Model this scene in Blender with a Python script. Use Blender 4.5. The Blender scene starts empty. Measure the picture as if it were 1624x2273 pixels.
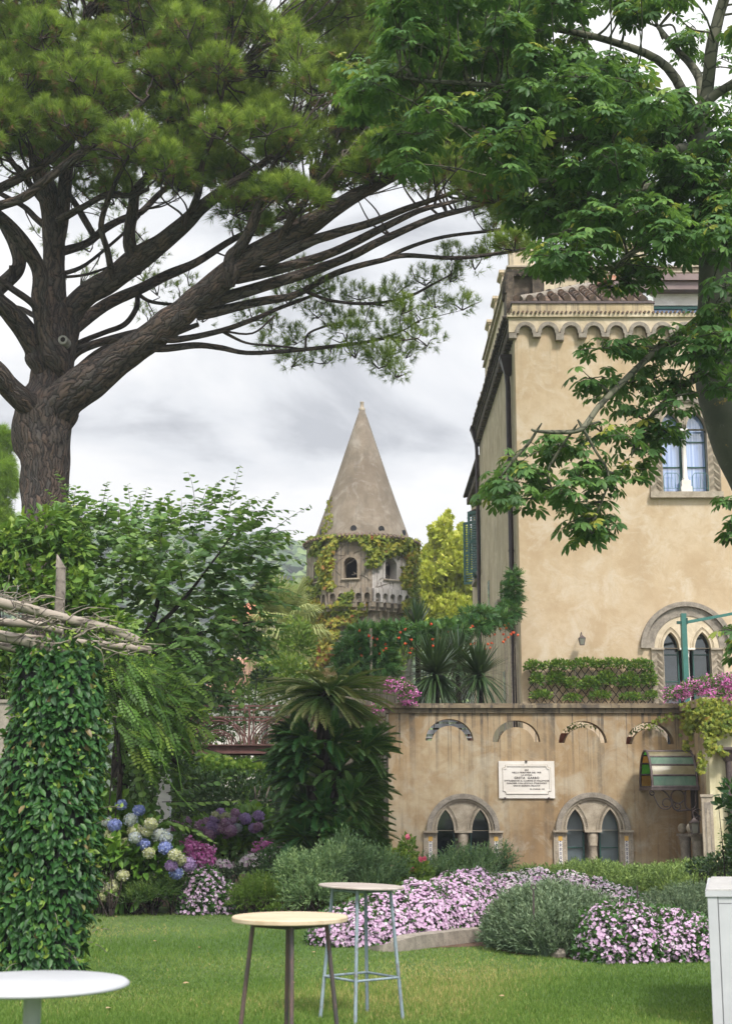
import bpy, math, random
import numpy as np
from math import sin, cos, tan, pi, radians, sqrt, atan2
rng = np.random.default_rng(7)
random.seed(7)
SC = bpy.context.scene
COL = SC.collection

# ---------------------------------------------------------------- camera
FP = 3157.0                       # focal length in pixels of a 1624x2273 picture
TH = math.atan(0.2007)            # upward tilt
EYE = 1.75
cam = bpy.data.cameras.new('camera'); camo = bpy.data.objects.new('camera', cam); COL.objects.link(camo)
cam.sensor_fit = 'VERTICAL'; cam.sensor_height = 36.0; cam.lens = 50.0
cam.clip_start = 0.1; cam.clip_end = 4000
camo.location = (0, 0, EYE); camo.rotation_euler = (pi/2 + TH, 0, 0)
cam.dof.use_dof = True; cam.dof.focus_distance = 27.0; cam.dof.aperture_fstop = 4.0
SC.camera = camo

# ---------------------------------------------------------------- sun, sky, exposure
SUN_EL, SUN_AZ = radians(50), radians(150)      # azimuth clockwise from +Y (behind the camera, to the right)
sdir = (sin(SUN_AZ)*cos(SUN_EL), cos(SUN_AZ)*cos(SUN_EL), sin(SUN_EL))
sl = bpy.data.lights.new('sun', 'SUN'); sl.energy = 2.4; sl.angle = radians(9); sl.color = (1, .95, .87)
so = bpy.data.objects.new('sun', sl); COL.objects.link(so)
so.rotation_euler = (pi/2 - SUN_EL, 0, pi - SUN_AZ)
so.location = (30, -40, 60)
SC.view_settings.view_transform = 'Standard'; SC.view_settings.look = 'None'
SC.view_settings.exposure = 0.98; SC.view_settings.gamma = 1.0; SC.view_settings.use_curve_mapping = False
SC.cycles.max_bounces = 6; SC.cycles.diffuse_bounces = 3; SC.cycles.glossy_bounces = 3
SC.cycles.transmission_bounces = 4; SC.cycles.volume_bounces = 0; SC.cycles.transparent_max_bounces = 6
SC.cycles.caustics_reflective = False; SC.cycles.caustics_refractive = False
SC.cycles.use_denoising = True

def build_world():
    w = bpy.data.worlds.new('World'); SC.world = w; w.use_nodes = True
    nt = w.node_tree; N = nt.nodes; L = nt.links
    for n in list(N): N.remove(n)
    out = N.new('ShaderNodeOutputWorld'); bg = N.new('ShaderNodeBackground')
    bg.inputs['Strength'].default_value = 0.1
    sky = N.new('ShaderNodeTexSky'); sky.sky_type = 'NISHITA'; sky.sun_disc = False
    sky.sun_elevation = SUN_EL; sky.sun_rotation = SUN_AZ
    tc = N.new('ShaderNodeTexCoord'); sep = N.new('ShaderNodeSeparateXYZ')
    L.new(tc.outputs['Generated'], sep.inputs[0])
    def M(op, a, b=None, c=None, clamp=False):
        m = N.new('ShaderNodeMath'); m.operation = op; m.use_clamp = clamp
        for i, v in enumerate((a, b, c)):
            if v is None: continue
            if isinstance(v, (int, float)): m.inputs[i].default_value = v
            else: L.new(v, m.inputs[i])
        return m.outputs[0]
    z = M('ADD', M('MAXIMUM', sep.outputs[2], 0.0), 0.22)
    px = M('DIVIDE', sep.outputs[0], z); py = M('DIVIDE', sep.outputs[1], z)
    cb = N.new('ShaderNodeCombineXYZ'); L.new(px, cb.inputs[0]); L.new(py, cb.inputs[1])
    def noise(scale, det, rough, off, dist=0.0):
        mp = N.new('ShaderNodeMapping'); L.new(cb.outputs[0], mp.inputs[0]); mp.inputs['Location'].default_value = off
        n = N.new('ShaderNodeTexNoise'); L.new(mp.outputs[0], n.inputs['Vector'])
        n.inputs['Scale'].default_value = scale; n.inputs['Detail'].default_value = det
        n.inputs['Roughness'].default_value = rough; n.inputs['Distortion'].default_value = dist
        return n.outputs['Fac']
    n1 = noise(1.35, 9, .56, (5.2, 9.4, 0), .55)
    r = N.new('ShaderNodeValToRGB'); L.new(n1, r.inputs[0])
    e = r.color_ramp.elements
    e[0].position = .38; e[0].color = (2.8, 2.9, 3.1, 1)
    e[1].position = .56; e[1].color = (5.9, 5.85, 5.8, 1)
    k = e.new(.45); k.color = (4.5, 4.6, 4.75, 1)
    # brighter cloud around the veiled sun, behind the camera
    dot = N.new('ShaderNodeVectorMath'); dot.operation = 'DOT_PRODUCT'
    L.new(tc.outputs['Generated'], dot.inputs[0]); dot.inputs[1].default_value = sdir
    glow = M('POWER', M('MAXIMUM', M('ADD', M('MULTIPLY', dot.outputs['Value'], .5), .5), 0.0), 3.0)
    gl = M('ADD', M('MULTIPLY', glow, 2.9), .86)
    vm = N.new('ShaderNodeVectorMath'); vm.operation = 'SCALE'
    L.new(r.outputs[0], vm.inputs[0]); L.new(gl, vm.inputs['Scale'])
    # blue gaps: a few in front to the upper right, more behind
    n2 = noise(.9, 4, .55, (-1.2, 7.3, 0), .2)
    right = M('MULTIPLY', sep.outputs[0], .42)
    back = M('MULTIPLY', M('MAXIMUM', M('MULTIPLY', sep.outputs[1], -1.0), 0.0), .12)
    hi = M('MULTIPLY', sep.outputs[2], .1)
    g = M('ADD', n2, M('ADD', right, M('ADD', back, hi)))
    mask = N.new('ShaderNodeMapRange'); L.new(g, mask.inputs[0])
    mask.inputs[1].default_value = .66; mask.inputs[2].default_value = .78
    mask.interpolation_type = 'SMOOTHSTEP'
    bl = N.new('ShaderNodeVectorMath'); bl.operation = 'MULTIPLY'; L.new(sky.outputs[0], bl.inputs[0]); bl.inputs[1].default_value = (1.2, 1.15, 1.1)
    mx = N.new('ShaderNodeMix'); mx.data_type = 'RGBA'
    L.new(mask.outputs[0], mx.inputs['Factor']); L.new(vm.outputs[0], mx.inputs['A']); L.new(bl.outputs[0], mx.inputs['B'])
    L.new(mx.outputs['Result'], bg.inputs['Color']); L.new(bg.outputs[0], out.inputs[0])
build_world()

# ---------------------------------------------------------------- picture pixel -> place
CT, ST = cos(TH), sin(TH)
def ray(u, v):
    dx = (u-812)/FP; dy = (1136.5-v)/FP
    return np.array([dx, CT-dy*ST, ST+dy*CT])
def P(u, v, Y):
    d = ray(u, v); t = Y/d[1]
    return np.array([d[0]*t, Y, EYE+d[2]*t])
def PG(u, v, z=0.0):
    d = ray(u, v); t = (z-EYE)/d[2]
    return np.array([d[0]*t, d[1]*t, z])
def MPP(u, v, Y):
    return Y/ray(u, v)[1]/FP

# ---------------------------------------------------------------- objects
def tag(o, label=None, cat=None, group=None, kind=None):
    if label: o['label'] = label
    if cat: o['category'] = cat
    if group: o['group'] = group
    if kind: o['kind'] = kind
    return o
def wloc(o):
    v = np.zeros(3)
    while o is not None:
        v += np.array(o.location); o = o.parent
    return v
def empty(name, loc, label, cat, group=None):
    o = bpy.data.objects.new(name, None); COL.objects.link(o); o.location = tuple(float(a) for a in loc)
    o.empty_display_size = .2
    return tag(o, label, cat, group)

class MB:
    """collects polygons in world coordinates, builds one mesh object"""
    def __init__(s): s.V=[]; s.L=[]; s.S=[]; s.R=[]; s.U=[]; s.M=[]; s.SM=[]; s.n=0
    def add(s, V, F, rnd=None, uv=None, mat=0, smooth=False):
        V = np.asarray(V, dtype=np.float32).reshape(-1, 3)
        if isinstance(F, np.ndarray) and F.ndim == 2:
            loops = F.reshape(-1); sizes = np.full(len(F), F.shape[1], np.int32)
        else:
            loops = np.array([i for f in F for i in f], np.int32); sizes = np.array([len(f) for f in F], np.int32)
        s.V.append(V); s.L.append(loops.astype(np.int32)+s.n); s.S.append(sizes)
        s.R.append(np.full(len(V), .5, np.float32) if rnd is None else np.asarray(rnd, np.float32))
        s.U.append(np.zeros((len(loops), 2), np.float32) if uv is None else np.asarray(uv, np.float32))
        s.M.append(np.full(len(sizes), mat, np.int32)); s.SM.append(np.full(len(sizes), smooth, bool))
        s.n += len(V)
        return s
    def box(s, x0, x1, y0, y1, z0, z1, mat=0):
        V = [(x,y,z) for z in (z0,z1) for y in (y0,y1) for x in (x0,x1)]
        F = [(0,2,3,1),(4,5,7,6),(0,1,5,4),(2,6,7,3),(0,4,6,2),(1,3,7,5)]
        return s.add(V, F, mat=mat)
    def hexa(s, bot, top, mat=0):
        V = list(bot)+list(top)
        F = [(3,2,1,0),(4,5,6,7)]+[(i,(i+1)%4,(i+1)%4+4,i+4) for i in range(4)]
        return s.add(V, F, mat=mat)
    def tube(s, path, rad, seg=8, mat=0, smooth=True, wob=0.0, cap=True, vscale=1.0, squash=None):
        path = np.asarray(path, float); n = len(path)
        rad = np.broadcast_to(np.asarray(rad, float), (n,))
        T = np.gradient(path, axis=0); T /= np.linalg.norm(T, axis=1, keepdims=True)+1e-9
        up = np.array([0,0,1.]) if abs(T[0][2]) < .9 else np.array([0,1.,0])
        N0 = np.cross(T[0], up); N0 /= np.linalg.norm(N0)
        Ns=[N0]
        for i in range(1,n):
            v = Ns[-1]-T[i]*np.dot(Ns[-1],T[i]); v /= np.linalg.norm(v)+1e-9; Ns.append(v)
        Ns=np.array(Ns); B=np.cross(T,Ns)
        a=np.linspace(0,2*pi,seg,endpoint=False)
        rr = rad[:,None]*np.ones(seg)
        if wob: rr = rr*(1+wob*smooth_noise(n,seg))
        V=path[:,None,:]+rr[...,None]*(np.cos(a)[None,:,None]*Ns[:,None,:]+np.sin(a)[None,:,None]*B[:,None,:])
        V=V.reshape(-1,3)
        d=np.concatenate([[0],np.cumsum(np.linalg.norm(np.diff(path,axis=0),axis=1))])*vscale
        i,j=np.meshgrid(np.arange(n-1),np.arange(seg),indexing='ij'); j2=(j+1)%seg
        F=np.stack([i*seg+j,i*seg+j2,(i+1)*seg+j2,(i+1)*seg+j],-1).reshape(-1,4)
        circ=2*pi*rad.mean()
        u0=j/seg*circ; u1=(j+1)/seg*circ
        uv=np.stack([np.stack([u0,d[i]],-1),np.stack([u1,d[i]],-1),np.stack([u1,d[i+1]],-1),np.stack([u0,d[i+1]],-1)],2).reshape(-1,2)
        s.add(V,F,uv=uv,mat=mat,smooth=smooth)
        if cap:
            s.add(V[:seg][::-1],[tuple(range(seg))],mat=mat); s.add(V[-seg:],[tuple(range(seg))],mat=mat)
        return s
    def lathe(s, prof, c, seg=24, mat=0, smooth=True, ang0=0.0):
        prof=np.asarray(prof,float); n=len(prof); a=np.linspace(0,2*pi,seg,endpoint=False)+ang0
        V=np.stack([prof[:,0,None]*np.cos(a)+c[0],prof[:,0,None]*np.sin(a)+c[1],prof[:,1,None]*np.ones(seg)+c[2]],-1).reshape(-1,3)
        i,j=np.meshgrid(np.arange(n-1),np.arange(seg),indexing='ij'); j2=(j+1)%seg
        F=np.stack([i*seg+j,i*seg+j2,(i+1)*seg+j2,(i+1)*seg+j],-1).reshape(-1,4)
        return s.add(V,F,mat=mat,smooth=smooth)
    def build(s, name, mats, parent=None, loc=None):
        if not isinstance(mats,(list,tuple)): mats=[mats]
        V=np.concatenate(s.V); off=np.zeros(3)
        if parent is not None: off=wloc(parent)
        elif loc is not None: off=np.asarray(loc,float)
        V=V-off.astype(np.float32)
        L=np.concatenate(s.L); S=np.concatenate(s.S)
        me=bpy.data.meshes.new(name)
        me.vertices.add(len(V)); me.vertices.foreach_set('co',V.reshape(-1).astype(np.float32))
        me.loops.add(len(L)); me.loops.foreach_set('vertex_index',L)
        me.polygons.add(len(S)); st=np.concatenate([[0],np.cumsum(S)[:-1]]).astype(np.int32)
        me.polygons.foreach_set('loop_start',st); me.polygons.foreach_set('loop_total',S)
        me.polygons.foreach_set('material_index',np.concatenate(s.M))
        me.polygons.foreach_set('use_smooth',np.concatenate(s.SM))
        for m in mats: me.materials.append(m)
        at=me.attributes.new('rnd','FLOAT','POINT'); at.data.foreach_set('value',np.concatenate(s.R))
        uvl=me.uv_layers.new(name='UVMap'); uvl.data.foreach_set('uv',np.concatenate(s.U).reshape(-1))
        me.update(calc_edges=True); me.validate()
        o=bpy.data.objects.new(name,me); COL.objects.link(o)
        if parent is not None: o.parent=parent
        elif loc is not None: o.location=tuple(float(a) for a in loc)
        return o

def smooth_noise(n, m):
    k=max(2,n//3); h=max(3,m//4)
    g=rng.normal(size=(k+1,h)); 
    x=np.linspace(0,k,n); i=np.minimum(x.astype(int),k-1); f=(x-i)[:,None]; f=f*f*(3-2*f)
    g=g[i]*(1-f)+g[i+1]*f
    y=np.arange(m)/m*h; j=y.astype(int); q=(y-j)[None,:]; q=q*q*(3-2*q)
    return g[:,j%h]*(1-q)+g[:,(j+1)%h]*q

def spline(pts, k=5):
    """Catmull-Rom through rows of pts (any number of columns)"""
    p=np.asarray(pts,float); p=np.vstack([2*p[0]-p[1],p,2*p[-1]-p[-2]]); out=[]
    for i in range(1,len(p)-2):
        for t in np.linspace(0,1,k,endpoint=False):
            out.append(.5*((2*p[i])+(-p[i-1]+p[i+1])*t+(2*p[i-1]-5*p[i]+4*p[i+1]-p[i+2])*t*t+(-p[i-1]+3*p[i]-3*p[i+1]+p[i+2])*t**3))
    out.append(p[-2]); return np.array(out)

# flat outlines with holes, extruded (x,z) between y0 and y1
def plate(mb, loops, y0, y1, mat=0, frame=None, smooth=False):
    cu=bpy.data.curves.new('outline','CURVE'); cu.dimensions='2D'; cu.fill_mode='BOTH'; cu.extrude=abs(y1-y0)/2
    for lp in loops:
        sp=cu.splines.new('POLY'); sp.points.add(len(lp)-1)
        for i,(x,z) in enumerate(lp): sp.points[i].co=(float(x),float(z),0,1)
        sp.use_cyclic_u=True
    ob=bpy.data.objects.new('outline',cu); me=ob.to_mesh()
    n=len(me.vertices); co=np.empty(n*3,np.float32); me.vertices.foreach_get('co',co); co=co.reshape(-1,3)
    V=np.stack([co[:,0],(y0+y1)/2-co[:,2],co[:,1]],-1)
    if frame is not None:
        o,ax,an=frame                                     # origin, sideways axis, inward axis
        V=np.asarray(o)+V[:,0:1]*np.asarray(ax)+V[:,1:2]*np.asarray(an)+V[:,2:3]*np.array([0,0,1.])
    F=[tuple(p.vertices) for p in me.polygons]
    mb.add(V,F,mat=mat,smooth=smooth)
    ob.to_mesh_clear(); bpy.data.objects.remove(ob); bpy.data.curves.remove(cu)
def arc(cx,cz,r,a0,a1,n=24,ry=None):
    return [(cx+r*cos(a),cz+(ry or r)*sin(a)) for a in np.linspace(a0,a1,n)]
def pointed(cx,zs,w,h,n=10):
    """pointed arch from (cx-w,zs) over the peak to (cx+w,zs)"""
    R=(w*w+h*h)/(2*w); a=math.asin(min(1,h/R))
    left=[(cx-w+R-R*cos(t),zs+R*sin(t)) for t in np.linspace(0,a,n)]
    return left+[(2*cx-x,z) for x,z in left[::-1][1:]]

# ---------------------------------------------------------------- leaves
def T(verts,faces): return (np.array(verts,float),np.array(faces,np.int32))
def leaf_t(w=.25,fold=.05,droop=.1):
    return T([(0,0,0),(.3,w*.85,fold),(.3,0,0),(.3,-w*.85,fold),(.65,w*.8,fold-droop*.4),(.65,0,-droop*.4),(.65,-w*.8,fold-droop*.4),(1,0,-droop)],
             [(0,2,1),(0,3,2),(1,2,5),(1,5,4),(2,3,6),(2,6,5),(4,5,7),(5,6,7)])
def leaf_s(w=.25,fold=.05,droop=.1):
    return T([(0,0,0),(.45,w,fold),(.5,0,-droop*.3),(.45,-w,fold),(1,0,-droop)],[(0,2,1),(0,3,2),(1,2,4),(2,3,4)])
def round_t():
    r=[(.5+.5*cos(a)*(1 if abs(a-pi)>.3 else .8),.52*sin(a),-.06+.05*cos(2*a)) for a in np.linspace(pi,-pi,9)[:-1]]
    return T([(.5,0,.02)]+r,[(0,1+i,1+(i+1)%8) for i in range(8)])
def palm_t(k=7,w=.13,droop=.25,seed=0):
    r=np.random.default_rng(seed); V=[];F=[]
    for i in range(k):
        a=radians(-115+230*i/(k-1))+r.normal()*.08; ln=(.62+.38*cos(a*.75))*r.uniform(.9,1.08)
        d=np.array([cos(a),sin(a),0]); b=np.array([-sin(a),cos(a),0])
        o=len(V); dr=droop*r.uniform(.7,1.3)
        for t,ww,z in ((.08,.0,0),(.42,w*.8,.01),(.42,0,-.03),(.42,-w*.8,.01),(.74,w,.01),(.74,0,-.03),(.74,-w,.01),(1.,0,0)):
            V.append(d*t*ln+b*ww*ln*1.2+np.array([0,0,z-dr*ln*t*t]))
        F+=[(o,o+2,o+1),(o,o+3,o+2),(o+1,o+2,o+5),(o+1,o+5,o+4),(o+2,o+3,o+6),(o+2,o+6,o+5),(o+4,o+5,o+7),(o+5,o+6,o+7)]
    return T(V,F)
def tuft_t(k=22,spread=.9,w=.03,seed=0):
    r=np.random.default_rng(seed); V=[];F=[]
    for i in range(k):
        a=r.uniform(0,2*pi); s=spread*sqrt(r.uniform(.02,1)); d=np.array([cos(s),sin(s)*cos(a),sin(s)*sin(a)])
        q=np.cross(d,r.normal(size=3)); q/=np.linalg.norm(q); st=np.array([r.uniform(-.35,.1),0,0]); ln=r.uniform(.75,1.05)
        o=len(V); V+=[st+q*w*.5,st-q*w*.5,st+d*ln]; F.append((o,o+1,o+2))
    return T(V,F)
def pinnate_t(k=6,w=.08,ln=.28,droop=.3):
    V=[];F=[]
    for i in range(k+1):
        t=.15+.85*i/k; z=-droop*t*t
        for sd in ((-1,1) if i<k else (0,)):
            d=np.array([.5,sd*.87,-.15]) if sd else np.array([1,0,-.3]); d/=np.linalg.norm(d); b=np.array([-d[1],d[0],0])
            c=np.array([t,0,z]); o=len(V); l=ln*(1-.35*abs(t-.5)*2)
            V+=[c,c+d*l*.5+b*w,c+d*l,c+d*l*.5-b*w]; F+=[(o,o+1,o+2),(o,o+2,o+3)]
    o=len(V); V+=[(0,.012,0),(0,-.012,0),(1,0,-droop)]; F.append((o,o+1,o+2))
    return T(V,F)
def sprig_t(k=12,nl=.16,w=.02,seed=0):
    r=np.random.default_rng(seed); V=[];F=[]
    for i in range(k):
        t=.1+.9*i/k; a=r.uniform(0,2*pi); d=np.array([.75,.66*cos(a),.66*sin(a)]); q=np.cross(d,r.normal(size=3)); q/=np.linalg.norm(q)
        o=len(V); c=np.array([t,0,0]); l=nl*r.uniform(.8,1.2)*(1.15-t*.4); V+=[c+q*w,c-q*w,c+d*l]; F.append((o,o+1,o+2))
    o=len(V); V+=[(0,.01,0),(0,-.01,0),(1,0,0)]; F.append((o,o+1,o+2))
    return T(V,F)
def flower_t(k=5,cup=.1,notch=.75):
    V=[(0,0,0)]
    for i in range(k*2):
        a=pi*i/k; r=1. if i%2==0 else notch; V.append((r*.5*cos(a),r*.5*sin(a),cup*r))
    return T(V,[(0,1+i,1+(i+1)%(2*k)) for i in range(2*k)])
def maple_t():
    rad=[1,.55,.95,.5,.75,.35,.3,.35,.75,.5,.95,.55]; V=[(.35,0,.03)]
    for i,r in enumerate(rad):
        a=2*pi*i/12; V.append((.35+.62*r*cos(a),.62*r*sin(a),-.05*r))
    return T(V,[(0,1+i,1+(i+1)%12) for i in range(12)])
def norm(a): return a/(np.linalg.norm(a,axis=-1,keepdims=True)+1e-9)
def put(mb,t,pos,d,n,s,rnd,mat=0):
    """copies of template t: x axis along d, z axis near n"""
    if not isinstance(t,list): t=[t]
    pos=np.asarray(pos,float); N=len(pos)
    if N==0: return
    d=norm(np.asarray(d,float)); n=np.asarray(n,float); b=norm(np.cross(n,d)); n=np.cross(d,b)
    s=np.broadcast_to(np.asarray(s,float),(N,)); rnd=np.broadcast_to(np.asarray(rnd,float),(N,))
    pick=rng.integers(0,len(t),N)
    for k,(tv,tf) in enumerate(t):
        m=pick==k
        if not m.any(): continue
        V=pos[m][:,None,:]+s[m][:,None,None]*(tv[None,:,0:1]*d[m][:,None,:]+tv[None,:,1:2]*b[m][:,None,:]+tv[None,:,2:3]*n[m][:,None,:])
        F=(tf[None]+(np.arange(m.sum())*len(tv))[:,None,None]).reshape(-1,tf.shape[1])
        mb.add(V.reshape(-1,3),F,rnd=np.repeat(rnd[m],len(tv)),mat=mat)
def rdir(n): return norm(rng.normal(size=(n,3)))
def blob(c,r,n,shell=.35,low=-1.0):
    """points in an ellipsoid, denser near its surface, and the outward directions"""
    d=rdir(n*2); d=d[d[:,2]>low][:n]; k=rng.uniform(0,1,len(d))**shell
    return np.asarray(c)+d*np.asarray(r)*k[:,None], norm(d/np.asarray(r))
def inpoly(x,y,poly):
    c=False; j=len(poly)-1
    for i in range(len(poly)):
        if (poly[i][1]>y)!=(poly[j][1]>y) and x<(poly[j][0]-poly[i][0])*(y-poly[i][1])/(poly[j][1]-poly[i][1])+poly[i][0]: c=not c
        j=i
    return c

# ---------------------------------------------------------------- materials
def newmat(name):
    m=bpy.data.materials.new(name); m.use_nodes=True; nt=m.node_tree
    return m,nt,nt.nodes['Principled BSDF']
def ramp(nt,fac,stops):
    r=nt.nodes.new('ShaderNodeValToRGB'); e=r.color_ramp.elements
    e[0].position=stops[0][0]; e[0].color=(*stops[0][1],1); e[1].position=stops[-1][0]; e[1].color=(*stops[-1][1],1)
    for p,c in stops[1:-1]:
        k=e.new(p); k.color=(*c,1)
    nt.links.new(fac,r.inputs[0]); return r.outputs[0]
def nz(nt,vec,scale,detail=4,rough=.55,dist=0,stretch=None,kind='noise',loc=(0,0,0)):
    mp=nt.nodes.new('ShaderNodeMapping'); nt.links.new(vec,mp.inputs[0]); mp.inputs['Location'].default_value=loc
    if stretch: mp.inputs['Scale'].default_value=stretch
    if kind=='noise':
        n=nt.nodes.new('ShaderNodeTexNoise'); n.inputs['Detail'].default_value=detail; n.inputs['Roughness'].default_value=rough; n.inputs['Distortion'].default_value=dist
        n.inputs['Scale'].default_value=scale; nt.links.new(mp.outputs[0],n.inputs['Vector']); return n.outputs['Fac']
    n=nt.nodes.new('ShaderNodeTexVoronoi'); n.feature=kind; n.inputs['Scale'].default_value=scale; nt.links.new(mp.outputs[0],n.inputs['Vector'])
    return n.outputs['Distance']
def mixc(nt,f,a,b,mode='MIX'):
    m=nt.nodes.new('ShaderNodeMix'); m.data_type='RGBA'; m.blend_type=mode
    for k,v in (('Factor',f),('A',a),('B',b)):
        if isinstance(v,(int,float)): m.inputs[k].default_value=v
        elif isinstance(v,tuple): m.inputs[k].default_value=(*v,1)
        else: nt.links.new(v,m.inputs[k])
    return m.outputs['Result']
def maprange(nt,v,a,b,c=0.,d=1.):
    m=nt.nodes.new('ShaderNodeMapRange'); nt.links.new(v,m.inputs[0])
    for i,x in enumerate((a,b,c,d)): m.inputs[i+1].default_value=x
    return m.outputs[0]
def math_(nt,op,a,b):
    m=nt.nodes.new('ShaderNodeMath'); m.operation=op; m.use_clamp=False
    for i,v in enumerate((a,b)):
        if isinstance(v,(int,float)): m.inputs[i].default_value=v
        else: nt.links.new(v,m.inputs[i])
    return m.outputs[0]
def bump(nt,bs,h,strength=.3,dist=.02):
    b=nt.nodes.new('ShaderNodeBump'); b.inputs['Strength'].default_value=strength; b.inputs['Distance'].default_value=dist
    nt.links.new(h,b.inputs['Height']); nt.links.new(b.outputs[0],bs.inputs['Normal'])
def coords(nt,kind='Object'):
    return nt.nodes.new('ShaderNodeTexCoord').outputs[kind]
def wpos(nt): return nt.nodes.new('ShaderNodeNewGeometry').outputs['Position']
def mottle(name,c1,c2,scale=3,rough=.85,bs_=.25,bd=.01,c3=None,fine=40,metal=0,stretch=None,kind='Object',lo=.35,hi=.65):
    m,nt,b=newmat(name); co=coords(nt,kind); n=nz(nt,co,scale,6,.6,.2,stretch)
    col=ramp(nt,n,[(lo,c1),(hi,c2)])
    n2=nz(nt,co,fine,3,.6,0,stretch)
    if c3: col=mixc(nt,maprange(nt,n2,.55,.72),col,c3)
    nt.links.new(col,b.inputs['Base Color']); b.inputs['Roughness'].default_value=rough; b.inputs['Metallic'].default_value=metal
    bump(nt,b,n2,bs_,bd); return m
def leafmat(name,stops,rough=.45,trans=.3,spec=.4,tcol=None):
    mid=stops[len(stops)//2][1]
    if mid[1]>mid[0] and mid[1]>mid[2] and not name.startswith(('bloom','rosemary','ivy','cycad','feather')): stops=[(p,(c[0]*1.32,c[1]*1.2,c[2]*1.02)) for p,c in stops]
    m,nt,b=newmat(name); a=nt.nodes.new('ShaderNodeAttribute'); a.attribute_name='rnd'
    col=ramp(nt,a.outputs['Fac'],stops); nt.links.new(col,b.inputs['Base Color'])
    b.inputs['Roughness'].default_value=rough; b.inputs['Specular IOR Level'].default_value=spec
    if trans>0:
        tr=nt.nodes.new('ShaderNodeBsdfTranslucent'); c2=mixc(nt,.5,col,(tcol or (.18,.3,.03)),'MIX'); nt.links.new(c2,tr.inputs[0])
        ms=nt.nodes.new('ShaderNodeMixShader'); ms.inputs[0].default_value=trans
        nt.links.new(b.outputs[0],ms.inputs[1]); nt.links.new(tr.outputs[0],ms.inputs[2]); nt.links.new(ms.outputs[0],nt.nodes['Material Output'].inputs[0])
    return m
def barkmat(name,c_dark,c_mid,c_warm,sx=9,sy=2.2,bstr=.9,bdist=.05):
    m,nt,b=newmat(name); co=coords(nt,'UV')
    n0=nz(nt,co,3,4,.6,.6); w=nt.nodes.new('ShaderNodeVectorMath'); w.operation='ADD'; nt.links.new(co,w.inputs[0])
    cx=nt.nodes.new('ShaderNodeCombineXYZ'); nt.links.new(math_(nt,'MULTIPLY',n0,.25),cx.inputs[0]); nt.links.new(math_(nt,'MULTIPLY',n0,.25),cx.inputs[1]); nt.links.new(cx.outputs[0],w.inputs[1])
    ed=nz(nt,w.outputs[0],1,kind='DISTANCE_TO_EDGE',stretch=(sx,sy,1))
    n=nz(nt,co,2.5,5,.65,.3); n2=nz(nt,co,30,4,.7,0,(1,.4,1))
    vc=nt.nodes.new('ShaderNodeTexVoronoi'); vc.inputs['Scale'].default_value=1; mp=nt.nodes.new('ShaderNodeMapping'); mp.inputs['Scale'].default_value=(sx,sy,1); nt.links.new(w.outputs[0],mp.inputs[0]); nt.links.new(mp.outputs[0],vc.inputs['Vector'])
    sr=nt.nodes.new('ShaderNodeSeparateColor'); nt.links.new(vc.outputs['Color'],sr.inputs[0])
    col=ramp(nt,n,[(.3,c_dark),(.5,c_mid),(.7,c_warm)]); col=mixc(nt,maprange(nt,n2,.35,.75),col,c_mid); col=mixc(nt,math_(nt,'MULTIPLY',sr.outputs[0],.55),col,c_warm); col=mixc(nt,maprange(nt,sr.outputs[1],.55,1,0,.6),col,c_dark)
    crack=maprange(nt,ed,.0,.10); col=mixc(nt,crack,tuple(x*.5 for x in c_dark),col)
    nt.links.new(col,b.inputs['Base Color']); b.inputs['Roughness'].default_value=.9; b.inputs['Specular IOR Level'].default_value=.2
    h=math_(nt,'ADD',maprange(nt,ed,0,.3),math_(nt,'MULTIPLY',n2,.4)); bump(nt,b,h,bstr,bdist); return m

MAT={}
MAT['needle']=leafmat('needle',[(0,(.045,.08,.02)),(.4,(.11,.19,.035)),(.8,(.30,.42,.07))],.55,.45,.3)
MAT['needle_dead']=leafmat('needle_dead',[(0,(.15,.08,.03)),(1,(.34,.21,.10))],.7,.2,.2,(.2,.12,.05))
MAT['palmate']=leafmat('palmate',[(0,(.028,.075,.028)),(.5,(.06,.15,.05)),(.93,(.13,.26,.07)),(1,(.3,.34,.07))],.5,.45,.35)
MAT['judas']=leafmat('judas',[(0,(.045,.11,.04)),(.5,(.09,.19,.06)),(.9,(.17,.28,.07)),(1,(.25,.33,.06))],.5,.4,.4)
MAT['vine']=leafmat('vine',[(0,(.035,.09,.02)),(.5,(.07,.16,.025)),(1,(.2,.3,.05))],.5,.35,.35)
MAT['ivy']=leafmat('ivy',[(0,(.012,.045,.014)),(.5,(.03,.10,.022)),(.86,(.06,.15,.025)),(.96,(.2,.29,.04)),(1,(.16,.12,.05))],.46,.15,.35)
MAT['creeper']=leafmat('creeper',[(0,(.10,.16,.02)),(.4,(.28,.31,.04)),(.7,(.36,.3,.04)),(.85,(.32,.13,.04)),(1,(.3,.05,.03))],.55,.3,.3,(.35,.3,.03))
MAT['cycad']=leafmat('cycad',[(0,(.012,.035,.012)),(.4,(.03,.11,.02)),(.7,(.10,.18,.045)),(1,(.30,.28,.10))],.38,.15,.5)
MAT['cordyline']=leafmat('cordyline',[(0,(.010,.028,.014)),(1,(.04,.08,.03))],.4,.1,.5)
MAT['fanpalm']=leafmat('fanpalm',[(0,(.14,.2,.08)),(1,(.36,.42,.2))],.5,.3,.3,(.35,.4,.1))
MAT['campsis']=leafmat('campsis',[(0,(.016,.06,.02)),(.6,(.04,.12,.035)),(1,(.13,.25,.06))],.45,.25,.4)
MAT['shrub']=leafmat('shrub',[(0,(.02,.05,.014)),(.5,(.045,.10,.028)),(1,(.15,.24,.06))],.5,.3,.35)
MAT['shrub_light']=leafmat('shrub_light',[(0,(.05,.1,.02)),(.6,(.11,.2,.035)),(1,(.26,.32,.07))],.5,.35,.3)
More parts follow.
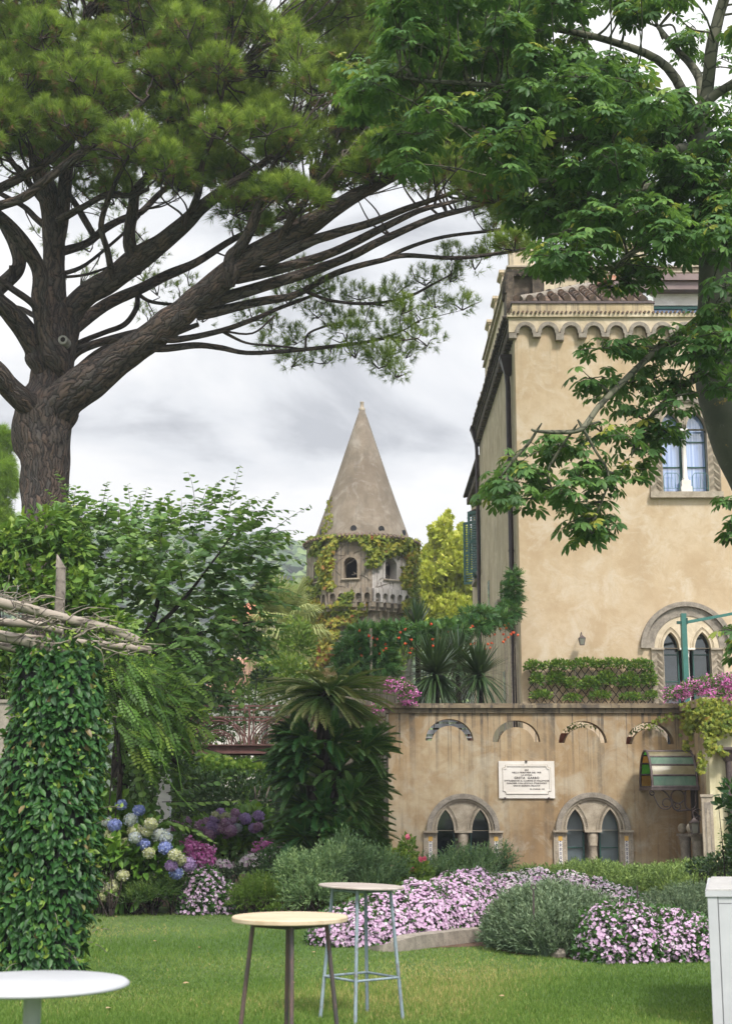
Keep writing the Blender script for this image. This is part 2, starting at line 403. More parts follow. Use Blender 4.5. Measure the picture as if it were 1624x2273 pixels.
MAT['shrub_dark']=leafmat('shrub_dark',[(0,(.008,.022,.010)),(.7,(.02,.055,.018)),(1,(.05,.1,.03))],.5,.15,.35)
MAT['rosemary']=leafmat('rosemary',[(0,(.04,.07,.04)),(.5,(.095,.145,.08)),(1,(.22,.29,.16))],.6,.15,.25)
MAT['yellowtree']=leafmat('yellowtree',[(0,(.16,.24,.02)),(.5,(.33,.42,.07)),(1,(.50,.55,.14))],.6,.4,.25,(.5,.45,.04))
MAT['hydrleaf']=leafmat('hydrleaf',[(0,(.03,.08,.016)),(.6,(.08,.19,.03)),(1,(.14,.25,.03))],.4,.25,.4)
MAT['impleaf']=leafmat('impleaf',[(0,(.015,.05,.016)),(1,(.05,.13,.03))],.4,.15,.4)
MAT['pink']=leafmat('pink',[(0,(.46,.27,.43)),(.5,(.56,.40,.54)),(.85,(.62,.47,.60)),(1,(.70,.62,.68))],.6,.25,.2,(.7,.3,.6))
MAT['pinkwhite']=leafmat('pinkwhite',[(0,(.62,.35,.55)),(.4,(.72,.6,.68)),(1,(.82,.82,.7))],.6,.25,.2,(.7,.6,.6))
MAT['magenta']=leafmat('magenta',[(0,(.45,.08,.3)),(.6,(.68,.2,.5)),(1,(.8,.45,.68))],.6,.25,.2,(.7,.2,.5))
MAT['orange']=leafmat('orange',[(0,(.6,.05,.03)),(1,(.8,.16,.05))],.5,.2,.3,(.7,.1,.03))
MAT['whitef']=leafmat('whitef',[(0,(.6,.58,.45)),(1,(.8,.8,.76))],.6,.2,.2,(.7,.7,.6))
MAT['bloom_blue']=leafmat('bloom_blue',[(0,(.10,.13,.34)),(.6,(.26,.31,.58)),(1,(.5,.53,.6))],.7,.2,.2,(.3,.3,.6))
MAT['bloom_cream']=leafmat('bloom_cream',[(0,(.3,.33,.13)),(.6,(.5,.5,.28)),(1,(.5,.5,.5))],.7,.2,.2,(.4,.4,.2))
MAT['bloom_pale']=leafmat('bloom_pale',[(0,(.25,.3,.35)),(.5,(.45,.48,.4)),(1,(.4,.45,.62))],.7,.2,.2,(.4,.4,.4))
MAT['bloom_mauve']=leafmat('bloom_mauve',[(0,(.25,.12,.2)),(.6,(.4,.24,.36)),(1,(.5,.42,.4))],.7,.2,.2,(.4,.2,.3))
MAT['bloom_violet']=leafmat('bloom_violet',[(0,(.22,.13,.3)),(1,(.46,.33,.52))],.7,.2,.2,(.4,.2,.5))
MAT['bark_pine']=barkmat('bark_pine',(.038,.034,.034),(.10,.088,.08),(.16,.10,.072),15,2.8,.9,.035)
MAT['bark_grey']=barkmat('bark_grey',(.07,.075,.055),(.13,.13,.095),(.17,.16,.11),6,5,.25,.01)
MAT['bark_dark']=barkmat('bark_dark',(.016,.014,.014),(.04,.034,.03),(.07,.05,.04),9,3,.8,.03)
MAT['twig']=mottle('twig',(.12,.10,.08),(.28,.24,.19),12,.9)
MAT['wood_grey']=mottle('wood_grey',(.15,.125,.105),(.30,.26,.22),6,.9,.6,.01,(.08,.065,.055),25,stretch=(1,1,1))
MAT['stone']=mottle('stone',(.27,.225,.165),(.42,.36,.28),6,.9,.5,.01,(.16,.14,.11),60)
MAT['stone_grey']=mottle('stone_grey',(.19,.165,.135),(.32,.28,.23),8,.9,.6,.012,(.11,.1,.085),70)
MAT['marble']=mottle('marble',(.62,.57,.51),(.72,.68,.63),2.5,.5,.08,.003)
MAT['green_paint']=mottle('green_paint',(.025,.12,.10),(.035,.15,.125),8,.45,.05,.002)
MAT['green_dark']=mottle('green_dark',(.010,.062,.05),(.018,.085,.068),8,.45,.05,.002)
MAT['rust']=mottle('rust',(.09,.035,.03),(.15,.07,.06),5,.7,.2,.004,(.06,.03,.03))
MAT['iron']=mottle('iron',(.055,.042,.042),(.12,.09,.085),9,.6,.2,.003,(.03,.025,.025),metal=.3)
MAT['pipe_dark']=mottle('pipe_dark',(.022,.014,.016),(.04,.024,.028),3,.45,.05,.002)
MAT['tile']=mottle('tile',(.07,.055,.045),(.20,.13,.09),5,.9,.4,.01,(.05,.04,.035),9)
MAT['tile_pink']=mottle('tile_pink',(.42,.2,.13),(.58,.34,.24),4,.9,.3,.01,(.3,.2,.15),12)
MAT['terracotta']=mottle('terracotta',(.38,.13,.07),(.5,.2,.12),6,.85,.2,.005)
MAT['white_paint']=mottle('white_paint',(.36,.365,.38),(.43,.435,.45),2,.6,.05,.003)
MAT['soil']=mottle('soil',(.06,.035,.022),(.14,.08,.05),9,.95,.8,.03,(.2,.1,.06),50)
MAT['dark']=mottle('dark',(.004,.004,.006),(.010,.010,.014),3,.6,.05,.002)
MAT['black_rubber']=mottle('black_rubber',(.015,.015,.015),(.03,.03,.03),5,.6,.05,.002)
MAT['metal_sheet']=mottle('metal_sheet',(.32,.34,.34),(.46,.48,.47),4,.5,.05,.002,metal=.2)
MAT['brown_sheet']=mottle('brown_sheet',(.15,.10,.095),(.20,.14,.13),2,.5,.05,.002)
MAT['ring_wood']=mottle('ring_wood',(.2,.19,.17),(.34,.32,.28),14,.9,.3,.004)
MAT['hedge_green']=leafmat('hedge_green',[(0,(.045,.085,.03)),(.5,(.09,.16,.05)),(1,(.2,.3,.09))],.55,.2,.3)
MAT['feather']=leafmat('feather',[(0,(.05,.10,.04)),(.5,(.11,.19,.08)),(1,(.22,.31,.12))],.55,.25,.3)
MAT['tile_dark']=mottle('tile_dark',(.035,.03,.026),(.12,.095,.07),7,.95,.5,.015,(.2,.15,.10),18)
MAT['dryleaf']=leafmat('dryleaf',[(0,(.3,.16,.08)),(1,(.45,.33,.2))],.7,.1,.2,(.3,.2,.1))
MAT['white_worn']=mottle('white_worn',(.34,.33,.32),(.44,.43,.42),7,.6,.05,.003,(.48,.46,.43),30)
MAT['yellowgreen']=leafmat('yellowgreen',[(0,(.08,.17,.02)),(1,(.2,.33,.03))],.6,.35,.3,(.25,.4,.03))
MAT['rosepink']=leafmat('rosepink',[(0,(.75,.15,.22)),(1,(.85,.35,.42))],.6,.2,.2,(.7,.2,.2))
# ---------------------------------------------------------------- plaster and glass
def plaster(name,c1,c2,c3,streak=0.0,ztop=0.0,cold=(.12,.10,.08),pale=None):
    m,nt,b=newmat(name); p=wpos(nt)
    col=ramp(nt,nz(nt,p,.55,8,.62,.4),[(.36,c1),(.5,c2),(.66,c3)])
    col=mixc(nt,maprange(nt,nz(nt,p,3.2,6,.65,.6),.42,.64,0,.6),col,c1)
    col=mixc(nt,maprange(nt,nz(nt,p,1.4,7,.7,.8,loc=(5,3,9)),.50,.64,0,.6),col,pale or tuple(min(1,x*1.25) for x in c3))
    if streak:
        # rain streaks running down from the coping: narrow drips at the top, broad stains below
        sx=nt.nodes.new('ShaderNodeSeparateXYZ'); nt.links.new(p,sx.inputs[0])
        n1=nz(nt,p,1,5,.6,0,stretch=(4.2,4.2,.16)); n2=nz(nt,p,1,4,.6,0,stretch=(1.5,1.5,.25),loc=(2,0,0)); n3=nz(nt,p,1,3,.5,0,stretch=(12,12,.1),loc=(1,4,0))
        brk=nz(nt,p,5,6,.7,.3)
        k1=maprange(nt,n1,.52,.66,0,streak); k2=maprange(nt,n2,.50,.70,0,streak*.75)
        depth=maprange(nt,sx.outputs[2],ztop-1.7,ztop-.2,0,1)
        k3=math_(nt,'MULTIPLY',maprange(nt,n3,.53,.59,0,.98),depth)
        s=math_(nt,'MAXIMUM',math_(nt,'MAXIMUM',k1,k2),k3); s=math_(nt,'MULTIPLY',s,maprange(nt,brk,.3,.6,.3,1))
        s.node.use_clamp=True
        col=mixc(nt,s,col,cold)
    nt.links.new(col,b.inputs['Base Color']); b.inputs['Roughness'].default_value=.92; b.inputs['Specular IOR Level'].default_value=.2
    h=math_(nt,'ADD',nz(nt,p,6,6,.6),math_(nt,'MULTIPLY',nz(nt,p,60,3,.6),.25)); bump(nt,b,h,.35,.02); return m
ZP=P(1200,1562,30)[2]
MAT['pl_terrace']=plaster('pl_terrace',(.27,.18,.095),(.37,.27,.16),(.43,.355,.24),.62,ZP,(.085,.075,.065),(.45,.40,.31))
MAT['pl_coping']=plaster('pl_coping',(.16,.125,.085),(.24,.19,.125),(.33,.27,.18),.9,ZP,(.07,.062,.055),(.33,.28,.2))
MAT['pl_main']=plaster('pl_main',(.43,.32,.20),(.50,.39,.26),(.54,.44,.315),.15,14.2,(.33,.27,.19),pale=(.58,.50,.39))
MAT['pl_side_shaded']=plaster('pl_side_shaded',(.34,.28,.19),(.42,.35,.25),(.47,.40,.29),.55,14,(.2,.175,.15))  # villa plaster toned darker and greyer; the side's shade put into its colour
MAT['pl_upper']=plaster('pl_upper',(.44,.36,.24),(.53,.44,.31),(.58,.50,.38),.35,16,(.3,.26,.2))
MAT['pl_attic']=plaster('pl_attic',(.38,.30,.18),(.47,.38,.24),(.52,.43,.29),.5,13.5,(.24,.2,.15))
MAT['pl_pale']=plaster('pl_pale',(.5,.44,.26),(.58,.53,.33),(.62,.58,.42),.4,4,(.22,.19,.12))
MAT['pl_white']=plaster('pl_white',(.62,.58,.54),(.7,.66,.62),(.74,.71,.68))
MAT['pl_tower']=plaster('pl_tower',(.22,.175,.13),(.28,.23,.175),(.33,.285,.23),.2,8.8,(.13,.115,.10),(.36,.33,.29))
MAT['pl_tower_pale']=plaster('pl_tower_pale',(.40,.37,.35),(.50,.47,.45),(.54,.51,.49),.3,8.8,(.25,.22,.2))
MAT['roof_cement']=plaster('roof_cement',(.155,.125,.095),(.205,.17,.13),(.25,.21,.165),.6,99,(.12,.105,.085),(.31,.28,.24))
def glass(name,col,rough=.04,coat=1.0):
    m,nt,b=newmat(name); b.inputs['Base Color'].default_value=(*col,1); b.inputs['Roughness'].default_value=rough
    b.inputs['Specular IOR Level'].default_value=.9; b.inputs['Coat Weight'].default_value=coat; b.inputs['Coat Roughness'].default_value=.02
    p=wpos(nt); bump(nt,b,nz(nt,p,2.2,2,.4),.02,.02); return m
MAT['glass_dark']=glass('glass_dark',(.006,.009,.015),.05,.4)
MAT['glass_frost']=glass('glass_frost',(.085,.115,.13),.35,.3)
def curtain_sky():
    m,nt,b=newmat('glass_curtain_sky'); p=wpos(nt)
    col=ramp(nt,nz(nt,p,1,3,.6,0,stretch=(14,1,.15)),[(.35,(.11,.19,.42)),(.7,(.36,.46,.66))]); nt.links.new(col,b.inputs['Base Color'])  # curtain folds tinted blue: sky reflection put into the base colour
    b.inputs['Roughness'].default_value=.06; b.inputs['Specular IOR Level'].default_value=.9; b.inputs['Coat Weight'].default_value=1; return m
MAT['glass_curtain_sky']=curtain_sky()
def stained(name,cols):
    m,nt,b=newmat(name); p=wpos(nt); col=ramp(nt,nz(nt,p,4,4,.6,.5),[(.35,cols[0]),(.65,cols[1])]); nt.links.new(col,b.inputs['Base Color'])
    b.inputs['Roughness'].default_value=.25; b.inputs['Specular IOR Level'].default_value=.6; bump(nt,b,nz(nt,p,50,2,.5),.3,.004)
    tr=nt.nodes.new('ShaderNodeBsdfTranslucent'); nt.links.new(col,tr.inputs[0]); ms=nt.nodes.new('ShaderNodeMixShader'); ms.inputs[0].default_value=.45
    nt.links.new(b.outputs[0],ms.inputs[1]); nt.links.new(tr.outputs[0],ms.inputs[2]); nt.links.new(ms.outputs[0],nt.nodes['Material Output'].inputs[0]); return m
MAT['glass_green']=stained('glass_green',((.10,.20,.13),(.17,.27,.19)))
MAT['glass_bright']=stained('glass_bright',((.05,.32,.04),(.10,.45,.05)))
MAT['glass_olive']=stained('glass_olive',((.26,.22,.12),(.34,.30,.18)))
MAT['glass_amber']=stained('glass_amber',((.38,.20,.03),(.5,.30,.06)))

# ---------------------------------------------------------------- ground
def lawnmat():
    m,nt,b=newmat('lawn'); p=wpos(nt)
    col=ramp(nt,nz(nt,p,.45,7,.6,.3),[(.3,(.05,.105,.02)),(.5,(.075,.14,.03)),(.68,(.12,.165,.045))])
    col=mixc(nt,maprange(nt,nz(nt,p,1.6,6,.7,.4,loc=(8,1,0)),.60,.72,0,.55),col,(.19,.16,.06))
    col=mixc(nt,maprange(nt,nz(nt,p,70,3,.7),.35,.7,0,.6),col,(.03,.075,.012))
    nt.links.new(col,b.inputs['Base Color']); b.inputs['Roughness'].default_value=.9; bump(nt,b,nz(nt,p,45,4,.7),.8,.03); return m
MAT['lawn']=lawnmat()
MAT['blade']=leafmat('blade',[(0,(.05,.11,.02)),(.5,(.095,.18,.035)),(.85,(.18,.25,.07)),(1,(.36,.31,.15))],.55,.3,.25)
g=MB(); S_=590; k=40
xs=np.linspace(-S_,S_,k+1); X,Y_=np.meshgrid(xs,xs,indexing='ij'); V=np.stack([X,Y_,0*X],-1).reshape(-1,3)
i,j=np.meshgrid(np.arange(k),np.arange(k),indexing='ij'); F=np.stack([i*(k+1)+j,(i+1)*(k+1)+j,(i+1)*(k+1)+j+1,i*(k+1)+j+1],-1).reshape(-1,4)
g.add(V,F); tag(g.build('ground',MAT['lawn']),'mown green lawn with a few dry yellow patches','lawn',kind='structure')
# planted bed: everything behind the lawn edge
edge=[(-900,2020),(0,2020),(180,2018),(230,2012),(330,2012),(480,2014),(560,2018),(650,2028),(690,2052),(740,2082),(800,2092),(850,2108),(960,2104),(1080,2100),(1140,2118),(1220,2124),(1290,2132),(1430,2138),(1560,2136),(1700,2130),(2300,2120)]
ed=[PG(u,v,0.004)[:2] for u,v in edge]
bed=MB(); far=34.0
V=[(x,y,.004) for x,y in ed]+[(x*far/y,far,.004) for x,y in ed]; n=len(ed)
bed.add(V,[(i,i+1,n+i+1,n+i) for i in range(n-1)])
tag(bed.build('flower_bed_soil',MAT['soil']),'brown mulched soil of the planted beds behind the lawn','soil',kind='structure')
EDY=np.array(ed)
def edge_y(x):
    o=np.argsort(EDY[:,0]); return np.interp(x,EDY[o,0],EDY[o,1])
# hill behind
h=MB(); nx,ny=240,60
xs=np.linspace(-260,330,nx); ys=np.linspace(330,560,ny); X,Yg=np.meshgrid(xs,ys,indexing='ij')
ridge=np.interp(X,[-260,-130,-45,-28,-14,0,30,45,70,330],[110,97,84,82,79,77,72,68,64,60])
t=np.clip((Yg-330)/130,0,1); Z=ridge*t**.8*(1-np.clip((Yg-470)/140,0,1)*.5)
def fbm(X,Y,s,o,seed):
    r=np.random.default_rng(seed); Z=0*X
    for q in range(o):
        f=s*2**q; a=1/2**q
        for _ in range(5):
            th=r.uniform(0,2*pi); Z=Z+a*np.sin(f*(X*cos(th)+Y*sin(th))+r.uniform(0,6))/3
    return Z
Z=Z*(1+.04*fbm(X,Yg,.02,3,3))+1.2*fbm(X,Yg,.25,3,5)*(t>0); Z[:,0]=-2
V=np.stack([X,Yg,Z],-1).reshape(-1,3); i,j=np.meshgrid(np.arange(nx-1),np.arange(ny-1),indexing='ij')
F=np.stack([i*ny+j,(i+1)*ny+j,(i+1)*ny+j+1,i*ny+j+1],-1).reshape(-1,4); h.add(V,F,smooth=True)
MAT['hill']=mottle('hill',(.035,.055,.025),(.07,.10,.04),.035,1,.5,.5,(.11,.11,.06),.09)
tag(h.build('hill',MAT['hill']),'wooded hillside far behind the tower','hill',kind='structure')
fw=MB(); m_=9000
fx=rng.uniform(-120,110,m_); fy=rng.uniform(335,475,m_); fi=((fx+260)/590*(nx-1)).astype(int); fj=((fy-330)/230*(ny-1)).astype(int)
fz=Z[fi,fj]
bt=T([(0,0,1),(.9,0,.35),(.3,.85,.4),(-.7,.55,.3),(-.75,-.5,.4),(.25,-.85,.3),(0,0,-.4)],[(0,1,2),(0,2,3),(0,3,4),(0,4,5),(0,5,1),(6,2,1),(6,3,2),(6,4,3),(6,5,4),(6,1,5)])
put(fw,bt,np.stack([fx,fy,fz+1],-1),np.stack([rng.normal(size=m_),rng.normal(size=m_),0*fx],-1),np.tile([0,0,1.],(m_,1)),rng.uniform(1.5,3.6,m_),rng.uniform(0,1,m_))
tag(fw.build('woodland',MAT['shrub']),'far wood covering the hillside','woodland',kind='stuff')

# grass blades
N=230000
u=rng.uniform(-60,1700,N); v=2005+rng.uniform(0,1,N)**.8*300
d=np.stack([(u-812)/FP,CT-(1136.5-v)/FP*ST,ST+(1136.5-v)/FP*CT],-1); t=(-EYE)/d[:,2]; gx=d[:,0]*t; gy=d[:,1]*t
ok=gy<edge_y(gx)-.02; gx=gx[ok]; gy=gy[ok]; N=len(gx)
hh=rng.uniform(.016,.045,N)*(1+.3*fbm(gx,gy,1.3,2,8)); a=rng.uniform(0,2*pi,N); w=rng.uniform(.0025,.005,N)
lx=rng.normal(size=N)*.014; ly=rng.normal(size=N)*.014
V=np.stack([np.stack([gx-w*np.cos(a),gy-w*np.sin(a),0*gx],-1),np.stack([gx+w*np.cos(a),gy+w*np.sin(a),0*gx],-1),np.stack([gx+lx,gy+ly,hh],-1)],1).reshape(-1,3)
gr=MB(); pn=fbm(gx,gy,1.0,4,21); rr=np.clip(.47+.36*pn+rng.normal(size=N)*.2,0,1)
gr.add(V,np.arange(3*N).reshape(-1,3),rnd=np.repeat(rr,3))
tag(gr.build('grass',MAT['blade']),'short green grass blades of the lawn','grass',kind='stuff')

# ---------------------------------------------------------------- two-light window
def ringplate(mb,cx,cz,r0,r1,y0,y1,mat=0,n=28,stretch=1.0):
    plate(mb,[arc(cx,cz,r1,0,pi,n,r1*stretch)+arc(cx,cz,r0,pi,0,n,r0*stretch)],y0,y1,mat)
def archring(mb,cx,zs,w0,h0,w1,h1,y0,y1,mat=0):
    plate(mb,[pointed(cx,zs,w1,h1)+pointed(cx,zs,w0,h0)[::-1]],y0,y1,mat)
def dentils(mb,pts,y,size,pro,mat=0):
    pts=np.array(pts); d=np.concatenate([[0],np.cumsum(np.linalg.norm(np.diff(pts,axis=0),axis=1))]); n=int(d[-1]/(size*1.9))
    for s in np.linspace(size*.5,d[-1]-size*.5,n):
        x=np.interp(s,d,pts[:,0]); z=np.interp(s,d,pts[:,1]); mb.box(x-size*.42,x+size*.42,y-pro,y+.01,z-size*.42,z+size*.42,mat)
def bifora(parent,cx,zs,zb,yw,w,off,h,Rh,jw,pattern,glassmat,colr,bars,ring,hstretch=1.0,thin=False,sill=False,base=0.0,mstone=None,mhood=None,recess=.22,pale=None,open_right=False):
    """cx,zs springing; zb foot; yw wall face; w,off,h half width, offset and height of each light"""
    ms=mstone or MAT['stone']; mh=mhood or MAT['stone_grey']
    win=bpy.data.objects.new('window',None); COL.objects.link(win); win.parent=parent; win.location=tuple(np.array((cx,yw,zb))-wloc(parent))
    xo=off+w                                   # outer edge of the openings
    a=MB()
    if ring=='rough':                          # broad hood with a rough outer moulding and a flat band
        ringplate(a,cx,zs,Rh*.90,Rh,yw-.13,yw+.02,1,36,hstretch); ringplate(a,cx,zs,Rh*.70,Rh*.895,yw-.05,yw+.02,1,36,hstretch); Ri=Rh*.70
    else:
        ringplate(a,cx,zs,Rh*.865,Rh,yw-.11,yw+.02,1,36,hstretch); ringplate(a,cx,zs,Rh*.80,Rh*.86,yw-.07,yw+.02,0,36,hstretch); Ri=Rh*.80
    a.build('hood',[ms,mh],win)
    ty=MB()
    Ro=max(Ri,xo+.01)
    plate(ty,[[(x,z) for x,z in arc(cx,zs,Ri-.004,0,pi,36,(Ri-.004)*hstretch)],pointed(cx-off,zs+.002,w,h)[::-1],pointed(cx+off,zs+.002,w,h)[::-1]],yw-.03,yw+.16)
    for sx in (-1,1):
        archring(ty,cx+sx*off,zs,w,h,w*1.18,h*1.13,yw-.055,yw-.031)
        archring(ty,cx+sx*off,zs,w*1.42,h*1.30,w*1.55,h*1.38,yw-.055,yw-.031)
        dentils(ty,pointed(cx+sx*off,zs,w*1.30,h*1.215,14),yw-.03,w*.115,.022)
    ty.build('tracery',[pale or ms],win)
    # impost blocks and jambs
    j=MB(); x1=xo; x2=xo+jw
    for sx in (-1,1):
        j=MB(); xa,xb=sorted((cx+sx*x1,cx+sx*x2)); j.box(xa-.012,xb+.012,yw-.12,yw+.05,zs-w*.22,zs+.0); 
        j.box(xa,xb,yw-.05,yw+.16,zb,zs-w*.22-.001); j.build('jamb',[ms],win)
    zt=zs-w*.22
    for sx in (-1,1):
        pt=MB()
        xa,xb=sorted((cx+sx*x1,cx+sx*x2)); W=xb-xa; y=yw-.053
        if pattern=='mosaic':
            def tri(x,z,s,up,m): pt.add([(x-s,y,z),(x+s,y,z),(x,y,z+(s*1.5 if up else -s*1.5))],[(0,1,2) if up else (0,2,1)],mat=m)
            q=W*.13; k=int((zt-zb)/(q*1.55))
            for r_ in range(k):
                z=zt-q*1.3-r_*q*1.55
                for xx in (xa+W*.16,xb-W*.16): tri(xx,z,q*.5,r_%2,0)
            for xx in (xa+W*.38,xa+W*.62): tri(xx,zt-q*1.2,q*.5,1,0)
            cxj=(xa+xb)/2; pt.box(cxj-W*.15,cxj+W*.15,y-.003,y+.01,zt-W*.62,zt-W*.27,1)
            pt.box(cxj-W*.14,cxj+W*.14,y-.002,y+.01,zb,zt-W*.63,2)
            z=zt-W*.75
            i_=0
            while z>zb+W*.1:
                y2=y-.005; s=W*.07
                pt.add([(cxj-s,y2,z),(cxj+s,y2,z),(cxj,y2,z+s*1.7)] if i_%2 else [(cxj-s,y2,z+s*1.7),(cxj+s,y2,z+s*1.7),(cxj,y2,z)],[(0,1,2) if i_%2 else (0,2,1)],mat=3)
                for xx in (cxj-W*.115,cxj+W*.115): pt.box(xx-W*.012,xx+W*.012,y2,y,z,z+W*.05,3)
                z-=W*.155; i_+=1
        else:                                  # interlaced diagonal key pattern in relief
            k=int((zt-zb)/(W*.62)); 
            for r_ in range(k+1):
                z0=zt-(r_+1)*W*.62
                for s_,o_ in ((1,0),(-1,W*.31)):
                    for t_ in (0,.13,.26):
                        xA,xB=(xa+W*.1,xb-W*.12) if s_>0 else (xb-W*.12,xa+W*.1)
                        zA=z0+o_+t_*W; xm=(xA+xB)/2
                        xs0,xs1=(xA,xm)
                        z1=zA; z2=zA+W*.38
                        if z2>zt or z1<zb: continue
                        tk=W*.045
                        V=[(xs0,yw-.05,z1),(xs1,yw-.05,z2),(xs1,yw-.05,z2+tk),(xs0,yw-.05,z1+tk)]; V+= [(x,yw-.075,z) for x,_,z in V]
                        if s_<0: V=[V[i] for i in (1,0,3,2,5,4,7,6)]
                        pt.add(V,[(4,5,6,7),(0,1,5,4)[::-1],(2,3,7,6)[::-1],(1,2,6,5),(0,4,7,3)])
            pt.box(xa,xa+W*.06,yw-.07,yw-.049,zb,zt); pt.box(xb-W*.06,xb,yw-.07,yw-.049,zb,zt)
        if pattern=='mosaic': pt.build('mosaic_inlay',[MAT['stone_grey'],MAT['ochre_tile'],MAT['marble'],MAT['blue_tile']],win)
        else: pt.build('carved_panel',[ms],win)
    # column with capital and base
    c=MB(); r=colr; H=zs-w*.22-zb-base; yc=yw+.03
    zc=zb+base
    c.lathe([(r*1.45,0),(r*1.45,r*.5),(r*1.15,r*.8),(r*1.3,r*1.1),(r,r*1.5),(r*.97,H*.5),(r*.93,H-r*3.2),(r*1.15,H-r*3.0),(r*.98,H-r*2.8),(r*1.25,H-r*1.2),(r*1.3,H-r*.5),(r*1.1,H)],(cx,yc,zc),20)
    cw=(off-w)*.98 if off-w>r*1.2 else r*1.5
    c.box(cx-cw,cx+cw,yw-.10,yw+.14,zs-w*.22,zs-.002)
    if base: c.box(cx-r*1.9,cx+r*1.9,yw-.10,yw+.12,zb+base*.45,zb+base-.001); c.box(cx-r*2.3,cx+r*2.3,yw-.12,yw+.13,zb,zb+base*.449)
    c.build('column',[MAT['marble'] if thin else ms],win)
    # glass and green frame in each light
    yg=yw+recess
    for sx in (-1,1):
        xc=cx+sx*off; lo=[(xc-w*1.12,zb),(xc+w*1.12,zb)]
        gm=MB(); plate(gm,[pointed(xc,zs,w*1.12,h*1.08)[::-1]+lo],yg,yg+.01); pn=gm.build('pane',glassmat,win)
        fr=MB(); f=w*.16
        plate(fr,[pointed(xc,zs,w*1.13,h*1.09)[::-1]+lo,(pointed(xc,zs,w*1.12-f,h*1.08-f)[::-1]+[(xc-w*1.12+f,zb+f),(xc+w*1.12-f,zb+f)])[::-1]],yg-.05,yg+.02)
        for zb_ in bars: fr.box(xc-w*1.1,xc+w*1.1,yg-.04,yg-.005,zb_-f*.35,zb_+f*.35)
        fr.build('window_frame',MAT['green_dark'],win)
    if sill:
        s=MB(); s.box(cx-x2-.03,cx+x2+.03,yw-.14,yw+.2,zb-.16,zb-.001); s.build('sill',ms,win)
    return win
MAT['ochre_tile']=mottle('ochre_tile',(.5,.28,.05),(.62,.38,.09),12,.5,.05,.002)
MAT['blue_tile']=mottle('blue_tile',(.02,.03,.09),(.04,.05,.14),12,.4,.05,.002)
def hole(cx,zs,zb,off,w,Rh,hs=1.0,f=.84):
    x=off+w+.03; R=max(Rh*f,x)
    return [(cx+R,zs)]+arc(cx,zs,R,0,pi,24,R*hs)+[(cx-x,zs),(cx-x,zb),(cx+x,zb),(cx+x,zs)]

# ---------------------------------------------------------------- terrace wall (loggia)
YT=30.0
def Z(v,Y=YT,u=1200): return float(P(u,v,Y)[2])
def XX(u,v=1700,Y=YT): return float(P(u,v,Y)[0])
tw=empty('terrace_wall',(XX(1200),YT,0),'weathered ochre terrace wall with crescent openings and two twin-arched windows','wall')
xl,xr=XX(862),XX(1513,1562); ztop=Z(1583); m1=MPP(1200,1800,YT)
holes=[]; cres=[]
for (ua,ub,vt,vb) in ((944,1050,1596,1644),(1092,1198,1599,1647),(1239,1346,1600.5,1649),(1388,1494,1603,1652)):
    c=XX((ua+ub)/2,1640); R=(XX(ub,1640)-XX(ua,1640))/2; zb=Z(vb); rh=Z(vt)-zb; ri=R*.76; zi=Z(vt+15)-ri
    a0=math.asin(min(1,max(0,(zb-zi)/ri))); 
    inner=[(c+ri*cos(t),zi+ri*sin(t)) for t in np.linspace(a0,pi-a0,22)]
    outer=[(c+R*cos(t),zb+rh*sin(t)) for t in np.linspace(0,pi,26)]
    holes.append(outer+inner[::-1]); cres.append((c,R,zb,rh,ri,zi))
zs1=Z(1844); w1=19*m1; off1=38.6*m1; h1=46*m1; R1=80.7*m1; jw1=29.5*m1; cxa=XX(1027,1840); cxb=XX(1314.5,1840)
b1=[(xl,-.05),(xr,-.05),(xr,ztop),(xl,ztop)]
w_=MB(); plate(w_,[b1]+[h_[::-1] for h_ in holes]+[hole(cxa,zs1,.12,off1,w1,R1)[::-1],hole(cxb,zs1,.12,off1,w1*1.02,R1*1.02)[::-1]],YT,YT+.32)
w_.build('wall_body',MAT['pl_terrace'],tw)
co=MB(); co.box(xl-.05,xr,YT-.05,YT+.4,ztop+.001,ztop+.10); co.box(xl-.1,xr,YT-.12,YT+.45,ztop+.101,ztop+.16); co.box(xl-.07,xr,YT-.08,YT+.41,ztop+.161,ztop+.20)
co.build('coping',MAT['pl_coping'],tw)
# the raised blind arches below each crescent stand a little proud of the wall
bl=MB()
for (c,R,zb,rh,ri,zi) in cres:
    a=[(c+ri*cos(t),zi+ri*sin(t)) for t in np.linspace(-.05,pi+.05,24)]
    zlow=zb-.05; plate(bl,[[(c+ri*.995,zlow)]+[(c+ri*.995*cos(t),zi+ri*.995*sin(t)) for t in np.linspace(0,pi,24)]+[(c-ri*.995,zlow)]],YT-.003,YT+.30)
bifora(tw,cxa,zs1,.12,YT,w1,off1,h1,R1,jw1,'mosaic',MAT['glass_dark'],9.5*m1,[Z(1900)],'plain')
bifora(tw,cxb,zs1+.01,.12,YT,w1*1.03,off1*1.0,h1*1.0,R1*1.02,jw1*1.0,'mosaic',MAT['glass_frost'],9.5*m1,[Z(1882)],'plain')
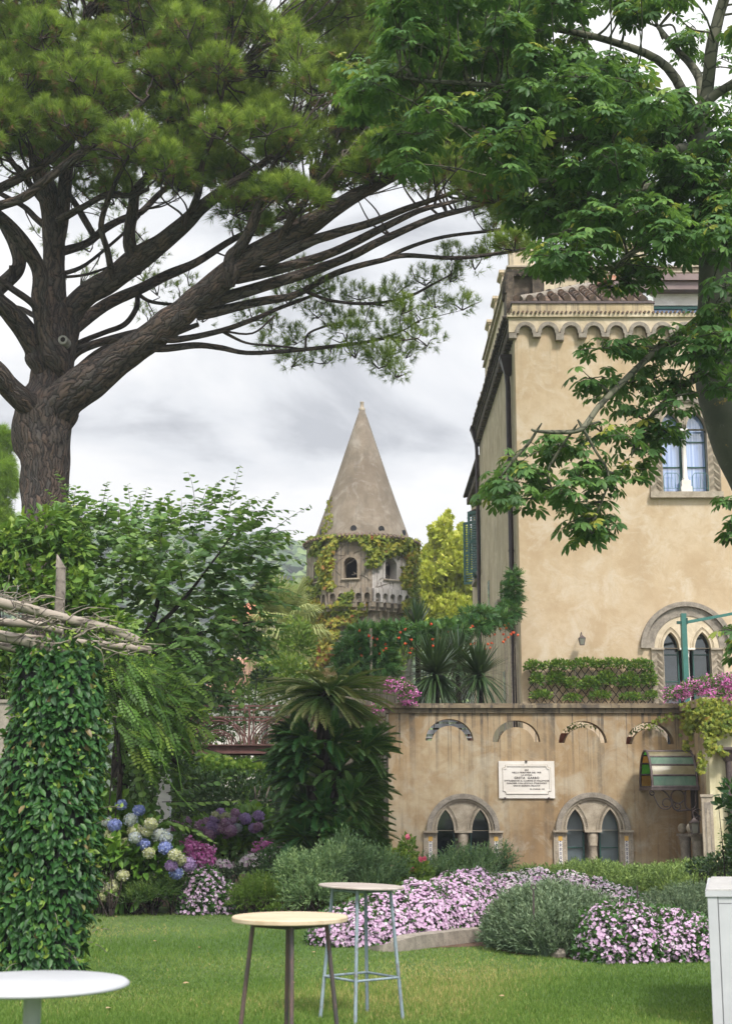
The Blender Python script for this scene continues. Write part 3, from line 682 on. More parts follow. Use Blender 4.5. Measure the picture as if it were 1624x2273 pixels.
# plaque
px0,px1,pz0,pz1=XX(1106,1730),XX(1229.5,1730),Z(1772),Z(1689.5)
pq=empty('marble_plaque',((px0+px1)/2,YT,pz0),'white marble plaque with engraved memorial inscription on the ochre wall','plaque')
p=MB(); p.box(px0,px1,YT-.035,YT+.0,pz0,pz1)
def cham(x0,x1,z0,z1,c): return [(x0+c,z0),(x1-c,z0),(x1-c,z0+c*.6),(x1-c*.6,z0+c),(x1,z0+c),(x1,z1-c),(x1-c*.6,z1-c),(x1-c,z1-c*.6),(x1-c,z1),(x0+c,z1),(x0+c,z1-c*.6),(x0+c*.6,z1-c),(x0,z1-c),(x0,z0+c),(x0+c*.6,z0+c),(x0+c,z0+c*.6)]
A=cham(px0+.085,px1-.085,pz0+.085,pz1-.085,.06); B=cham(px0+.11,px1-.11,pz0+.11,pz1-.11,.055)
plate(p,[A,B[::-1]],YT-.05,YT-.036); p.build('slab',MAT['marble'],pq)
pe=MB(); plate(pe,[cham(px0+.075,px1-.075,pz0+.075,pz1-.075,.06),cham(px0+.084,px1-.084,pz0+.084,pz1-.084,.06)[::-1]],YT-.037,YT-.0362); pe.build('groove',MAT['stone'],pq)
for (u,v) in ((1167.5,1690),(1119,1772),(1216,1772)): cl=MB(); cl.box(XX(u,1730)-.02,XX(u,1730)+.02,YT-.06,YT,Z(v)-.02,Z(v)+.02); cl.build('clamp',MAT['iron'],pq)
MAT['ink']=mottle('ink',(.05,.04,.04),(.09,.07,.07),9,.8,.05,.002)
def text(body,x,z,size,parent,name='lettering',sp=1.0):
    cu=bpy.data.curves.new('lettering','FONT'); cu.body=body; cu.size=size; cu.align_x='CENTER'; cu.align_y='CENTER'; cu.extrude=.001; cu.space_character=sp; cu.resolution_u=2
    cu.offset=size*.028
    ob=bpy.data.objects.new('lettering',cu); dg=bpy.context.evaluated_depsgraph_get(); me=ob.to_mesh()
    n=len(me.vertices); c=np.empty(n*3,np.float32); me.vertices.foreach_get('co',c); c=c.reshape(-1,3)
    V=np.stack([c[:,0]+x,YT-.0385-c[:,2],c[:,1]+z],-1); F=[tuple(q.vertices) for q in me.polygons]
    ob.to_mesh_clear(); bpy.data.objects.remove(ob); bpy.data.curves.remove(cu); return V,F
pcx=(px0+px1)/2
for body,v,s,du,sp in (('QUI',1709.5,5.6,0,1.1),('NELLA PRIMAVERA DEL 1938',1715,5.6,0,1.12),('LA DIVINA',1720.5,5.6,0,1.12),('GRETA  GARBO',1727,8.6,0,1.15),('SOTTRAENDOSI AL CLAMORE DI HOLLIWOOD',1733.3,5.6,0,1.05),('CONOBBE CON LEOPOLD STOKOWSKY',1738.8,5.6,0,1.08),('ORE DI SEGRETA FELICITA\'',1744.3,5.6,0,1.1),('ED. STURIUM, 1990',1751.8,4.4,23,1.08)):
    V,F=text(body,pcx+du*m1,Z(v),s*m1*.82,pq,sp=sp); tx=MB(); tx.add(V,F); tx.build('lettering',MAT['ink'],pq)

# ---------------------------------------------------------------- terrace floor and things seen through the crescents
ZF=Z(1652)-.03
f=MB(); f.box(xl-.02,14,YT+.325,36.0,-.04,ZF); tag(f.build('terrace',MAT['stone_grey']),'raised terrace between the wall and the villa','terrace',kind='structure')
for q,(ua,ub,v) in enumerate(((1240,1262,1625),(1388,1408,1633))):
    x0,x1=XX(ua,v),XX(ub,v)+.25; zt=Z(v); pb=MB(); yy=YT+.5
    pb.hexa([(x0+.03,yy,ZF),(x1-.03,yy,ZF),(x1-.03,yy+.3,ZF),(x0+.03,yy+.3,ZF)],[(x0,yy,zt-.04),(x1,yy,zt-.04),(x1,yy+.3,zt-.04),(x0,yy+.3,zt-.04)]); pb.box(x0-.015,x1+.015,yy-.015,yy+.315,zt-.039,zt)
    o=empty('planter',((x0+x1)/2,yy,ZF),'terracotta planter with green leaves seen through the %s crescent opening'%('third','fourth (rightmost)')[q],'planter','terracotta planters behind the terrace wall')
    pb.build('pot',MAT['terracotta'],o); lf=MB(); pp,dd=blob(((x0+x1)/2+.25,yy+.1,zt+.2),(.45,.15,.16),260); put(lf,leaf_s(.3),pp,dd+rdir(len(pp))*.6,np.array([0,0,1.])+rdir(len(pp))*.5,.07,rng.uniform(0,1,len(pp))); lf.build('foliage',MAT['vine'],o)
o=empty('garden_bench',(XX(997,1640),YT+1.2,ZF),'brown and white slatted garden bench seen through the leftmost crescent opening','bench')
bb=MB(); x0,x1=XX(938,1640),XX(1056,1640)
for s in range(3): bb.box(x0,x1,YT+1.0+.16*s,YT+1.14+.16*s,Z(1634),Z(1634)+.03)
bb.build('seat',MAT['white_paint'],o)
bb=MB()
for s in range(3): bb.box(x0,x1,YT+1.5,YT+1.53,Z(1622)+.13*s,Z(1622)+.13*s+.09)
bb.build('backrest',MAT['white_paint'],o)
for x in (x0+.04,x0+.33,x1-.33,x1-.04):
    bb=MB(); bb.tube([(x,YT+1.0,ZF),(x,YT+1.0,Z(1634)-.001)],.03,6); bb.build('leg',MAT['rust'],o); bb=MB(); bb.tube([(x,YT+1.5,ZF),(x,YT+1.58,Z(1598))],.03,6); bb.build('leg',MAT['rust'],o)

# ---------------------------------------------------------------- right wing of the wall, coming forward
YW0=27.9; xw=xr
wg=empty('wing_wall',(xw+1.2,YW0,0),'pale yellow stained wall coming forward at the right end of the terrace wall','wall')
wz=ztop+.02
b=MB()
plate(b,[[(xw,-.05),(xw+4.2,-.05),(xw+4.2,wz),(xw,wz)], [(xw+.5+.36*cos(t),wz-.62+.36*sin(t)) for t in np.linspace(pi,0,14)]+[(xw+.5+.27*cos(t),wz-.66+.27*sin(t)) for t in np.linspace(0,pi,14)]],YW0,YW0+.3)
b.build('front_face',MAT['pl_pale'],wg)
b=MB(); fr=((xw,YW0+.301,0),(0,1,0),(1,0,0))
L_=YT-YW0-.302
plate(b,[[(0,-.05),(L_,-.05),(L_,wz),(0,wz)],([(L_*.62+.26*cos(t),wz-.75+.42*sin(t)) for t in np.linspace(0,pi,12)]+[(L_*.62-.26,wz-.9),(L_*.62+.26,wz-.9)])[::-1],
   ([(L_*.60+.36,.0)]+pointed(L_*.60,1.9,.36,.55)[::-1]+[(L_*.60-.36,.0)])],0,.3,frame=fr)
b.build('side_face',MAT['pl_terrace'],wg)
b=MB(); b.box(xw-.1,xw+4.3,YW0-.12,YW0+.42,wz+.001,wz+.16); b.box(xw-.1,xw+.42,YW0+.421,YT-.13,wz+.001,wz+.16); b.build('coping',MAT['pl_terrace'],wg)
b=MB(); b.box(xw+.01,xw+.5,YW0+.7,YT-.2,0,2.4); b.build('door',MAT['dark'],wg)
# pair of columns and the frame panel beside the door
for i,(u,rpx,y) in enumerate(((1519,11.5,29.3),(1546,12.5,28.6))):
    o=empty('stone_column',(XX(u,1850,y),y,0),'short stone column','column','pair of stone columns by the side door')
    o['label']='short stone column under the glass canopy, '+('left one of the pair' if i==0 else 'right one of the pair'); mm=MPP(u,1850,y); r=rpx*mm; H=Z(1852,y,u)
    c=MB(); x=XX(u,1850,y); c.lathe([(r*1.35,0),(r*1.35,.08),(r*1.05,.16),(r,.25),(r*.94,H-.2),(r*1.05,H-.18),(r*.96,H-.15),(r*1.1,H-.1),(r*1.25,H-.04)],(x,y,0),22); c.build('shaft',MAT['stone_grey'],o)
    c=MB(); c.box(x-r*1.35,x+r*1.35,y-r*1.35,y+r*1.35,H-.039,H+.015); c.build('capital',MAT['stone_grey'],o)
    c=MB(); c.lathe([(.01,0),(.06,.02),(.085,.07),(.09,.12),(.06,.18),(.02,.20)],(x-r*(.5 if i==0 else 1.1),y,H+.016),12); c.build('ball_finial',MAT['stone'],o)
y=27.84; o=MB(); xq0,xq1,zq=XX(1559,1850,y),XX(1584,1850,y),Z(1769,y,1571); x=(xq0+xq1)/2; o.box(xq0,xq1,y,y+.055,0,zq); o.box(xq0-.02,xq1+.02,y-.02,y+.058,zq+.001,zq+.05)
plate(o,[[(xq0+.05,.3),(xq1-.05,.3),(xq1-.05,zq-.1),(xq0+.05,zq-.1)]],y-.008,y-.001,mat=1); plate(o,[([(xq0+.075,.4),(xq1-.075,.4)]+pointed(x,zq-.45,(xq1-xq0)/2-.075,.25)[::-1])],y-.016,y-.009,mat=0)
tag(o.build('door_surround',[MAT['stone'],MAT['stone_grey']],loc=(x,y,0)),'narrow pale marble door surround at the corner of the yellow wall','door surround')
# drain pipe with hopper on the wing
o=empty('drainpipe',(XX(1622,1800,YW0-.1),YW0-.1,0),'brown drainpipe with a funnel top on the pale yellow wall at the right edge','drainpipe')
x=XX(1621,1800,YW0-.1); b=MB(); b.tube([(x,YW0-.1,0),(x,YW0-.1,Z(1690,YW0))],.065,12); 
for v in (1740,1840): b.tube([(x,YW0-.1,Z(v,YW0)),(x,YW0-.1,Z(v,YW0)+.05)],.075,12)
b.build('pipe',MAT['iron'],o)
b=MB(); b.hexa([(x-.07,YW0-.17,Z(1690,YW0)),(x+.07,YW0-.17,Z(1690,YW0)),(x+.07,YW0-.02,Z(1690,YW0)),(x-.07,YW0-.02,Z(1690,YW0))],[(x-.16,YW0-.26,Z(1665,YW0)),(x+.16,YW0-.26,Z(1665,YW0)),(x+.16,YW0-.02,Z(1665,YW0)),(x-.16,YW0-.02,Z(1665,YW0))]); b.box(x-.18,x+.18,YW0-.28,YW0-.01,Z(1665,YW0)+.001,Z(1665,YW0)+.05); b.build('hopper',MAT['iron'],o)

# ---------------------------------------------------------------- barrel canopy of coloured glass
yb,yf=YT-.02,28.72; zlo=Z(1747,yf,1447); ztp=Z(1667,29.6,1440); xa=XX(1420,1747,YT); xb2=xw-.02
o=empty('glass_canopy',(xa,YT,zlo),'barrel shaped iron canopy with green and amber glass panes over the side door','canopy')
def arcyz(t): return ((yb+yf)/2-(yf-yb)/2*-cos(t)*-1, zlo+(ztp-zlo)*sin(t))
def yz(t): return ((yb+yf)/2+(yb-yf)/2*cos(t), zlo+(ztp-zlo)*sin(t))     # t=0 at the wall, pi at the front
for x in (xa,xb2-.03):
    b=MB(); b.tube([(x,*yz(t)) for t in np.linspace(0,pi,22)],.026,6); b.build('rib',MAT['iron'],o)
ts=[0,.36,.72,1.08,1.45,1.82,2.18,2.5,2.82,pi]
for t in ts:
    b=MB(); y_,z_=yz(t); b.tube([(xa-.02,y_,z_),(xb2,y_,z_)],.022 if 0<t<3.1 else .035,6); b.build('bar',MAT['iron'],o)
gm=['glass_amber','glass_bright','glass_amber','glass_bright','glass_olive','glass_olive','glass_green','glass_olive','glass_green']
for i in range(9):
    b=MB(); n=5; tt=np.linspace(ts[i]+.02,ts[i+1]-.02,n); V=[]
    for t in tt:
        y_,z_=yz(t); V+=[(xa+.01,y_,z_),(xb2-.03,y_,z_)]
    b.add(V,[(2*k,2*k+1,2*k+3,2*k+2) for k in range(n-1)],smooth=True); b.build('pane',MAT[gm[i]],o)
b=MB(); b.box(xa-.03,xb2,yf-.03,yf+.03,zlo-.06,zlo-.005); b.box(xa-.03,xa+.03,yf+.031,yb,zlo-.06,zlo-.005); b.build('gutter',MAT['iron'],o)
# scroll brackets
def scroll(c,r0,r1,a0,turns,n=30):
    t=np.linspace(0,1,n); r=r0*(1-t)+r1*t; a=a0+turns*2*pi*t; return [(c[0]+r_*cos(a_),c[1]+r_*sin(a_)) for r_,a_ in zip(r,a)]
sb=MB(); yq=28.8
def pz(u,v): q=P(u,v,yq); return (q[0],q[2])
def wire(pts,r=.014): sb.tube([(x,yq,z) for x,z in pts],r,5)
mm=MPP(1500,1800,yq)
wire(spline([pz(1445,1753),pz(1458,1750),pz(1475,1758),pz(1488,1775),pz(1492,1790),pz(1503,1800),pz(1520,1798),pz(1538,1800),pz(1552,1812),pz(1558,1822)],4),.016)
wire(scroll(pz(1447,1760),7*mm,2*mm,1.5,1.2)); wire(scroll(pz(1502,1789),11*mm,3*mm,2.5,1.4)); wire(scroll(pz(1560,1815),9*mm,2*mm,3,1.5)); wire(scroll(pz(1545,1820),7*mm,2*mm,0,1.2))
wire(arc(*pz(1503,1768),15*mm,.3,2*pi-.6,24)); 
e=[(x,z) for x,z in arc(*pz(1531,1762),12*mm,0,pi,12)]+[(x,z) for x,z in arc(*pz(1531,1785),12*mm,pi,2*pi,12)]; wire(e+[e[0]])
wire(spline([pz(1448,1762),pz(1462,1790),pz(1480,1796),pz(1490,1786)],4),.012); wire(scroll(pz(1478,1783),12*mm,7*mm,-1,1.0),.012)
tag(sb.build('scroll_bracket',MAT['iron'],loc=(XX(1500,1790,yq),yq,Z(1800,yq))),'wrought iron scrollwork bracket hanging under the glass canopy','bracket')
def lantern(name,u,vt,vb,y,wpx,label,wall=True):
    x=XX(u,vb,y); zt=Z(vt,y,u); zb=Z(vb,y,u); w=wpx*MPP(u,vb,y)/2; H=zt-zb; o=empty(name,(x,y,zb),label,'lantern')
    b=MB(); zz=zb+H*.62
    for sx,sy in ((-1,-1),(1,-1),(1,1),(-1,1)): b.tube([(x+sx*w*.55,y+sy*w*.55,zb),(x+sx*w*.85,y+sy*w*.85,zz)],w*.07,5)
    b.box(x-w*.6,x+w*.6,y-w*.6,y+w*.6,zb-.012,zb); b.build('frame',MAT['iron'],o)
    b=MB(); b.lathe([(w*1.35,0),(w*1.3,H*.03),(w*.3,H*.26),(w*.2,H*.3),(w*.2,H*.34),(.004,H*.38)],(x,y,zz),4,smooth=False,ang0=pi/4); b.build('cap',MAT['iron'],o)
    b=MB(); b.hexa([(x-w*.52,y-w*.52,zb+.004),(x+w*.52,y-w*.52,zb+.004),(x+w*.52,y+w*.52,zb+.004),(x-w*.52,y+w*.52,zb+.004)],[(x-w*.8,y-w*.8,zz-.003),(x+w*.8,y-w*.8,zz-.003),(x+w*.8,y+w*.8,zz-.003),(x-w*.8,y+w*.8,zz-.003)]); b.build('glass',MAT['glass_lantern'],o)
    b=MB()
    if wall: b.tube(spline([(x,y,zt-.02),(x,y+.06,zt+.06),(x,y+.2,zt+.02),(x,y+.34,zt-.1)],4),.01,5)
    else: b.tube(spline([(x,y,zt-.02),(x-.02,y,zt+.08),(x+.08,y,zt+.14),(x+.16,y,zt+.1)],4),.01,5)
    b.build('arm',MAT['iron'],o)
MAT['glass_lantern']=glass('glass_lantern',(.2,.2,.17),.15,.3)
lantern('lantern',1540.5,1812,1850,28.3,22,'small square iron lantern hanging from the scrollwork bracket',False)

# ---------------------------------------------------------------- villa
YM=36.0
def ZM(v,u=1250): return float(P(u,v,YM)[2])
def XM(u,v=1300): return float(P(u,v,YM)[0])
vl=empty('villa',(XM(1400),YM,0),'tall pale ochre villa with arched cornice and Gothic windows','building')
x0=XM(1149,1100); x1=16.0; zc=ZM(706); YB=55.0
m2=MPP(1500,1440,YM)
# lower two-light window
cL=XM(1523,1440); zsL=ZM(1439,1523); wL=17.6*m2; offL=35*m2; hL=36*m2; RL=103*m2
# upper one
m3=MPP(1515,1000,YM); cU=XM(1515,953); zsU=ZM(953,1515); zbU=ZM(1093,1515); wU=22*m3; offU=28.3*m3; hU=40*m3; RU=80*m3; jwU=27*m3
w_=MB(); plate(w_,[[(x0,0),(x1,0),(x1,zc),(x0,zc)],hole(cL,zsL,ZF+.1,offL,wL,RL,1.0,.68)[::-1],hole(cU,zsU,zbU,offU,wU,RU,.95)[::-1]],YM,YM+.4)
w_.build('front_wall',MAT['pl_main'],vl)
bifora(vl,cL,zsL,ZF+.1,YM,wL,offL,hL,RL,27*m2,'diag',MAT['glass_dark'],5*m2,[ZM(1452,1523),ZM(1512,1523)],'rough',thin=True,mhood=MAT['stone_grey'],pale=MAT['pl_upper'])
wu=bifora(vl,cU,zsU,zbU,YM,wU,offU,hU,RU,jwU,'diag',MAT['glass_curtain_sky'],5.3*m3,[ZM(978,1515),ZM(1034,1515)],'plain',.95,True,True,base=26*m3,mstone=MAT['stone'])
for sx in (-1,1):                                       # little railings in the upper window
    xc=cU+sx*offU*1.12; b=MB(); ww=wU*.78; yy=YM-.06; z0=zbU+.0; z1=zbU+.5
    b.tube([(xc-ww,yy,z0),(xc-ww,yy,z1-.08),(xc-ww+.06,yy,z1),(xc+ww-.06,yy,z1),(xc+ww,yy,z1-.08),(xc+ww,yy,z0)],.009,5)
    for t in (-.45,0,.45): b.tube([(xc+t*ww,yy,z0+.1),(xc+t*ww,yy,z1)],.006,4)
    b.tube([(xc-ww,yy,z0+.1),(xc+ww,yy,z0+.1)],.007,4); b.build('railing',MAT['green_paint'],wu)
# side wall, two lengths, and back
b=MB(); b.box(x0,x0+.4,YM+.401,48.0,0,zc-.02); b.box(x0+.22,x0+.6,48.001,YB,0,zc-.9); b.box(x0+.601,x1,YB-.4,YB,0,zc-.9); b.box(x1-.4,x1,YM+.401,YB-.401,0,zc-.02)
b.build('side_wall',MAT['pl_side_shaded'],vl)
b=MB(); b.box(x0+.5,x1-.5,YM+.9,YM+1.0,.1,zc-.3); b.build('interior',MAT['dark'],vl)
# cornice of small arches on corbels
m4=MPP(1250,740,YM); pitch=50.4*m4; ro=23.2*m4; ri=14.5*m4; za=ZM(740); ztc=zc-.02
arcs=MB(); band=MB(); n=int((x1-x0)/pitch)+1; xs0=XM(1141,740)+ro
hl=[]
k=0; x=xs0
while x<x1-ro:
    hl.append(x); x+=pitch; k+=1
top=[(x0-.16,ztc),(x0-.16,za)]
for x in hl: top+=[(x-ro,za)]+[(x+ro*cos(t),za+ro*sin(t)) for t in np.linspace(pi,0,14)]
top+=[(x1,za),(x1,ztc)]
plate(band,[top[::-1]],YM-.10,YM); band.build('arch_band',MAT['pl_upper'],vl)
for i,x in enumerate(hl):
    plate(arcs,[arc(x,za,ro-.002,0,pi,16)+arc(x,za,ri,pi,0,16)],YM-.16,YM)
    plate(arcs,[[(x-ro,za-.04),(x-ri,za-.04),(x-ri,za-.002),(x-ro,za-.002)]],YM-.16,YM); plate(arcs,[[(x+ri,za-.04),(x+ro,za-.04),(x+ro,za-.002),(x+ri,za-.002)]],YM-.16,YM)
    dz=(.10,.19,.12)[i%3]; xc=x+pitch/2; arcs.box(xc-.105,xc+.105,YM-.17,YM-.001,za-.045-dz,za-.041)
arcs.box(x0-.16,x0+.04,YM-.165,YM-.001,za-.18,za-.041); arcs.build('arch_moulding',MAT['stone_grey'],vl)
b=MB(); b.box(x0-.2,x1,YM-.17,YM+.1,ztc+.001,ztc+.10); b.build('cornice',MAT['pl_upper'],vl)
b=MB(); n=int((x1-x0)/.115)
for i in range(n):
    xx=x0-.2+i*.115; b.tube([(xx+.06,YM-.22+rng.normal()*.012,ztc+.115+rng.normal()*.004),(xx+.06,YM+.12,ztc+.15)],[.036,.03],6)
b.build('eave_tiles',MAT['tile'],vl)
# side eave: dark tiles over a corbelled cornice
b=MB()
for i in range(100):
    yy=YM+.1+i*.12
    b.tube([(x0-.30+rng.normal()*.012,yy,zc+.04),(x0+.1,yy,zc+.12)],[.05,.045],6)
    if i%2==0: b.tube([(x0-.22,yy,zc-.04),(x0+.0,yy,zc-.01)],.05,5)
b.box(x0-.18,x0-.002,YM+.05,48.0,zc-.16,zc-.08); b.box(x0-.14,x0-.002,YM+.05,48.0,zc-.36,zc-.161)
for i in range(40):
    yy=YM+.2+i*.3; b.box(x0-.16,x0-.001,yy,yy+.13,zc-.52,zc-.361)
for i in range(55):
    yy=48.1+i*.125; b.tube([(x0-.1,yy,zc-.86),(x0+.5,yy,zc-.74)],.05,6)
b.box(x0+.04,x0+.218,48.05,YB,zc-1.15,zc-.93)
b.build('side_eave',MAT['tile_dark'],vl)
# gutters
def drain(px_top,vt,Y,xoff,label,matn,r=.06):
    x=x0-xoff; zt=float(P(px_top,vt,Y)[2]); o=empty('drainpipe',(x,Y,0),label,'drainpipe'); b=MB()
    b.tube([(x,Y,0.0),(x,Y,zt-1.0),(x,Y,zt-.85),(x-.02,Y,zt-.55)],r,10)
    for z in np.arange(1.5,zt-1,2.2): b.tube([(x,Y,z),(x,Y,z+.06)],r*1.15,10)
    b.build('pipe',MAT[matn],o); b=MB(); b.hexa([(x-.08,Y-.08,zt-.56),(x+.08,Y-.08,zt-.56),(x+.08,Y+.08,zt-.56),(x-.08,Y+.08,zt-.56)],[(x-.2,Y-.2,zt-.1),(x+.16,Y-.2,zt-.1),(x+.16,Y+.2,zt-.1),(x-.2,Y+.2,zt-.1)])
    b.box(x-.22,x+.18,Y-.22,Y+.22,zt-.099,zt-.02); b.build('hopper',MAT[matn],o)
drain(1128,790,37.0,.1,'nearly black drainpipe near the front corner of the villa','pipe_dark',.07)
drain(1062,948,47.6,.12,'dark brown drainpipe halfway along the side of the villa','pipe_dark',.06)
# shutters and side windows
def side_window(Y,zt,zb,label_unused=None,half=.55,shut=True,depth=.0):
    xs=x0+(.22 if Y>48 else 0)
    w=bpy.data.objects.new('window',None); COL.objects.link(w); w.parent=vl; w.location=tuple(np.array((xs,Y,zb))-wloc(vl))
    b=MB(); b.box(xs-.012,xs-.002,Y-half,Y+half,zb,zt); b.build('pane',MAT['glass_dark'],w)
    b=MB(); b.box(xs-.16,xs-.003,Y-half-.15,Y+half+.15,zb-.12,zb-.001); b.build('sill',MAT['stone_grey'],w)
    if shut:
        b=MB(); b.hexa([(xs-.30,Y-half-.1,zt+.10),(xs-.002,Y-half-.1,zt+.22),(xs-.002,Y+half+.1,zt+.22),(xs-.30,Y+half+.1,zt+.10)],[(xs-.30,Y-half-.1,zt+.14),(xs-.002,Y-half-.1,zt+.26),(xs-.002,Y+half+.1,zt+.26),(xs-.30,Y+half+.1,zt+.14)]); b.build('canopy',MAT['tile'],w)
        for s,an in ((-1,.35),(1,.9)):
            hy=Y+s*half; b=MB(); dx,dy=-sin(an),-s*cos(an)*-1*-1
            ax=(-sin(an),s*cos(an)*-1 if s>0 else -cos(an)*-1,0); ax=(-abs(sin(an)),(-s)*-cos(an),0)
            L=half*.98; t=.045; nrm=(ax[1],-ax[0])
            def q(a,c,z): return (xs-.02+ax[0]*a+nrm[0]*c,hy+ax[1]*a+nrm[1]*c,z)
            for a0_,a1_ in ((0,.09),(L-.09,L)): b.hexa([q(a0_,0,zb),q(a1_,0,zb),q(a1_,t,zb),q(a0_,t,zb)],[q(a0_,0,zt),q(a1_,0,zt),q(a1_,t,zt),q(a0_,t,zt)])
            for z0_,z1_ in ((zb,zb+.1),(zt-.1,zt),((zb+zt)/2-.05,(zb+zt)/2+.05)): b.hexa([q(.091,.003,z0_),q(L-.091,.003,z0_),q(L-.091,t-.003,z0_),q(.091,t-.003,z0_)],[q(.091,.003,z1_),q(L-.091,.003,z1_),q(L-.091,t-.003,z1_),q(.091,t-.003,z1_)])
            for z_ in np.arange(zb+.14,zt-.12,.09): b.hexa([q(.091,.0,z_),q(L-.091,.0,z_),q(L-.091,t,z_+.04),q(.091,t,z_+.04)],[q(.091,.0,z_+.012),q(L-.091,.0,z_+.012),q(L-.091,t,z_+.052),q(.091,t,z_+.052)])
            b.build('shutter',MAT['green_dark'],w)
def zy(u,v,Y): return float(P(u,v,Y)[2])
side_window(50.2,zy(1050,1125,50.2),zy(1050,1262,50.2))
side_window(52.6,zy(1040,1150,52.6),zy(1040,1290,52.6))
for Y,v0,v1 in ((45.2,1290,1385),(41,1290,1335),(40.5,1490,1625)):
    side_window(Y,zy(1080,v0,Y),zy(1080,v1,Y),half=.28,shut=False)
# attic block with tiled roof
xa1=XM(1139,690); xa2=XM(1456,690); za1=ZM(706)+.12; za2=ZM(664,1250); ya=YM+.35
b=MB(); plate(b,[[(xa1,za1),(xa2,za1),(xa2,za2),(xa1,za2)]],ya,ya+.2); b.box(xa1,xa1+.2,ya+.201,ya+5,za1,za2); b.box(xa2-.2,xa2,ya+.201,ya+5,za1,za2); b.build('attic_wall',MAT['pl_attic'],vl)
b=MB(); b.box(xa1-.03,xa2+.03,ya-.04,ya+.25,za2+.001,za2+.06); b.build('flashing',MAT['iron'],vl)
b=MB(); b.box(xa2-.1,xa2+.03,ya+.251,ya+5,za2+.001,za2+.05)
b.hexa([(xa2-.12,ya+.1,za2+.061),(xa2+.02,ya+.1,za2+.061),(xa2+.02,ya+3.5,za2+.35),(xa2-.12,ya+3.5,za2+.35)],[(xa2-.12,ya+.1,za2+.2),(xa2+.02,ya+.1,za2+.2),(xa2+.02,ya+3.5,za2+1.95),(xa2-.12,ya+3.5,za2+1.95)]); b.build('roof_edge',MAT['metal_sheet'],vl)
# sloping tiled roof: a hip rising towards the right
b=MB()
def zr(x,y): 
    return za2+.06+(y-ya)*.52
tilex=np.arange(xa1+.15,xa2-.2,.34)
for x in tilex:
    L=min(3.5,(x-xa1)*1.0+.2)
    ys=np.arange(ya+.12,ya+L,.36)
    for y in ys:
        z=zr(x,y); j=rng.normal()*.012
        b.tube([(x+j,y-.06,z+.05),(x+j,y+.34,z+.05+.36*.52-.03)],[.10,.078],8,smooth=True)
    b.tube([(x+.17,ya+.08,zr(x,ya)-.02),(x+.17,ya+L,zr(x,ya+L)-.03)],.085,6)
b.build('roof_tiles',MAT['tile'],vl)
b=MB(); q=[(xa1+.02,ya+.1,za2+.03),(xa2-.1,ya+.1,za2+.03),(xa2-.1,ya+3.6,za2+1.9),(xa1+3.4,ya+3.6,za2+1.9)]
b.hexa(q,[(a,bb,c+.02) for a,bb,c in q]); 
b.tube(spline([(xa1+.2,ya+.15,za2+.16),(xa1+1.2,ya+1.15,za2+.68),(xa1+2.3,ya+2.3,za2+1.28),(xa1+3.4,ya+3.5,za2+1.92)],6),.13,7,wob=.15); b.build('roof_bed',MAT['stone_grey'],vl)
# sooty chimney
cx_=XM(1186,650); o=bpy.data.objects.new('chimney',None); COL.objects.link(o); o.parent=vl; o.location=tuple(np.array((cx_,ya+1.2,za2))-wloc(vl))
yc=ya+.9; MAT['soot']=mottle('soot',(.03,.025,.022),(.22,.17,.12),2.2,.95,.5,.02,(.04,.035,.03),30)
b=MB(); zt=float(P(1170,612,yc)[2]); b.box(cx_-.42,cx_+.42,yc,yc+.8,za2-.6,zt); b.box(cx_+.08,cx_+.36,yc-.14,yc-.002,za2+.0,zt-.12); b.build('stack',MAT['soot'],o)
b=MB()
for i in range(9):
    x=cx_-.55+i*.145; b.tube([(x,yc-.25,zt+.02+rng.normal()*.01),(x,yc+.4,zt+.2)],[.085,.07],7)
for i in range(5):
    b.tube([(cx_-.62,yc-.2+i*.2,zt-.02),(cx_-.60+rng.normal()*.03,yc-.2+i*.2,zt-.5-.1*rng.uniform())],[.08,.06],6)
b.tube([(cx_+.7,yc-.1,zt+.1),(cx_+.62,yc-.1,zt-.28)],[.08,.05],6); b.build('chimney_tiles',MAT['tile_dark'],o)
b=MB(); b.hexa([(cx_-.68,yc-.25,za2-.35),(cx_-.45,yc-.25,za2-.4),(cx_-.45,yc+.5,za2-.4),(cx_-.68,yc+.5,za2-.35)],[(cx_-.62,yc-.25,zt),(cx_-.43,yc-.25,zt),(cx_-.43,yc+.5,zt),(cx_-.62,yc+.5,zt)]); b.build('chimney_side',MAT['soot'],o)
# glazed penthouse to the right of the attic
xg0=xa2+.02; xg1=x1-.5; yg=YM+1.6; gz=lambda v:float(P(1500,v,yg)[2])
b=MB(); b.box(xg0,xg1,yg,yg+.3,gz(678),gz(652)); b.build('penthouse_wall',MAT['pl_white'],vl)
b=MB(); b.box(xg0-.9,xg1,yg-.35,yg+.6,gz(652)+.001,gz(634)); b.box(xg0-.7,xg1,yg-.45,yg+.6,gz(634)+.001,gz(620)); b.build('fascia',MAT['brown_sheet'],vl)
b=MB(); b.box(xg0,xg1,yg+.05,yg+.2,gz(684),gz(678)-.001); 
for x in np.arange(xg0,xg1,1.05): b.box(x,x+.14,yg+.03,yg+.2,za1-.2,gz(684)-.001)
b.box(xg0,xg1,yg+.06,yg+.19,za1-.2,za1-.05); b.build('window_frame',MAT['green_paint'],vl)
b=MB(); b.box(xg0+.05,xg1,yg+.12,yg+.14,za1-.2,gz(684)); b.build('pane',MAT['glass_curtain_sky'],vl)
b=MB(); 
for i in range(46):
    x=xg0-1.0+i*.2; s=(i/46)
    for y in np.arange(yg+.3,yg+1.8,.4): b.tube([(x,y-.1,gz(618)+(y-yg)*.28),(x,y+.35,gz(618)+(y-yg+.4)*.28)],[.1,.08],6)
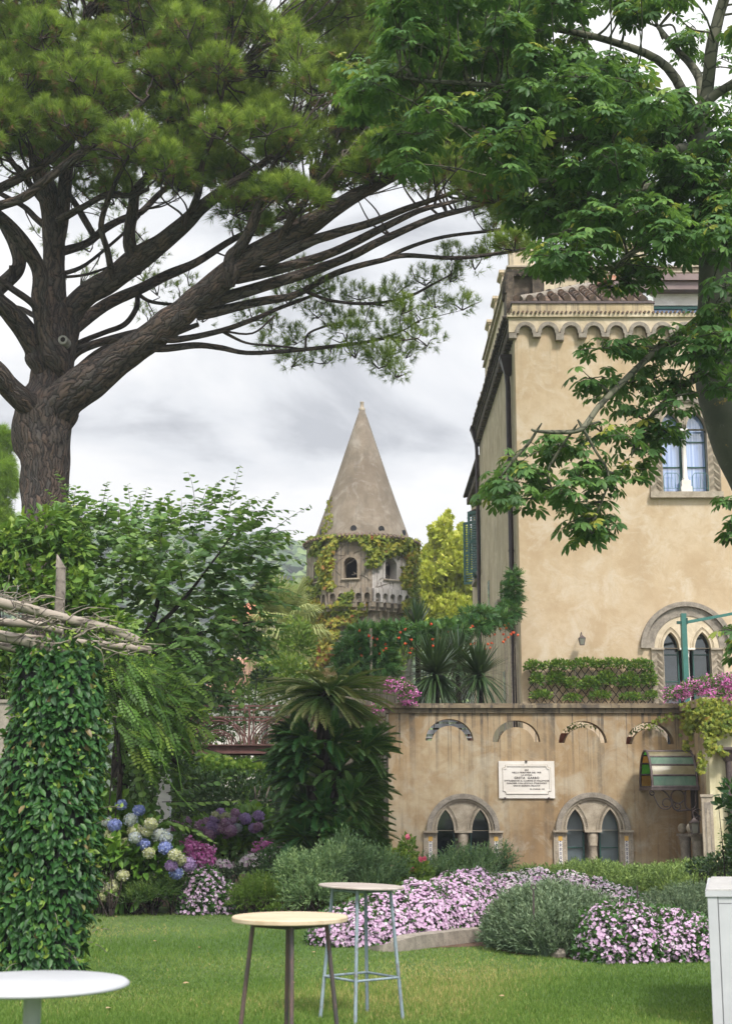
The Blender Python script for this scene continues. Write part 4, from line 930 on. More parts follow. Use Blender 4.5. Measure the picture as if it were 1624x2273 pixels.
q=[(xg0-1.1,yg,gz(621)),(xg1,yg,gz(621)),(xg1,yg+2,gz(621)+.5),(xg0-1.1,yg+2,gz(621)+.5)]; b.hexa(q,[(a,c,d+.06) for a,c,d in q]); b.build('penthouse_tiles',MAT['tile_pink'],vl)
# rear block with battlements
YR=44.0; rz=lambda v,u=1150:float(P(u,v,YR)[2]); rx=lambda u,v=600:float(P(u,v,YR)[0])
o=empty('rear_tower_block',(rx(1250),YR,0),'pale battlemented block rising behind the villa roof','building')
X0=rx(1131); X1=rx(1560); b=MB(); b.box(X0,X1,YR,YR+.4,0,rz(590)); b.box(X0,X0+.4,YR+.401,54,0,rz(590)); b.box(X1-.4,X1,YR+.401,54,0,rz(590)); b.box(X0+.401,X1-.401,53.6,54,0,rz(590)); b.build('wall',MAT['pl_upper'],o)
def merlon(x0_,x1_,y0_,y1_,zt_):
    b=MB(); z0_=rz(590)+.001
    b.box(x0_,x1_,y0_,y1_,z0_,zt_-.16); b.box(x0_-.05,x1_+.05,y0_-.05,y1_+.05,zt_-.159,zt_-.10); b.box(x0_-.10,x1_+.10,y0_-.10,y1_+.10,zt_-.099,zt_); b.build('merlon',MAT['pl_upper'],o)
zt_=rz(537); wx=rx(1186)-X0
merlon(X0,X0+wx,YR+.01,YR+.55,zt_)
for k_ in (1,2,3): merlon(X0+k_*1.75+.35,X0+k_*1.75+.95,YR+.01,YR+.45,zt_)
for k_ in (1,2,3): merlon(X0,X0+.5,YR+k_*2.6,YR+k_*2.6+.8,zt_)
b=MB()
for v,pr in ((592,.12),(603,.07),(612,.1)): b.box(X0-pr,X1+pr,YR-pr,YR-.001,rz(v)-.05,rz(v)); b.box(X0-pr,X0-.001,YR,54,rz(v)-.05,rz(v))
b.build('string_course',MAT['stone'],o)
# ---------------------------------------------------------------- round tower
YTW=60.0; TC=P(803,1270,YTW); RT=124*MPP(803,1270,YTW); XT=float(TC[0])
def zt(v,dy=.85): return float(P(803,v,YTW-RT*dy)[2])
to=empty('stone_tower',(XT,YTW,0),'grey eight-sided tower with a tall conical roof','tower')
VA=[radians(10.45+45*k) for k in range(8)]            # vertex angles, clockwise from the side facing the camera
def vert(a,r=RT): return np.array([XT+r*sin(a),YTW-r*cos(a),0])
ZT0,ZT1=zt(1338),zt(1196)
fw_=RT*2*sin(pi/8)
wls=MB()
for k in range(8):
    a0,a1=VA[k]-radians(45),VA[k]; A=vert(a0); Bv=vert(a1); ax=norm(Bv-A); an=np.array([-ax[1],ax[0],0]); 
    mid=(a0+a1)/2
    if np.dot(an,[XT-A[0],YTW-A[1],0])<0: an=-an
    fr=(A,ax,an); cxw=fw_/2; hw=fw_*.155
    zb,zs=zt(1283,.9),zt(1252,.9)
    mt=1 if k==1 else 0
    plate(wls,[[(0,ZT0),(fw_,ZT0),(fw_,ZT1),(0,ZT1)],([(cxw-hw,zb),(cxw+hw,zb)]+arc(cxw,zs,hw,0,pi,12))[::-1]],0,.5,mat=mt,frame=fr)
    plate(wls,[[(cxw-hw-.12,zb-.12),(cxw+hw+.12,zb-.12)]+arc(cxw,zs,hw+.12,0,pi,12),([(cxw-hw,zb),(cxw+hw,zb)]+arc(cxw,zs,hw,0,pi,12))[::-1]],-.03,-.001,mat=mt,frame=fr)
    V=np.array([(cxw-hw-.1,-.08,zb-.07),(cxw+hw+.1,-.08,zb-.07),(cxw+hw+.1,.3,zb-.07),(cxw-hw-.1,.3,zb-.07)]); V2=V+np.array([0,0,.05])
    wls.hexa([A+ax*q[0]+an*q[1]+[0,0,q[2]] for q in V],[A+ax*q[0]+an*q[1]+[0,0,q[2]] for q in V2],mat=2)
wls.build('upper_wall',[MAT['pl_tower'],MAT['pl_tower_pale'],MAT['stone']],to)
b=MB(); pr=[(RT*.9,0),(RT*.9,ZT0+.1),(.01,ZT0+.11)]; b.lathe(pr,(XT,YTW,0),8,smooth=False,ang0=-pi/2+VA[0]); b.build('lower_wall',MAT['pl_tower'],to)
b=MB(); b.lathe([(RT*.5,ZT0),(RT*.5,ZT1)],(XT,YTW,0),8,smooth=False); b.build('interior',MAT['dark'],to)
cb=MB()
for k in range(8):
    A=vert(VA[k]-radians(45),RT*.995); Bv=vert(VA[k],RT*.995); ax=norm(Bv-A); an=np.array([-ax[1],ax[0],0])
    if np.dot(an,[XT-A[0],YTW-A[1],0])<0: an=-an
    fr=(A,ax,an); L=np.linalg.norm(Bv-A); n=5; p_=L/n; zc_=zt(1330)
    outl=[(0,zc_+.42),(0,zc_-.15)]
    for i in range(n):
        c=(i+.5)*p_; outl+=[(c-p_*.33,zc_-.15)]+[(c+p_*.33*cos(t),zc_+.1+p_*.33*sin(t)) for t in np.linspace(pi,0,9)]+[(c+p_*.33,zc_-.15)]
    outl+=[(L,zc_-.15),(L,zc_+.42)]
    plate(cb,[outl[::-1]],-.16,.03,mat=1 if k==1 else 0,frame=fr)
    for i in range(n+1):
        c=i*p_; 
        for (dz0,dz1,pr_) in ((-.36,-.151,.13),(-.5,-.361,.05)):
            V=np.array([(c-.1,-pr_,zc_+dz0),(c+.1,-pr_,zc_+dz0),(c+.1,.3,zc_+dz0),(c-.1,.3,zc_+dz0)]); V2=V+np.array([0,0,dz1-dz0])
            cb.hexa([A+ax*q[0]+an*q[1]+[0,0,q[2]] for q in V],[A+ax*q[0]+an*q[1]+[0,0,q[2]] for q in V2],mat=0)
cb.build('corbel_band',[MAT['pl_tower'],MAT['pl_tower_pale']],to)
zb_=zt(1192); za_=float(P(801,912,YTW)[2]); rb=109*MPP(803,1190,YTW)
prof=[]
for t in np.linspace(0,1,14): prof.append((rb*(1-t)*(1-.025*sin(pi*t))+.10*t,zb_+(za_-zb_)*t))
b=MB(); b.lathe([(RT*1.03,zb_-.16),(RT*1.05,zb_-.06),(rb*1.0,zb_+.1)],(XT,YTW,0),8,smooth=False,ang0=-pi/2+VA[0]); 
b.lathe([(r,z+.08) for r,z in prof]+[(.01,za_+.12)],(XT,YTW,0),24,smooth=True,ang0=-pi/2+VA[0]); b.build('conical_roof',MAT['roof_cement'],to)
b=MB()
for a in np.arange(0,2*pi,.085):
    q=np.array([XT+RT*1.06*sin(a),YTW-RT*1.06*cos(a),zb_-.04]); q2=np.array([XT+rb*1.02*sin(a),YTW-rb*1.02*cos(a),zb_+.14]); b.tube([q,q2],[.06,.06],5)
b.build('eave_tiles',MAT['tile'],to)
b=MB()
for a in (-1.02,-.17,.42,1.1):
    zz=zb_+.38; r=rb*.945; q=np.array([XT+(r-.1)*sin(a),YTW-(r-.1)*cos(a),zz]); d=np.array([sin(a),-cos(a),.0]); b.tube([q,q+d*.13],.13,12,smooth=True)
b.build('vent_hole',MAT['dark'],to)
b=MB(); b.lathe([(.14,0),(.15,.10),(.09,.16),(.08,.34),(.09,.36),(.09,.40),(.01,.41)],(XT,YTW,za_),10); b.build('finial',MAT['stone'],to)

# creeper on the tower, placed on its surface
def on_tower(u,v):
    """point of the tower surface seen at pixel u,v, and outward normal (octagon faces)"""
    d=ray(u,v); best=None; z_lim=ZT0
    for k in range(8):
        a=VA[k]-radians(22.5); n=np.array([sin(a),-cos(a),0]); 
        for rad in (RT,RT*.9):
            ap=rad*cos(pi/8); den=np.dot(n,d)
            if den>=0: continue
            t=(ap-np.dot(n,np.array([-XT,-YTW,0])))/den; q=np.array([0,0,EYE])+d*t; off=q-np.array([XT,YTW,q[2]]); al=abs(np.dot(off,[cos(a),sin(a),0]))
            if al<rad*sin(pi/8)+.02:
                if (rad==RT and q[2]>z_lim-.1) or (rad<RT and q[2]<=z_lim-.1): best=(q,n)
    return best
strk=[[(690,1196),(720,1190),(760,1188),(800,1192),(840,1190),(880,1193),(925,1200)],[(745,1196),(735,1215),(722,1235),(712,1262)],[(715,1196),(705,1215),(700,1225)],
 [(800,1190),(815,1205),(826,1222),(838,1240),(820,1250)],[(830,1198),(850,1215),(880,1208),(900,1200)],[(845,1228),(870,1222),(895,1215),(915,1205)],[(920,1200),(925,1230),(915,1265),(900,1290),(918,1310),(922,1240)],[(905,1225),(912,1250),(895,1275),(915,1290)],
 [(715,1262),(725,1280),(718,1300),(705,1312),(690,1300)],[(688,1285),(690,1310),(695,1340),(692,1370)],[(732,1240),(728,1262),(722,1285),(735,1300)],[(690,1340),(700,1370),(695,1410),(700,1440),(695,1475),(705,1500)],[(705,1330),(715,1355),(725,1385),(715,1420),(712,1460)],
 [(720,1360),(750,1345),(780,1350),(810,1348)],[(735,1350),(765,1358),(790,1365)],[(725,1380),(755,1375),(785,1372)],[(900,1335),(915,1350),(905,1370),(895,1350)],[(905,1300),(915,1330),(900,1345)],[(715,1440),(735,1410),(745,1400)],[(720,1470),(730,1450),(740,1430)],[(752,1345),(770,1330),(776,1318)]]
cr=MB(); st=MB()
for si,s in enumerate(strk):
    pp=spline(s,10); wd=7 if si not in (6,11,12) else 11; wd=5 if si==0 else wd
    nn=max(60,int(len(pp)*((11 if wd<=7 else 18)+(8 if si>=8 else 0)-(3 if si==0 else 0)))); idx=rng.integers(0,len(pp),nn); pts=pp[idx]+rng.normal(size=(nn,2))*wd*.55
    red=.35+.25*sin(si*2.1)+(.35 if si in (11,12,15,18,19) else 0)
    pos=[];nr=[];rr=[]
    for (u,v) in pts:
        if v<1188: v=1188+rng.uniform(0,6)
        q=on_tower(u,v)
        if q is None: continue
        pos.append(q[0]+q[1]*rng.uniform(.03,.22)); nr.append(q[1]); rr.append(np.clip(red*.75+rng.normal()*.2,0,1))
    pos=np.array(pos); nr=np.array(nr)
    if len(pos): put(cr,maple_t(),pos,np.array([0,0,-1.])+rng.normal(size=pos.shape)*.5,nr+rng.normal(size=pos.shape)*.35,rng.uniform(.14,.26,len(pos)),rr)
    q=[on_tower(u,v) for u,v in pp[::3]]; q=[a[0]+a[1]*.03 for a in q if a is not None]
    if len(q)>2: st.tube(q,.018,4)
for s in range(70):                                       # bare stems crossing the plaster
    u0,v0=rng.uniform(690,910),rng.uniform(1215,1400); a=rng.uniform(-2.6,-.5); pts=[]
    for k in range(9):
        q=on_tower(u0,v0); 
        if q is None: break
        pts.append(q[0]+q[1]*.02); a+=rng.normal()*.35; u0+=6*cos(a); v0+=6*sin(a)*.8
    if len(pts)>3: st.tube(pts,.010,3)
o=empty('creeper',(XT,YTW-RT,0),'yellow and red creeper climbing over the grey tower','creeper'); cr.build('leaves',MAT['creeper'],o); st.build('stems',MAT['twig'],o)
cr=MB(); pos=[];nr=[]
for (u,v) in [(733,1110),(731,1120),(729,1130),(733,1140),(728,1148),(722,1150),(734,1155),(726,1162),(718,1170),(733,1168),(724,1176)]:
    for _ in range(7):
        t_=(v-905)/(1192-905); rr_=rb*t_; z_=zb_+(za_-zb_)*(1-t_); uu=u+rng.normal()*2.2; x_=(uu-803)*MPP(803,v,YTW); y_=-sqrt(max(0,rr_**2-x_**2)); pos.append((XT+x_,YTW+y_-.08,z_+rng.normal()*.1)); nr.append((x_,y_,rr_*.3))
pos=np.array(pos); put(cr,maple_t(),pos,np.array([0,0,1.])+rng.normal(size=pos.shape)*.5,np.array(nr),.16,rng.uniform(.1,.7,len(pos)))
o2=cr.build('shoot',MAT['creeper'],o)

# ---------------------------------------------------------------- trees
def skel(spec,Y0,taper=False,kr=1.0):
    """rows (u,v,radius px,[Y offset]) -> smoothed path and radii"""
    rows=[]
    for r in spec:
        Y=Y0+(r[3] if len(r)>3 else 0); p=P(r[0],r[1],Y); rows.append((*p,r[2]*MPP(r[0],r[1],Y)*kr))
    if taper:
        a,b_=np.array(rows[0]),np.array(rows[1]); d_=a[:3]-b_[:3]; d_/=np.linalg.norm(d_); rows.insert(0,(*(a[:3]+d_*max(.12,a[3]*1.6)),a[3]*.5))
    s=spline(rows,5); return s[:,:3],s[:,3]
def twig_to(mb,target,paths,r0,seg=5,bias=.35,sag=.0,mat=0):
    """thin branch from the nearest point of the limbs to a leaf cluster"""
    allp=np.concatenate(paths); d=np.linalg.norm((allp-target)*np.array([1,.6,1]),axis=1)+np.maximum(0,allp[:,2]-target[2])*1.2; i=np.argmin(d); s=allp[i]; L=np.linalg.norm(target-s)
    if L<.15: return np.array([s,target])
    m=s*.5+target*.5+np.array([rng.normal()*.08*L,rng.normal()*.08*L,-sag*L+rng.normal()*.05*L])
    m1_=s*.8+m*.2*1.0; pts=spline([s,s*.66+m*.34+rng.normal(size=3)*.03*L,m,target],5)
    mb.tube(pts,np.linspace(r0,r0*.3,len(pts)),seg,mat=mat,cap=False); return pts
# umbrella pine ------------------------------------------------------------
YP=30.0
pine=empty('umbrella_pine',tuple(P(100,1700,YP)*[1,1,0]),'huge umbrella pine with a thick plated trunk and spreading dark limbs','tree')
limbs=[
 [(100,2000,64),(100,1700,61),(100,1400,58),(100,1200,57),(101,1100,60),(97,1020,66),(94,960,74),(100,905,72),(112,860,55),(120,810,50),(126,760,47),(126,715,40)],
 [(124,780,40),(121,700,36),(120,650,33),(119,600,29),(120,546,27),(115,464,26),(95,396,25),(84,350,22),(84,250,20),(90,120,14),(96,0,9),(100,-120,5)],
 [(121,600,18),(133,520,18),(142,440,17),(150,360,15),(160,250,11),(172,120,8),(190,20,5)],
 [(124,790,34,-.5),(104,751,24,-.7),(90,669,21,-1),(87,601,19,-1.2),(56,546,19,-1.6),(16,497,17,-2),(-14,470,15,-2.3),(-60,400,12,-3)],
 [(128,820,36,.2),(153,710,32,.2),(191,656,30,0),(246,623,29,-.3),(301,579,30,-.6),(355,541,24,-.9),(410,497,20,-1.2),(444,464,18,-1.5),(500,420,14,-2),(560,380,10,-2.3),(640,320,6,-3)],
 [(150,740,16,1),(232,678,15,1.5),(314,640,14,1.8),(369,612,12,2),(437,582,10,2.3),(520,530,8,2.6),(610,490,6,3),(700,460,4,3.2)],
 [(300,585,18,-.6),(292,560,16,-.8),(287,519,15,-1),(295,464,14,-1.2),(303,423,12,-1.4),(342,377,10,-1.8),(380,320,7,-2.2),(410,250,4,-2.6)],
 [(130,560,12,.5),(191,541,10,1.2),(232,508,10,1.5),(273,486,9,1.8),(314,470,8,2),(355,429,7,2.2),(400,390,5,2.4),(450,350,3,2.6)],
 [(135,486,10,-.3),(186,459,8,-1),(238,432,8,-1.4),(287,434,7,-1.8),(330,420,5,-2)],
 [(207,520,8,1.4),(175,464,8,1.6),(147,418,6,1.8),(130,370,4,2)],
 [(140,608,6,1),(191,587,4.5,1.5),(273,519,4,2),(310,480,3,2.3)],
 [(140,615,4,1),(191,610,3.5,1.3),(250,590,3,1.6),(290,575,2,1.8)],
 [(90,800,34,-.3),(80,770,30,-.4),(50,725,27,-.8),(20,690,25,-1.2),(-10,660,22,-1.6),(-40,600,20,-2),(-60,520,16,-2.6)],
 [(-30,660,20,1),(20,620,18,1),(43,590,17,1),(35,546,16,1),(15,508,14,1),(-10,470,12,1),(-40,430,10,1)],
 [(92,912,36,0),(78,900,34,-.3),(52,888,30,-.6),(22,861,28,-.9),(0,833,26,-1.2),(-45,790,24,-1.6),(-110,720,20,-2)],
 [(85,690,10,-1),(71,672,9,-1.2),(33,645,9,-1.5),(0,622,8,-1.8),(-40,600,7,-2)],
 [(75,700,7,.5),(40,683,6,.8),(0,680,5,1),(-40,676,4,1.2)],
 [(-60,470,13,-2.6),(0,456,12,-2.8),(54,437,12,-3),(109,396,12,-3.2),(164,352,11,-3.4),(215,315,9,-3.6),(270,270,7,-3.8),(330,215,4,-4)],
 [(-50,440,12,-2),(0,418,12,-2.2),(68,382,11,-2.4),(115,352,10,-2.6),(150,320,8,-2.8),(200,270,6,-3)],
 [(100,500,9,.8),(82,486,8,1),(54,459,7,1.3),(0,429,6,1.6),(-40,400,5,2)],
 [(90,440,9,.3),(60,400,8,0),(20,350,7,-.3),(-20,300,5,-.6)],
 # great right-hand limb and its branches
 [(122,925,48,0),(150,884,44,-.3),(200,845,42,-.5),(250,808,37,-.7),(300,770,34,-.9),(350,738,33,-1.1),(400,696,30,-1.3),(450,655,28,-1.5),(500,612,28,-1.7),(560,570,26,-1.9),(620,535,25,-2.1),(700,490,21,-2.4),(780,440,16,-2.7),(860,398,12,-3),(940,360,8,-3.3),(1020,330,5,-3.5)],
 [(512,608,20,-1.9),(513,575,16,-2),(535,548,15,-2.2),(560,500,13,-2.5),(580,440,10,-2.8),(600,380,7,-3),(640,300,4,-3.2)],
 [(464,671,16,-1.4),(574,638,14,-1.2),(683,605,13,-1),(770,572,11,-.8),(847,534,10,-.6),(956,485,8,-.4),(1038,463,6,-.2),(1110,440,4,0)],
 [(535,616,15,-1.7),(628,594,13,-1.5),(738,560,11,-1.4),(847,507,10,-1.3),(929,468,7,-1.2),(1011,446,5,-1.1),(1080,420,3,-1)],
 [(600,575,15,-2),(680,540,13,-2.2),(738,519,12,-2.3),(820,496,10,-2.4),(902,463,8,-2.5),(1011,425,5,-2.6),(1070,390,3,-2.7)],
 [(453,698,13,-1.2),(574,671,11,-.8),(656,654,9,-.5),(749,605,8,-.3),(847,578,7,0),(902,567,6,.2),(1011,573,5,.4),(1093,564,4.5,.6),(1150,556,4,.7),(1189,547,3,.8)],
 [(847,578,5,0),(902,551,5,.2),(984,526,4.5,.4),(1093,512,4,.6),(1140,503,3,.7),(1178,498,2.2,.8)],
 [(370,752,10,-1.2),(400,753,9,-1),(492,734,7,-.4),(574,704,6,0),(612,687,5,.3),(683,660,4,.6),(730,640,2.5,.8)],
 [(325,770,12,-1),(360,773,10,-1),(437,766,8,-.5),(490,772,7,-.2),(546,783,6,0),(628,780,5.5,.2),(738,769,5,.4),(820,758,4,.6),(874,742,2.5,.8),(905,728,1.8,1)],
 [(683,649,4.5,-.4),(738,668,4,0),(820,674,4,.4),(902,660,3.5,.8),(956,633,3,1),(1000,610,2,1.2)],
 [(500,739,4,-.2),(546,761,3,0),(601,767,3,.2),(650,772,3,.3)],
 [(678,772,3,.3),(683,742,3,.4),(720,725,2.5,.5),(760,715,2,.6)],
 [(492,734,3,-.3),(560,740,2.5,0),(610,700,2,.2)],
 [(150,850,14,1),(165,831,12,1.2),(230,778,11,1.6),(306,755,9,2),(370,745,8,2.3),(440,720,6,2.6)],
 [(150,810,12,.8),(176,778,11,1),(268,747,10,1.4),(344,728,9,1.8),(420,700,7,2.2),(500,670,5,2.5)],
 [(150,790,9,1.2),(176,762,8,1.5),(230,739,7,1.8),(276,720,7,2),(302,686,7,2.2),(306,655,6,2.4)],
 [(306,652,5,2.4),(337,670,4.5,2.5),(406,676,4,2.6),(470,668,3,2.8)],
 [(620,538,10,-2.2),(650,480,9,-2.6),(700,420,7,-3),(760,350,5,-3.4)],
 [(410,500,10,-1.3),(440,430,9,-1.8),(450,360,7,-2.2),(480,280,5,-2.6),(500,180,3,-3)],
 [(250,620,9,-.5),(240,560,8,-1),(225,500,7,-1.4),(250,420,6,-1.8),(290,340,4,-2.2)],
]
tr=MB(); br=MB(); paths=[]
for k,l in enumerate(limbs):
    p_,r_=skel(l,YP,k>0,.86 if k==0 else (1.0 if k==21 else .9)); paths.append(p_)
    (tr if k==0 else br).tube(p_,r_,28 if k==0 else (18 if l[0][2]>15 else 9),wob=.07 if k==0 else .06)
rng2=np.random.default_rng(3)
tr.build('trunk',MAT['bark_pine'],pine)
kb=MB(); c=P(140,755,YP-.70); kb.tube([c+[0,.25,0],c,c+[0,-.03,0]],[.13,.11,.10],14); kb.tube([c+[0,-.031,0],c+[0,-.036,0]],[.09,.085],14); kb.build('cut_branch',MAT['ring_wood'],pine); kb=MB(); kb.tube([c+[.01,-.045,0],c+[.01,-.05,0]],[.055,.05],12); kb.build('heartwood',MAT['bark_dark'],pine)
stub=P(28,625,YP+.9); kb=MB(); kb.tube([stub,stub+[.0,-.1,.35]],[.1,.07],8); kb.build('cut_branch',MAT['bark_dark'],pine)
TUFT=[tuft_t(34,.95,.042,s) for s in range(5)]; TUFTW=[tuft_t(20,1.25,.05,s+9) for s in range(4)]; DEAD=[tuft_t(14,1.0,.05,s+20) for s in range(3)]
cr=MB(); dd_=MB()
lowu=[-200,0,100,200,300,400,500,560,640,700,800,900,1000,1090,1180]; lowv=[400,330,345,400,420,400,440,500,520,440,395,385,430,490,520]
pads=[]
k=0
while k<620:
    u=rng.uniform(-240,1150); lo=np.interp(u,lowu,lowv); v=lo+rng.normal()*28-rng.uniform(0,1)**1.15*(lo+200)
    Y=rng.uniform(25.5,34.5) 
    # the crown domes up towards its middle: nearer pads sit lower in the picture at the same height
    pads.append((u,v,Y,rng.uniform(.45,.75),rng.uniform(.26,.42),int(rng.uniform(48,70)),0)); k+=1
for (u,v) in [(230,455),(275,480),(335,435),(200,545),(255,585),(320,610),(180,620),(290,530),(340,560),(60,420),(20,380),(110,520),(420,620),(400,660),(350,640),(330,700),(450,700),(480,640)]:
    pads.append((u,v,rng.uniform(33,36),.5,.3,20,1))
for (u,v) in [(640,615),(690,600),(735,640),(800,655),(850,665),(885,690),(930,705),(945,745),(905,745),(850,740),(800,715),(750,705),(700,690),(860,790),(880,825),(835,800),(790,780),(725,790),(650,800),(600,765),(560,700),(965,665),(1005,620),(1025,665),(945,620),(1055,585),(1080,545),(1005,565),(1100,500),(1115,455),(1135,525),(690,640),(640,665),(600,720),(660,745),(900,780),(770,745),(880,640),(1100,420),(1050,470)]:
    pads.append((u+rng.normal()*4,v+rng.normal()*4,rng.uniform(29.5,32.5),rng.uniform(.38,.5),rng.uniform(.22,.3),44,2))
for (u,v,Y,rx_,rz_,n,kd) in pads:
    c=P(u,v,Y); pts,nr=blob(c,(rx_,rx_,rz_),n,.3,-.35 if kd==0 else -.8)
    tw=twig_to(br,c-[0,0,rz_*.6],paths,.034 if kd==0 else .02,5)
    for q in range(3 if kd else 4):                      # finer twigs inside the cluster
        t=pts[rng.integers(len(pts))]; br.tube([tw[-1],(tw[-1]+t)/2+rng.normal(size=3)*.05,t],[.018,.013,.006],4,cap=False)
    m=len(pts); up=nr+np.array([0,0,.75])+rng.normal(size=(m,3))*.25
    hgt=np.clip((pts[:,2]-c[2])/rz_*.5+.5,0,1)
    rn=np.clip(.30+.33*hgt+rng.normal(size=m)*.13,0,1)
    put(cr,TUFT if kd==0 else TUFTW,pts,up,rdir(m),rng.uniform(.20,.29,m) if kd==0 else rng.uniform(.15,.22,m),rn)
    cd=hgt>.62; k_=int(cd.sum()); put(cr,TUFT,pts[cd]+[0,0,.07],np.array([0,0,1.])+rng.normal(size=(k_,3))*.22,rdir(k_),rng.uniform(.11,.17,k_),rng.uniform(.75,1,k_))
    if kd==0:
        q=(rng.uniform(size=m)<.22)&(hgt<.75); put(dd_,DEAD,pts[q]-[0,0,.08],nr[q]*.5+np.array([0,0,-.8])+rng.normal(size=(q.sum(),3))*.4,rdir(q.sum()),rng.uniform(.15,.22,q.sum()),rng.uniform(0,1,q.sum()))
br.build('branches',MAT['bark_pine'],pine); cr.build('crown',MAT['needle'],pine); dd_.build('dead_needles',MAT['needle_dead'],pine)

# silk floss tree on the right ------------------------------------------------
YC=18.5
ch=empty('broadleaf_tree',tuple(P(1680,1700,YC)*[1,1,0]),'large tree with hand-shaped dark green leaves and a smooth grey-green trunk','tree')
cl_=[
 [(1860,1900,150),(1850,1600,150),(1810,1300,130),(1732,1090,100),(1662,945,92),(1625,830,80),(1610,720,60),(1602,600,50),(1595,500,44),(1580,420,38),(1562,340,32),(1550,280,28)],
 [(1600,470,34,.2),(1625,430,30,.4),(1660,390,24,.7),(1700,330,18,1),(1760,250,12,1.3),(1830,160,7,1.6),(1890,80,3,1.8)],[(1680,370,16,.8),(1760,370,12,.9),(1850,340,8,.6),(1930,330,3,.3)],
 [(1550,290,22),(1560,240,16,-.2),(1570,190,14,-.3),(1578,110,14,-.5),(1594,35,13,-.6),(1608,-10,12,-.7),(1625,-80,10,-.8)],
 [(1545,275,18,-.2),(1550,245,15,-.4),(1583,213,11,-.5),(1624,186,10,-.7),(1680,150,8,-1)],
 [(1545,275,18,.1),(1530,262,15,.2),(1515,240,12,.3),(1480,215,10,.6),(1420,190,8,.8),(1350,160,6,1)],
 [(1556,215,10,.2),(1552,178,10,.4),(1531,142,9,.6),(1500,110,7,.8),(1460,60,5,1)],
 [(1572,335,12,.35),(1500,330,11,-.3),(1400,360,10,-.8),(1330,380,8,-1.2),(1260,400,6,-1.5),(1150,400,4,-1.8)],
 [(1590,400,12,.35),(1500,410,11,-.5),(1420,420,9,-1),(1340,470,7,-1.4),(1250,520,4,-1.7)],
 [(1562,300,12,.5),(1480,260,11,0),(1380,240,10,-.4),(1250,220,8,-.8),(1100,190,6,-1.2),(950,180,4,-1.5),(880,170,2.5,-1.7)],
 [(1380,240,7,-.4),(1300,300,6,-.8),(1200,310,5,-1),(1080,300,4,-1.3),(960,260,3,-1.5)],
 [(1550,290,12,.6),(1480,150,10,.5),(1350,90,8,.2),(1200,60,6,0),(1050,40,5,-.2),(920,30,3,-.5)],
 [(1604,562,12,0),(1540,540,10,-.8),(1470,520,8,-1.1),(1400,560,5,-1.3),(1360,600,3,-1.5)],
 [(1612,680,14,.0),(1570,700,10,-.6),(1543,713,8.5,-.8),(1510,739,8,-1),(1468,767,7.5,-1.2),(1400,830,7,-1.4),(1334,896,6.5,-1.6),(1311,926,6.5,-1.7),(1292,950,6.5,-1.8),(1269,958,5.5,-1.8),(1230,959,5,-1.8),(1190,957,3.5,-1.8),(1178,953,2.5,-1.8)],
 [(1190,957,3,-1.8),(1172,985,3.5,-1.7),(1140,1020,3,-1.6),(1110,1060,2,-1.5)],
 [(1269,958,3,-1.8),(1240,1000,3,-1.6),(1215,1050,2.5,-1.5),(1230,1100,2,-1.5)],
 [(1292,950,4,-1.8),(1320,1000,3,-1.7),(1350,1060,2.5,-1.6),(1320,1150,2,-1.5)],
 [(1630,785,13,.1),(1560,830,10,-.6),(1500,870,7,-.9),(1440,930,5,-1.2),(1400,1010,3,-1.4)],
 [(1468,767,4,-1.2),(1400,775,4,-1.3),(1340,770,3,-1.5)],
]
tr=MB(); br=MB(); paths=[]
for k,l in enumerate(cl_):
    p_,r_=skel(l,YC,k>0); paths.append(p_); (tr if k==0 else br).tube(p_,r_,28 if k==0 else 12,wob=.03)
# blunt thorns on the trunk
p_,r_=skel(cl_[0],YC)
for _ in range(420):
    i=rng.integers(8,len(p_)-1); a=rng.uniform(0,2*pi); n_=np.array([cos(a),sin(a),0]); q=p_[i]+(p_[min(i+1,len(p_)-1)]-p_[i])*rng.uniform()+n_*r_[i]*.97; tr.tube([q,q+n_*.035],[.014,.004],5)
def chmat():
    m,nt,b=newmat('bark_silk'); co=wpos(nt)
    col=ramp(nt,nz(nt,co,2.2,6,.6,.3),[(.35,(.04,.048,.03)),(.6,(.075,.08,.055))]); col=mixc(nt,maprange(nt,nz(nt,co,7,6,.75,.4),.60,.66),col,(.13,.14,.11)); col=mixc(nt,maprange(nt,nz(nt,co,5,6,.7,.3,loc=(9,0,2)),.64,.68),col,(.33,.22,.05))
    nt.links.new(col,b.inputs['Base Color']); b.inputs['Roughness'].default_value=.85; bump(nt,b,nz(nt,co,25,4,.7),.4,.01); return m
MAT['bark_silk']=chmat(); tr.build('trunk',MAT['bark_silk'],ch)
PALM=[palm_t(7,.15,.38,s) for s in range(5)]
poly=[(880,-120),(862,60),(800,110),(770,180),(800,240),(845,300),(870,360),(915,365),(965,330),(1010,300),(1055,370),(1075,440),(1110,470),(1180,500),(1215,560),(1195,600),(1265,560),(1330,590),(1392,645),(1425,600),(1480,590),(1540,548),(1590,560),(1625,520),(1600,440),(1552,380),(1530,300),(1505,250),(1515,200),(1535,150),(1515,60),(1560,-60),(1560,-120)]
holes_=[(1470,55,26),(1392,70,20),(1545,330,8),(1525,445,10),(1420,110,14)]
leafc=[]
while len(leafc)<245:
    u,v=rng.uniform(760,1640),rng.uniform(-120,640)
    if not inpoly(u,v,poly): continue
    if any((u-a)**2+(v-b_)**2<(c_+26)**2 for a,b_,c_ in holes_): continue
    leafc.append((u,v,YC+rng.uniform(-2.6,1.2),rng.uniform(.24,.36),32))
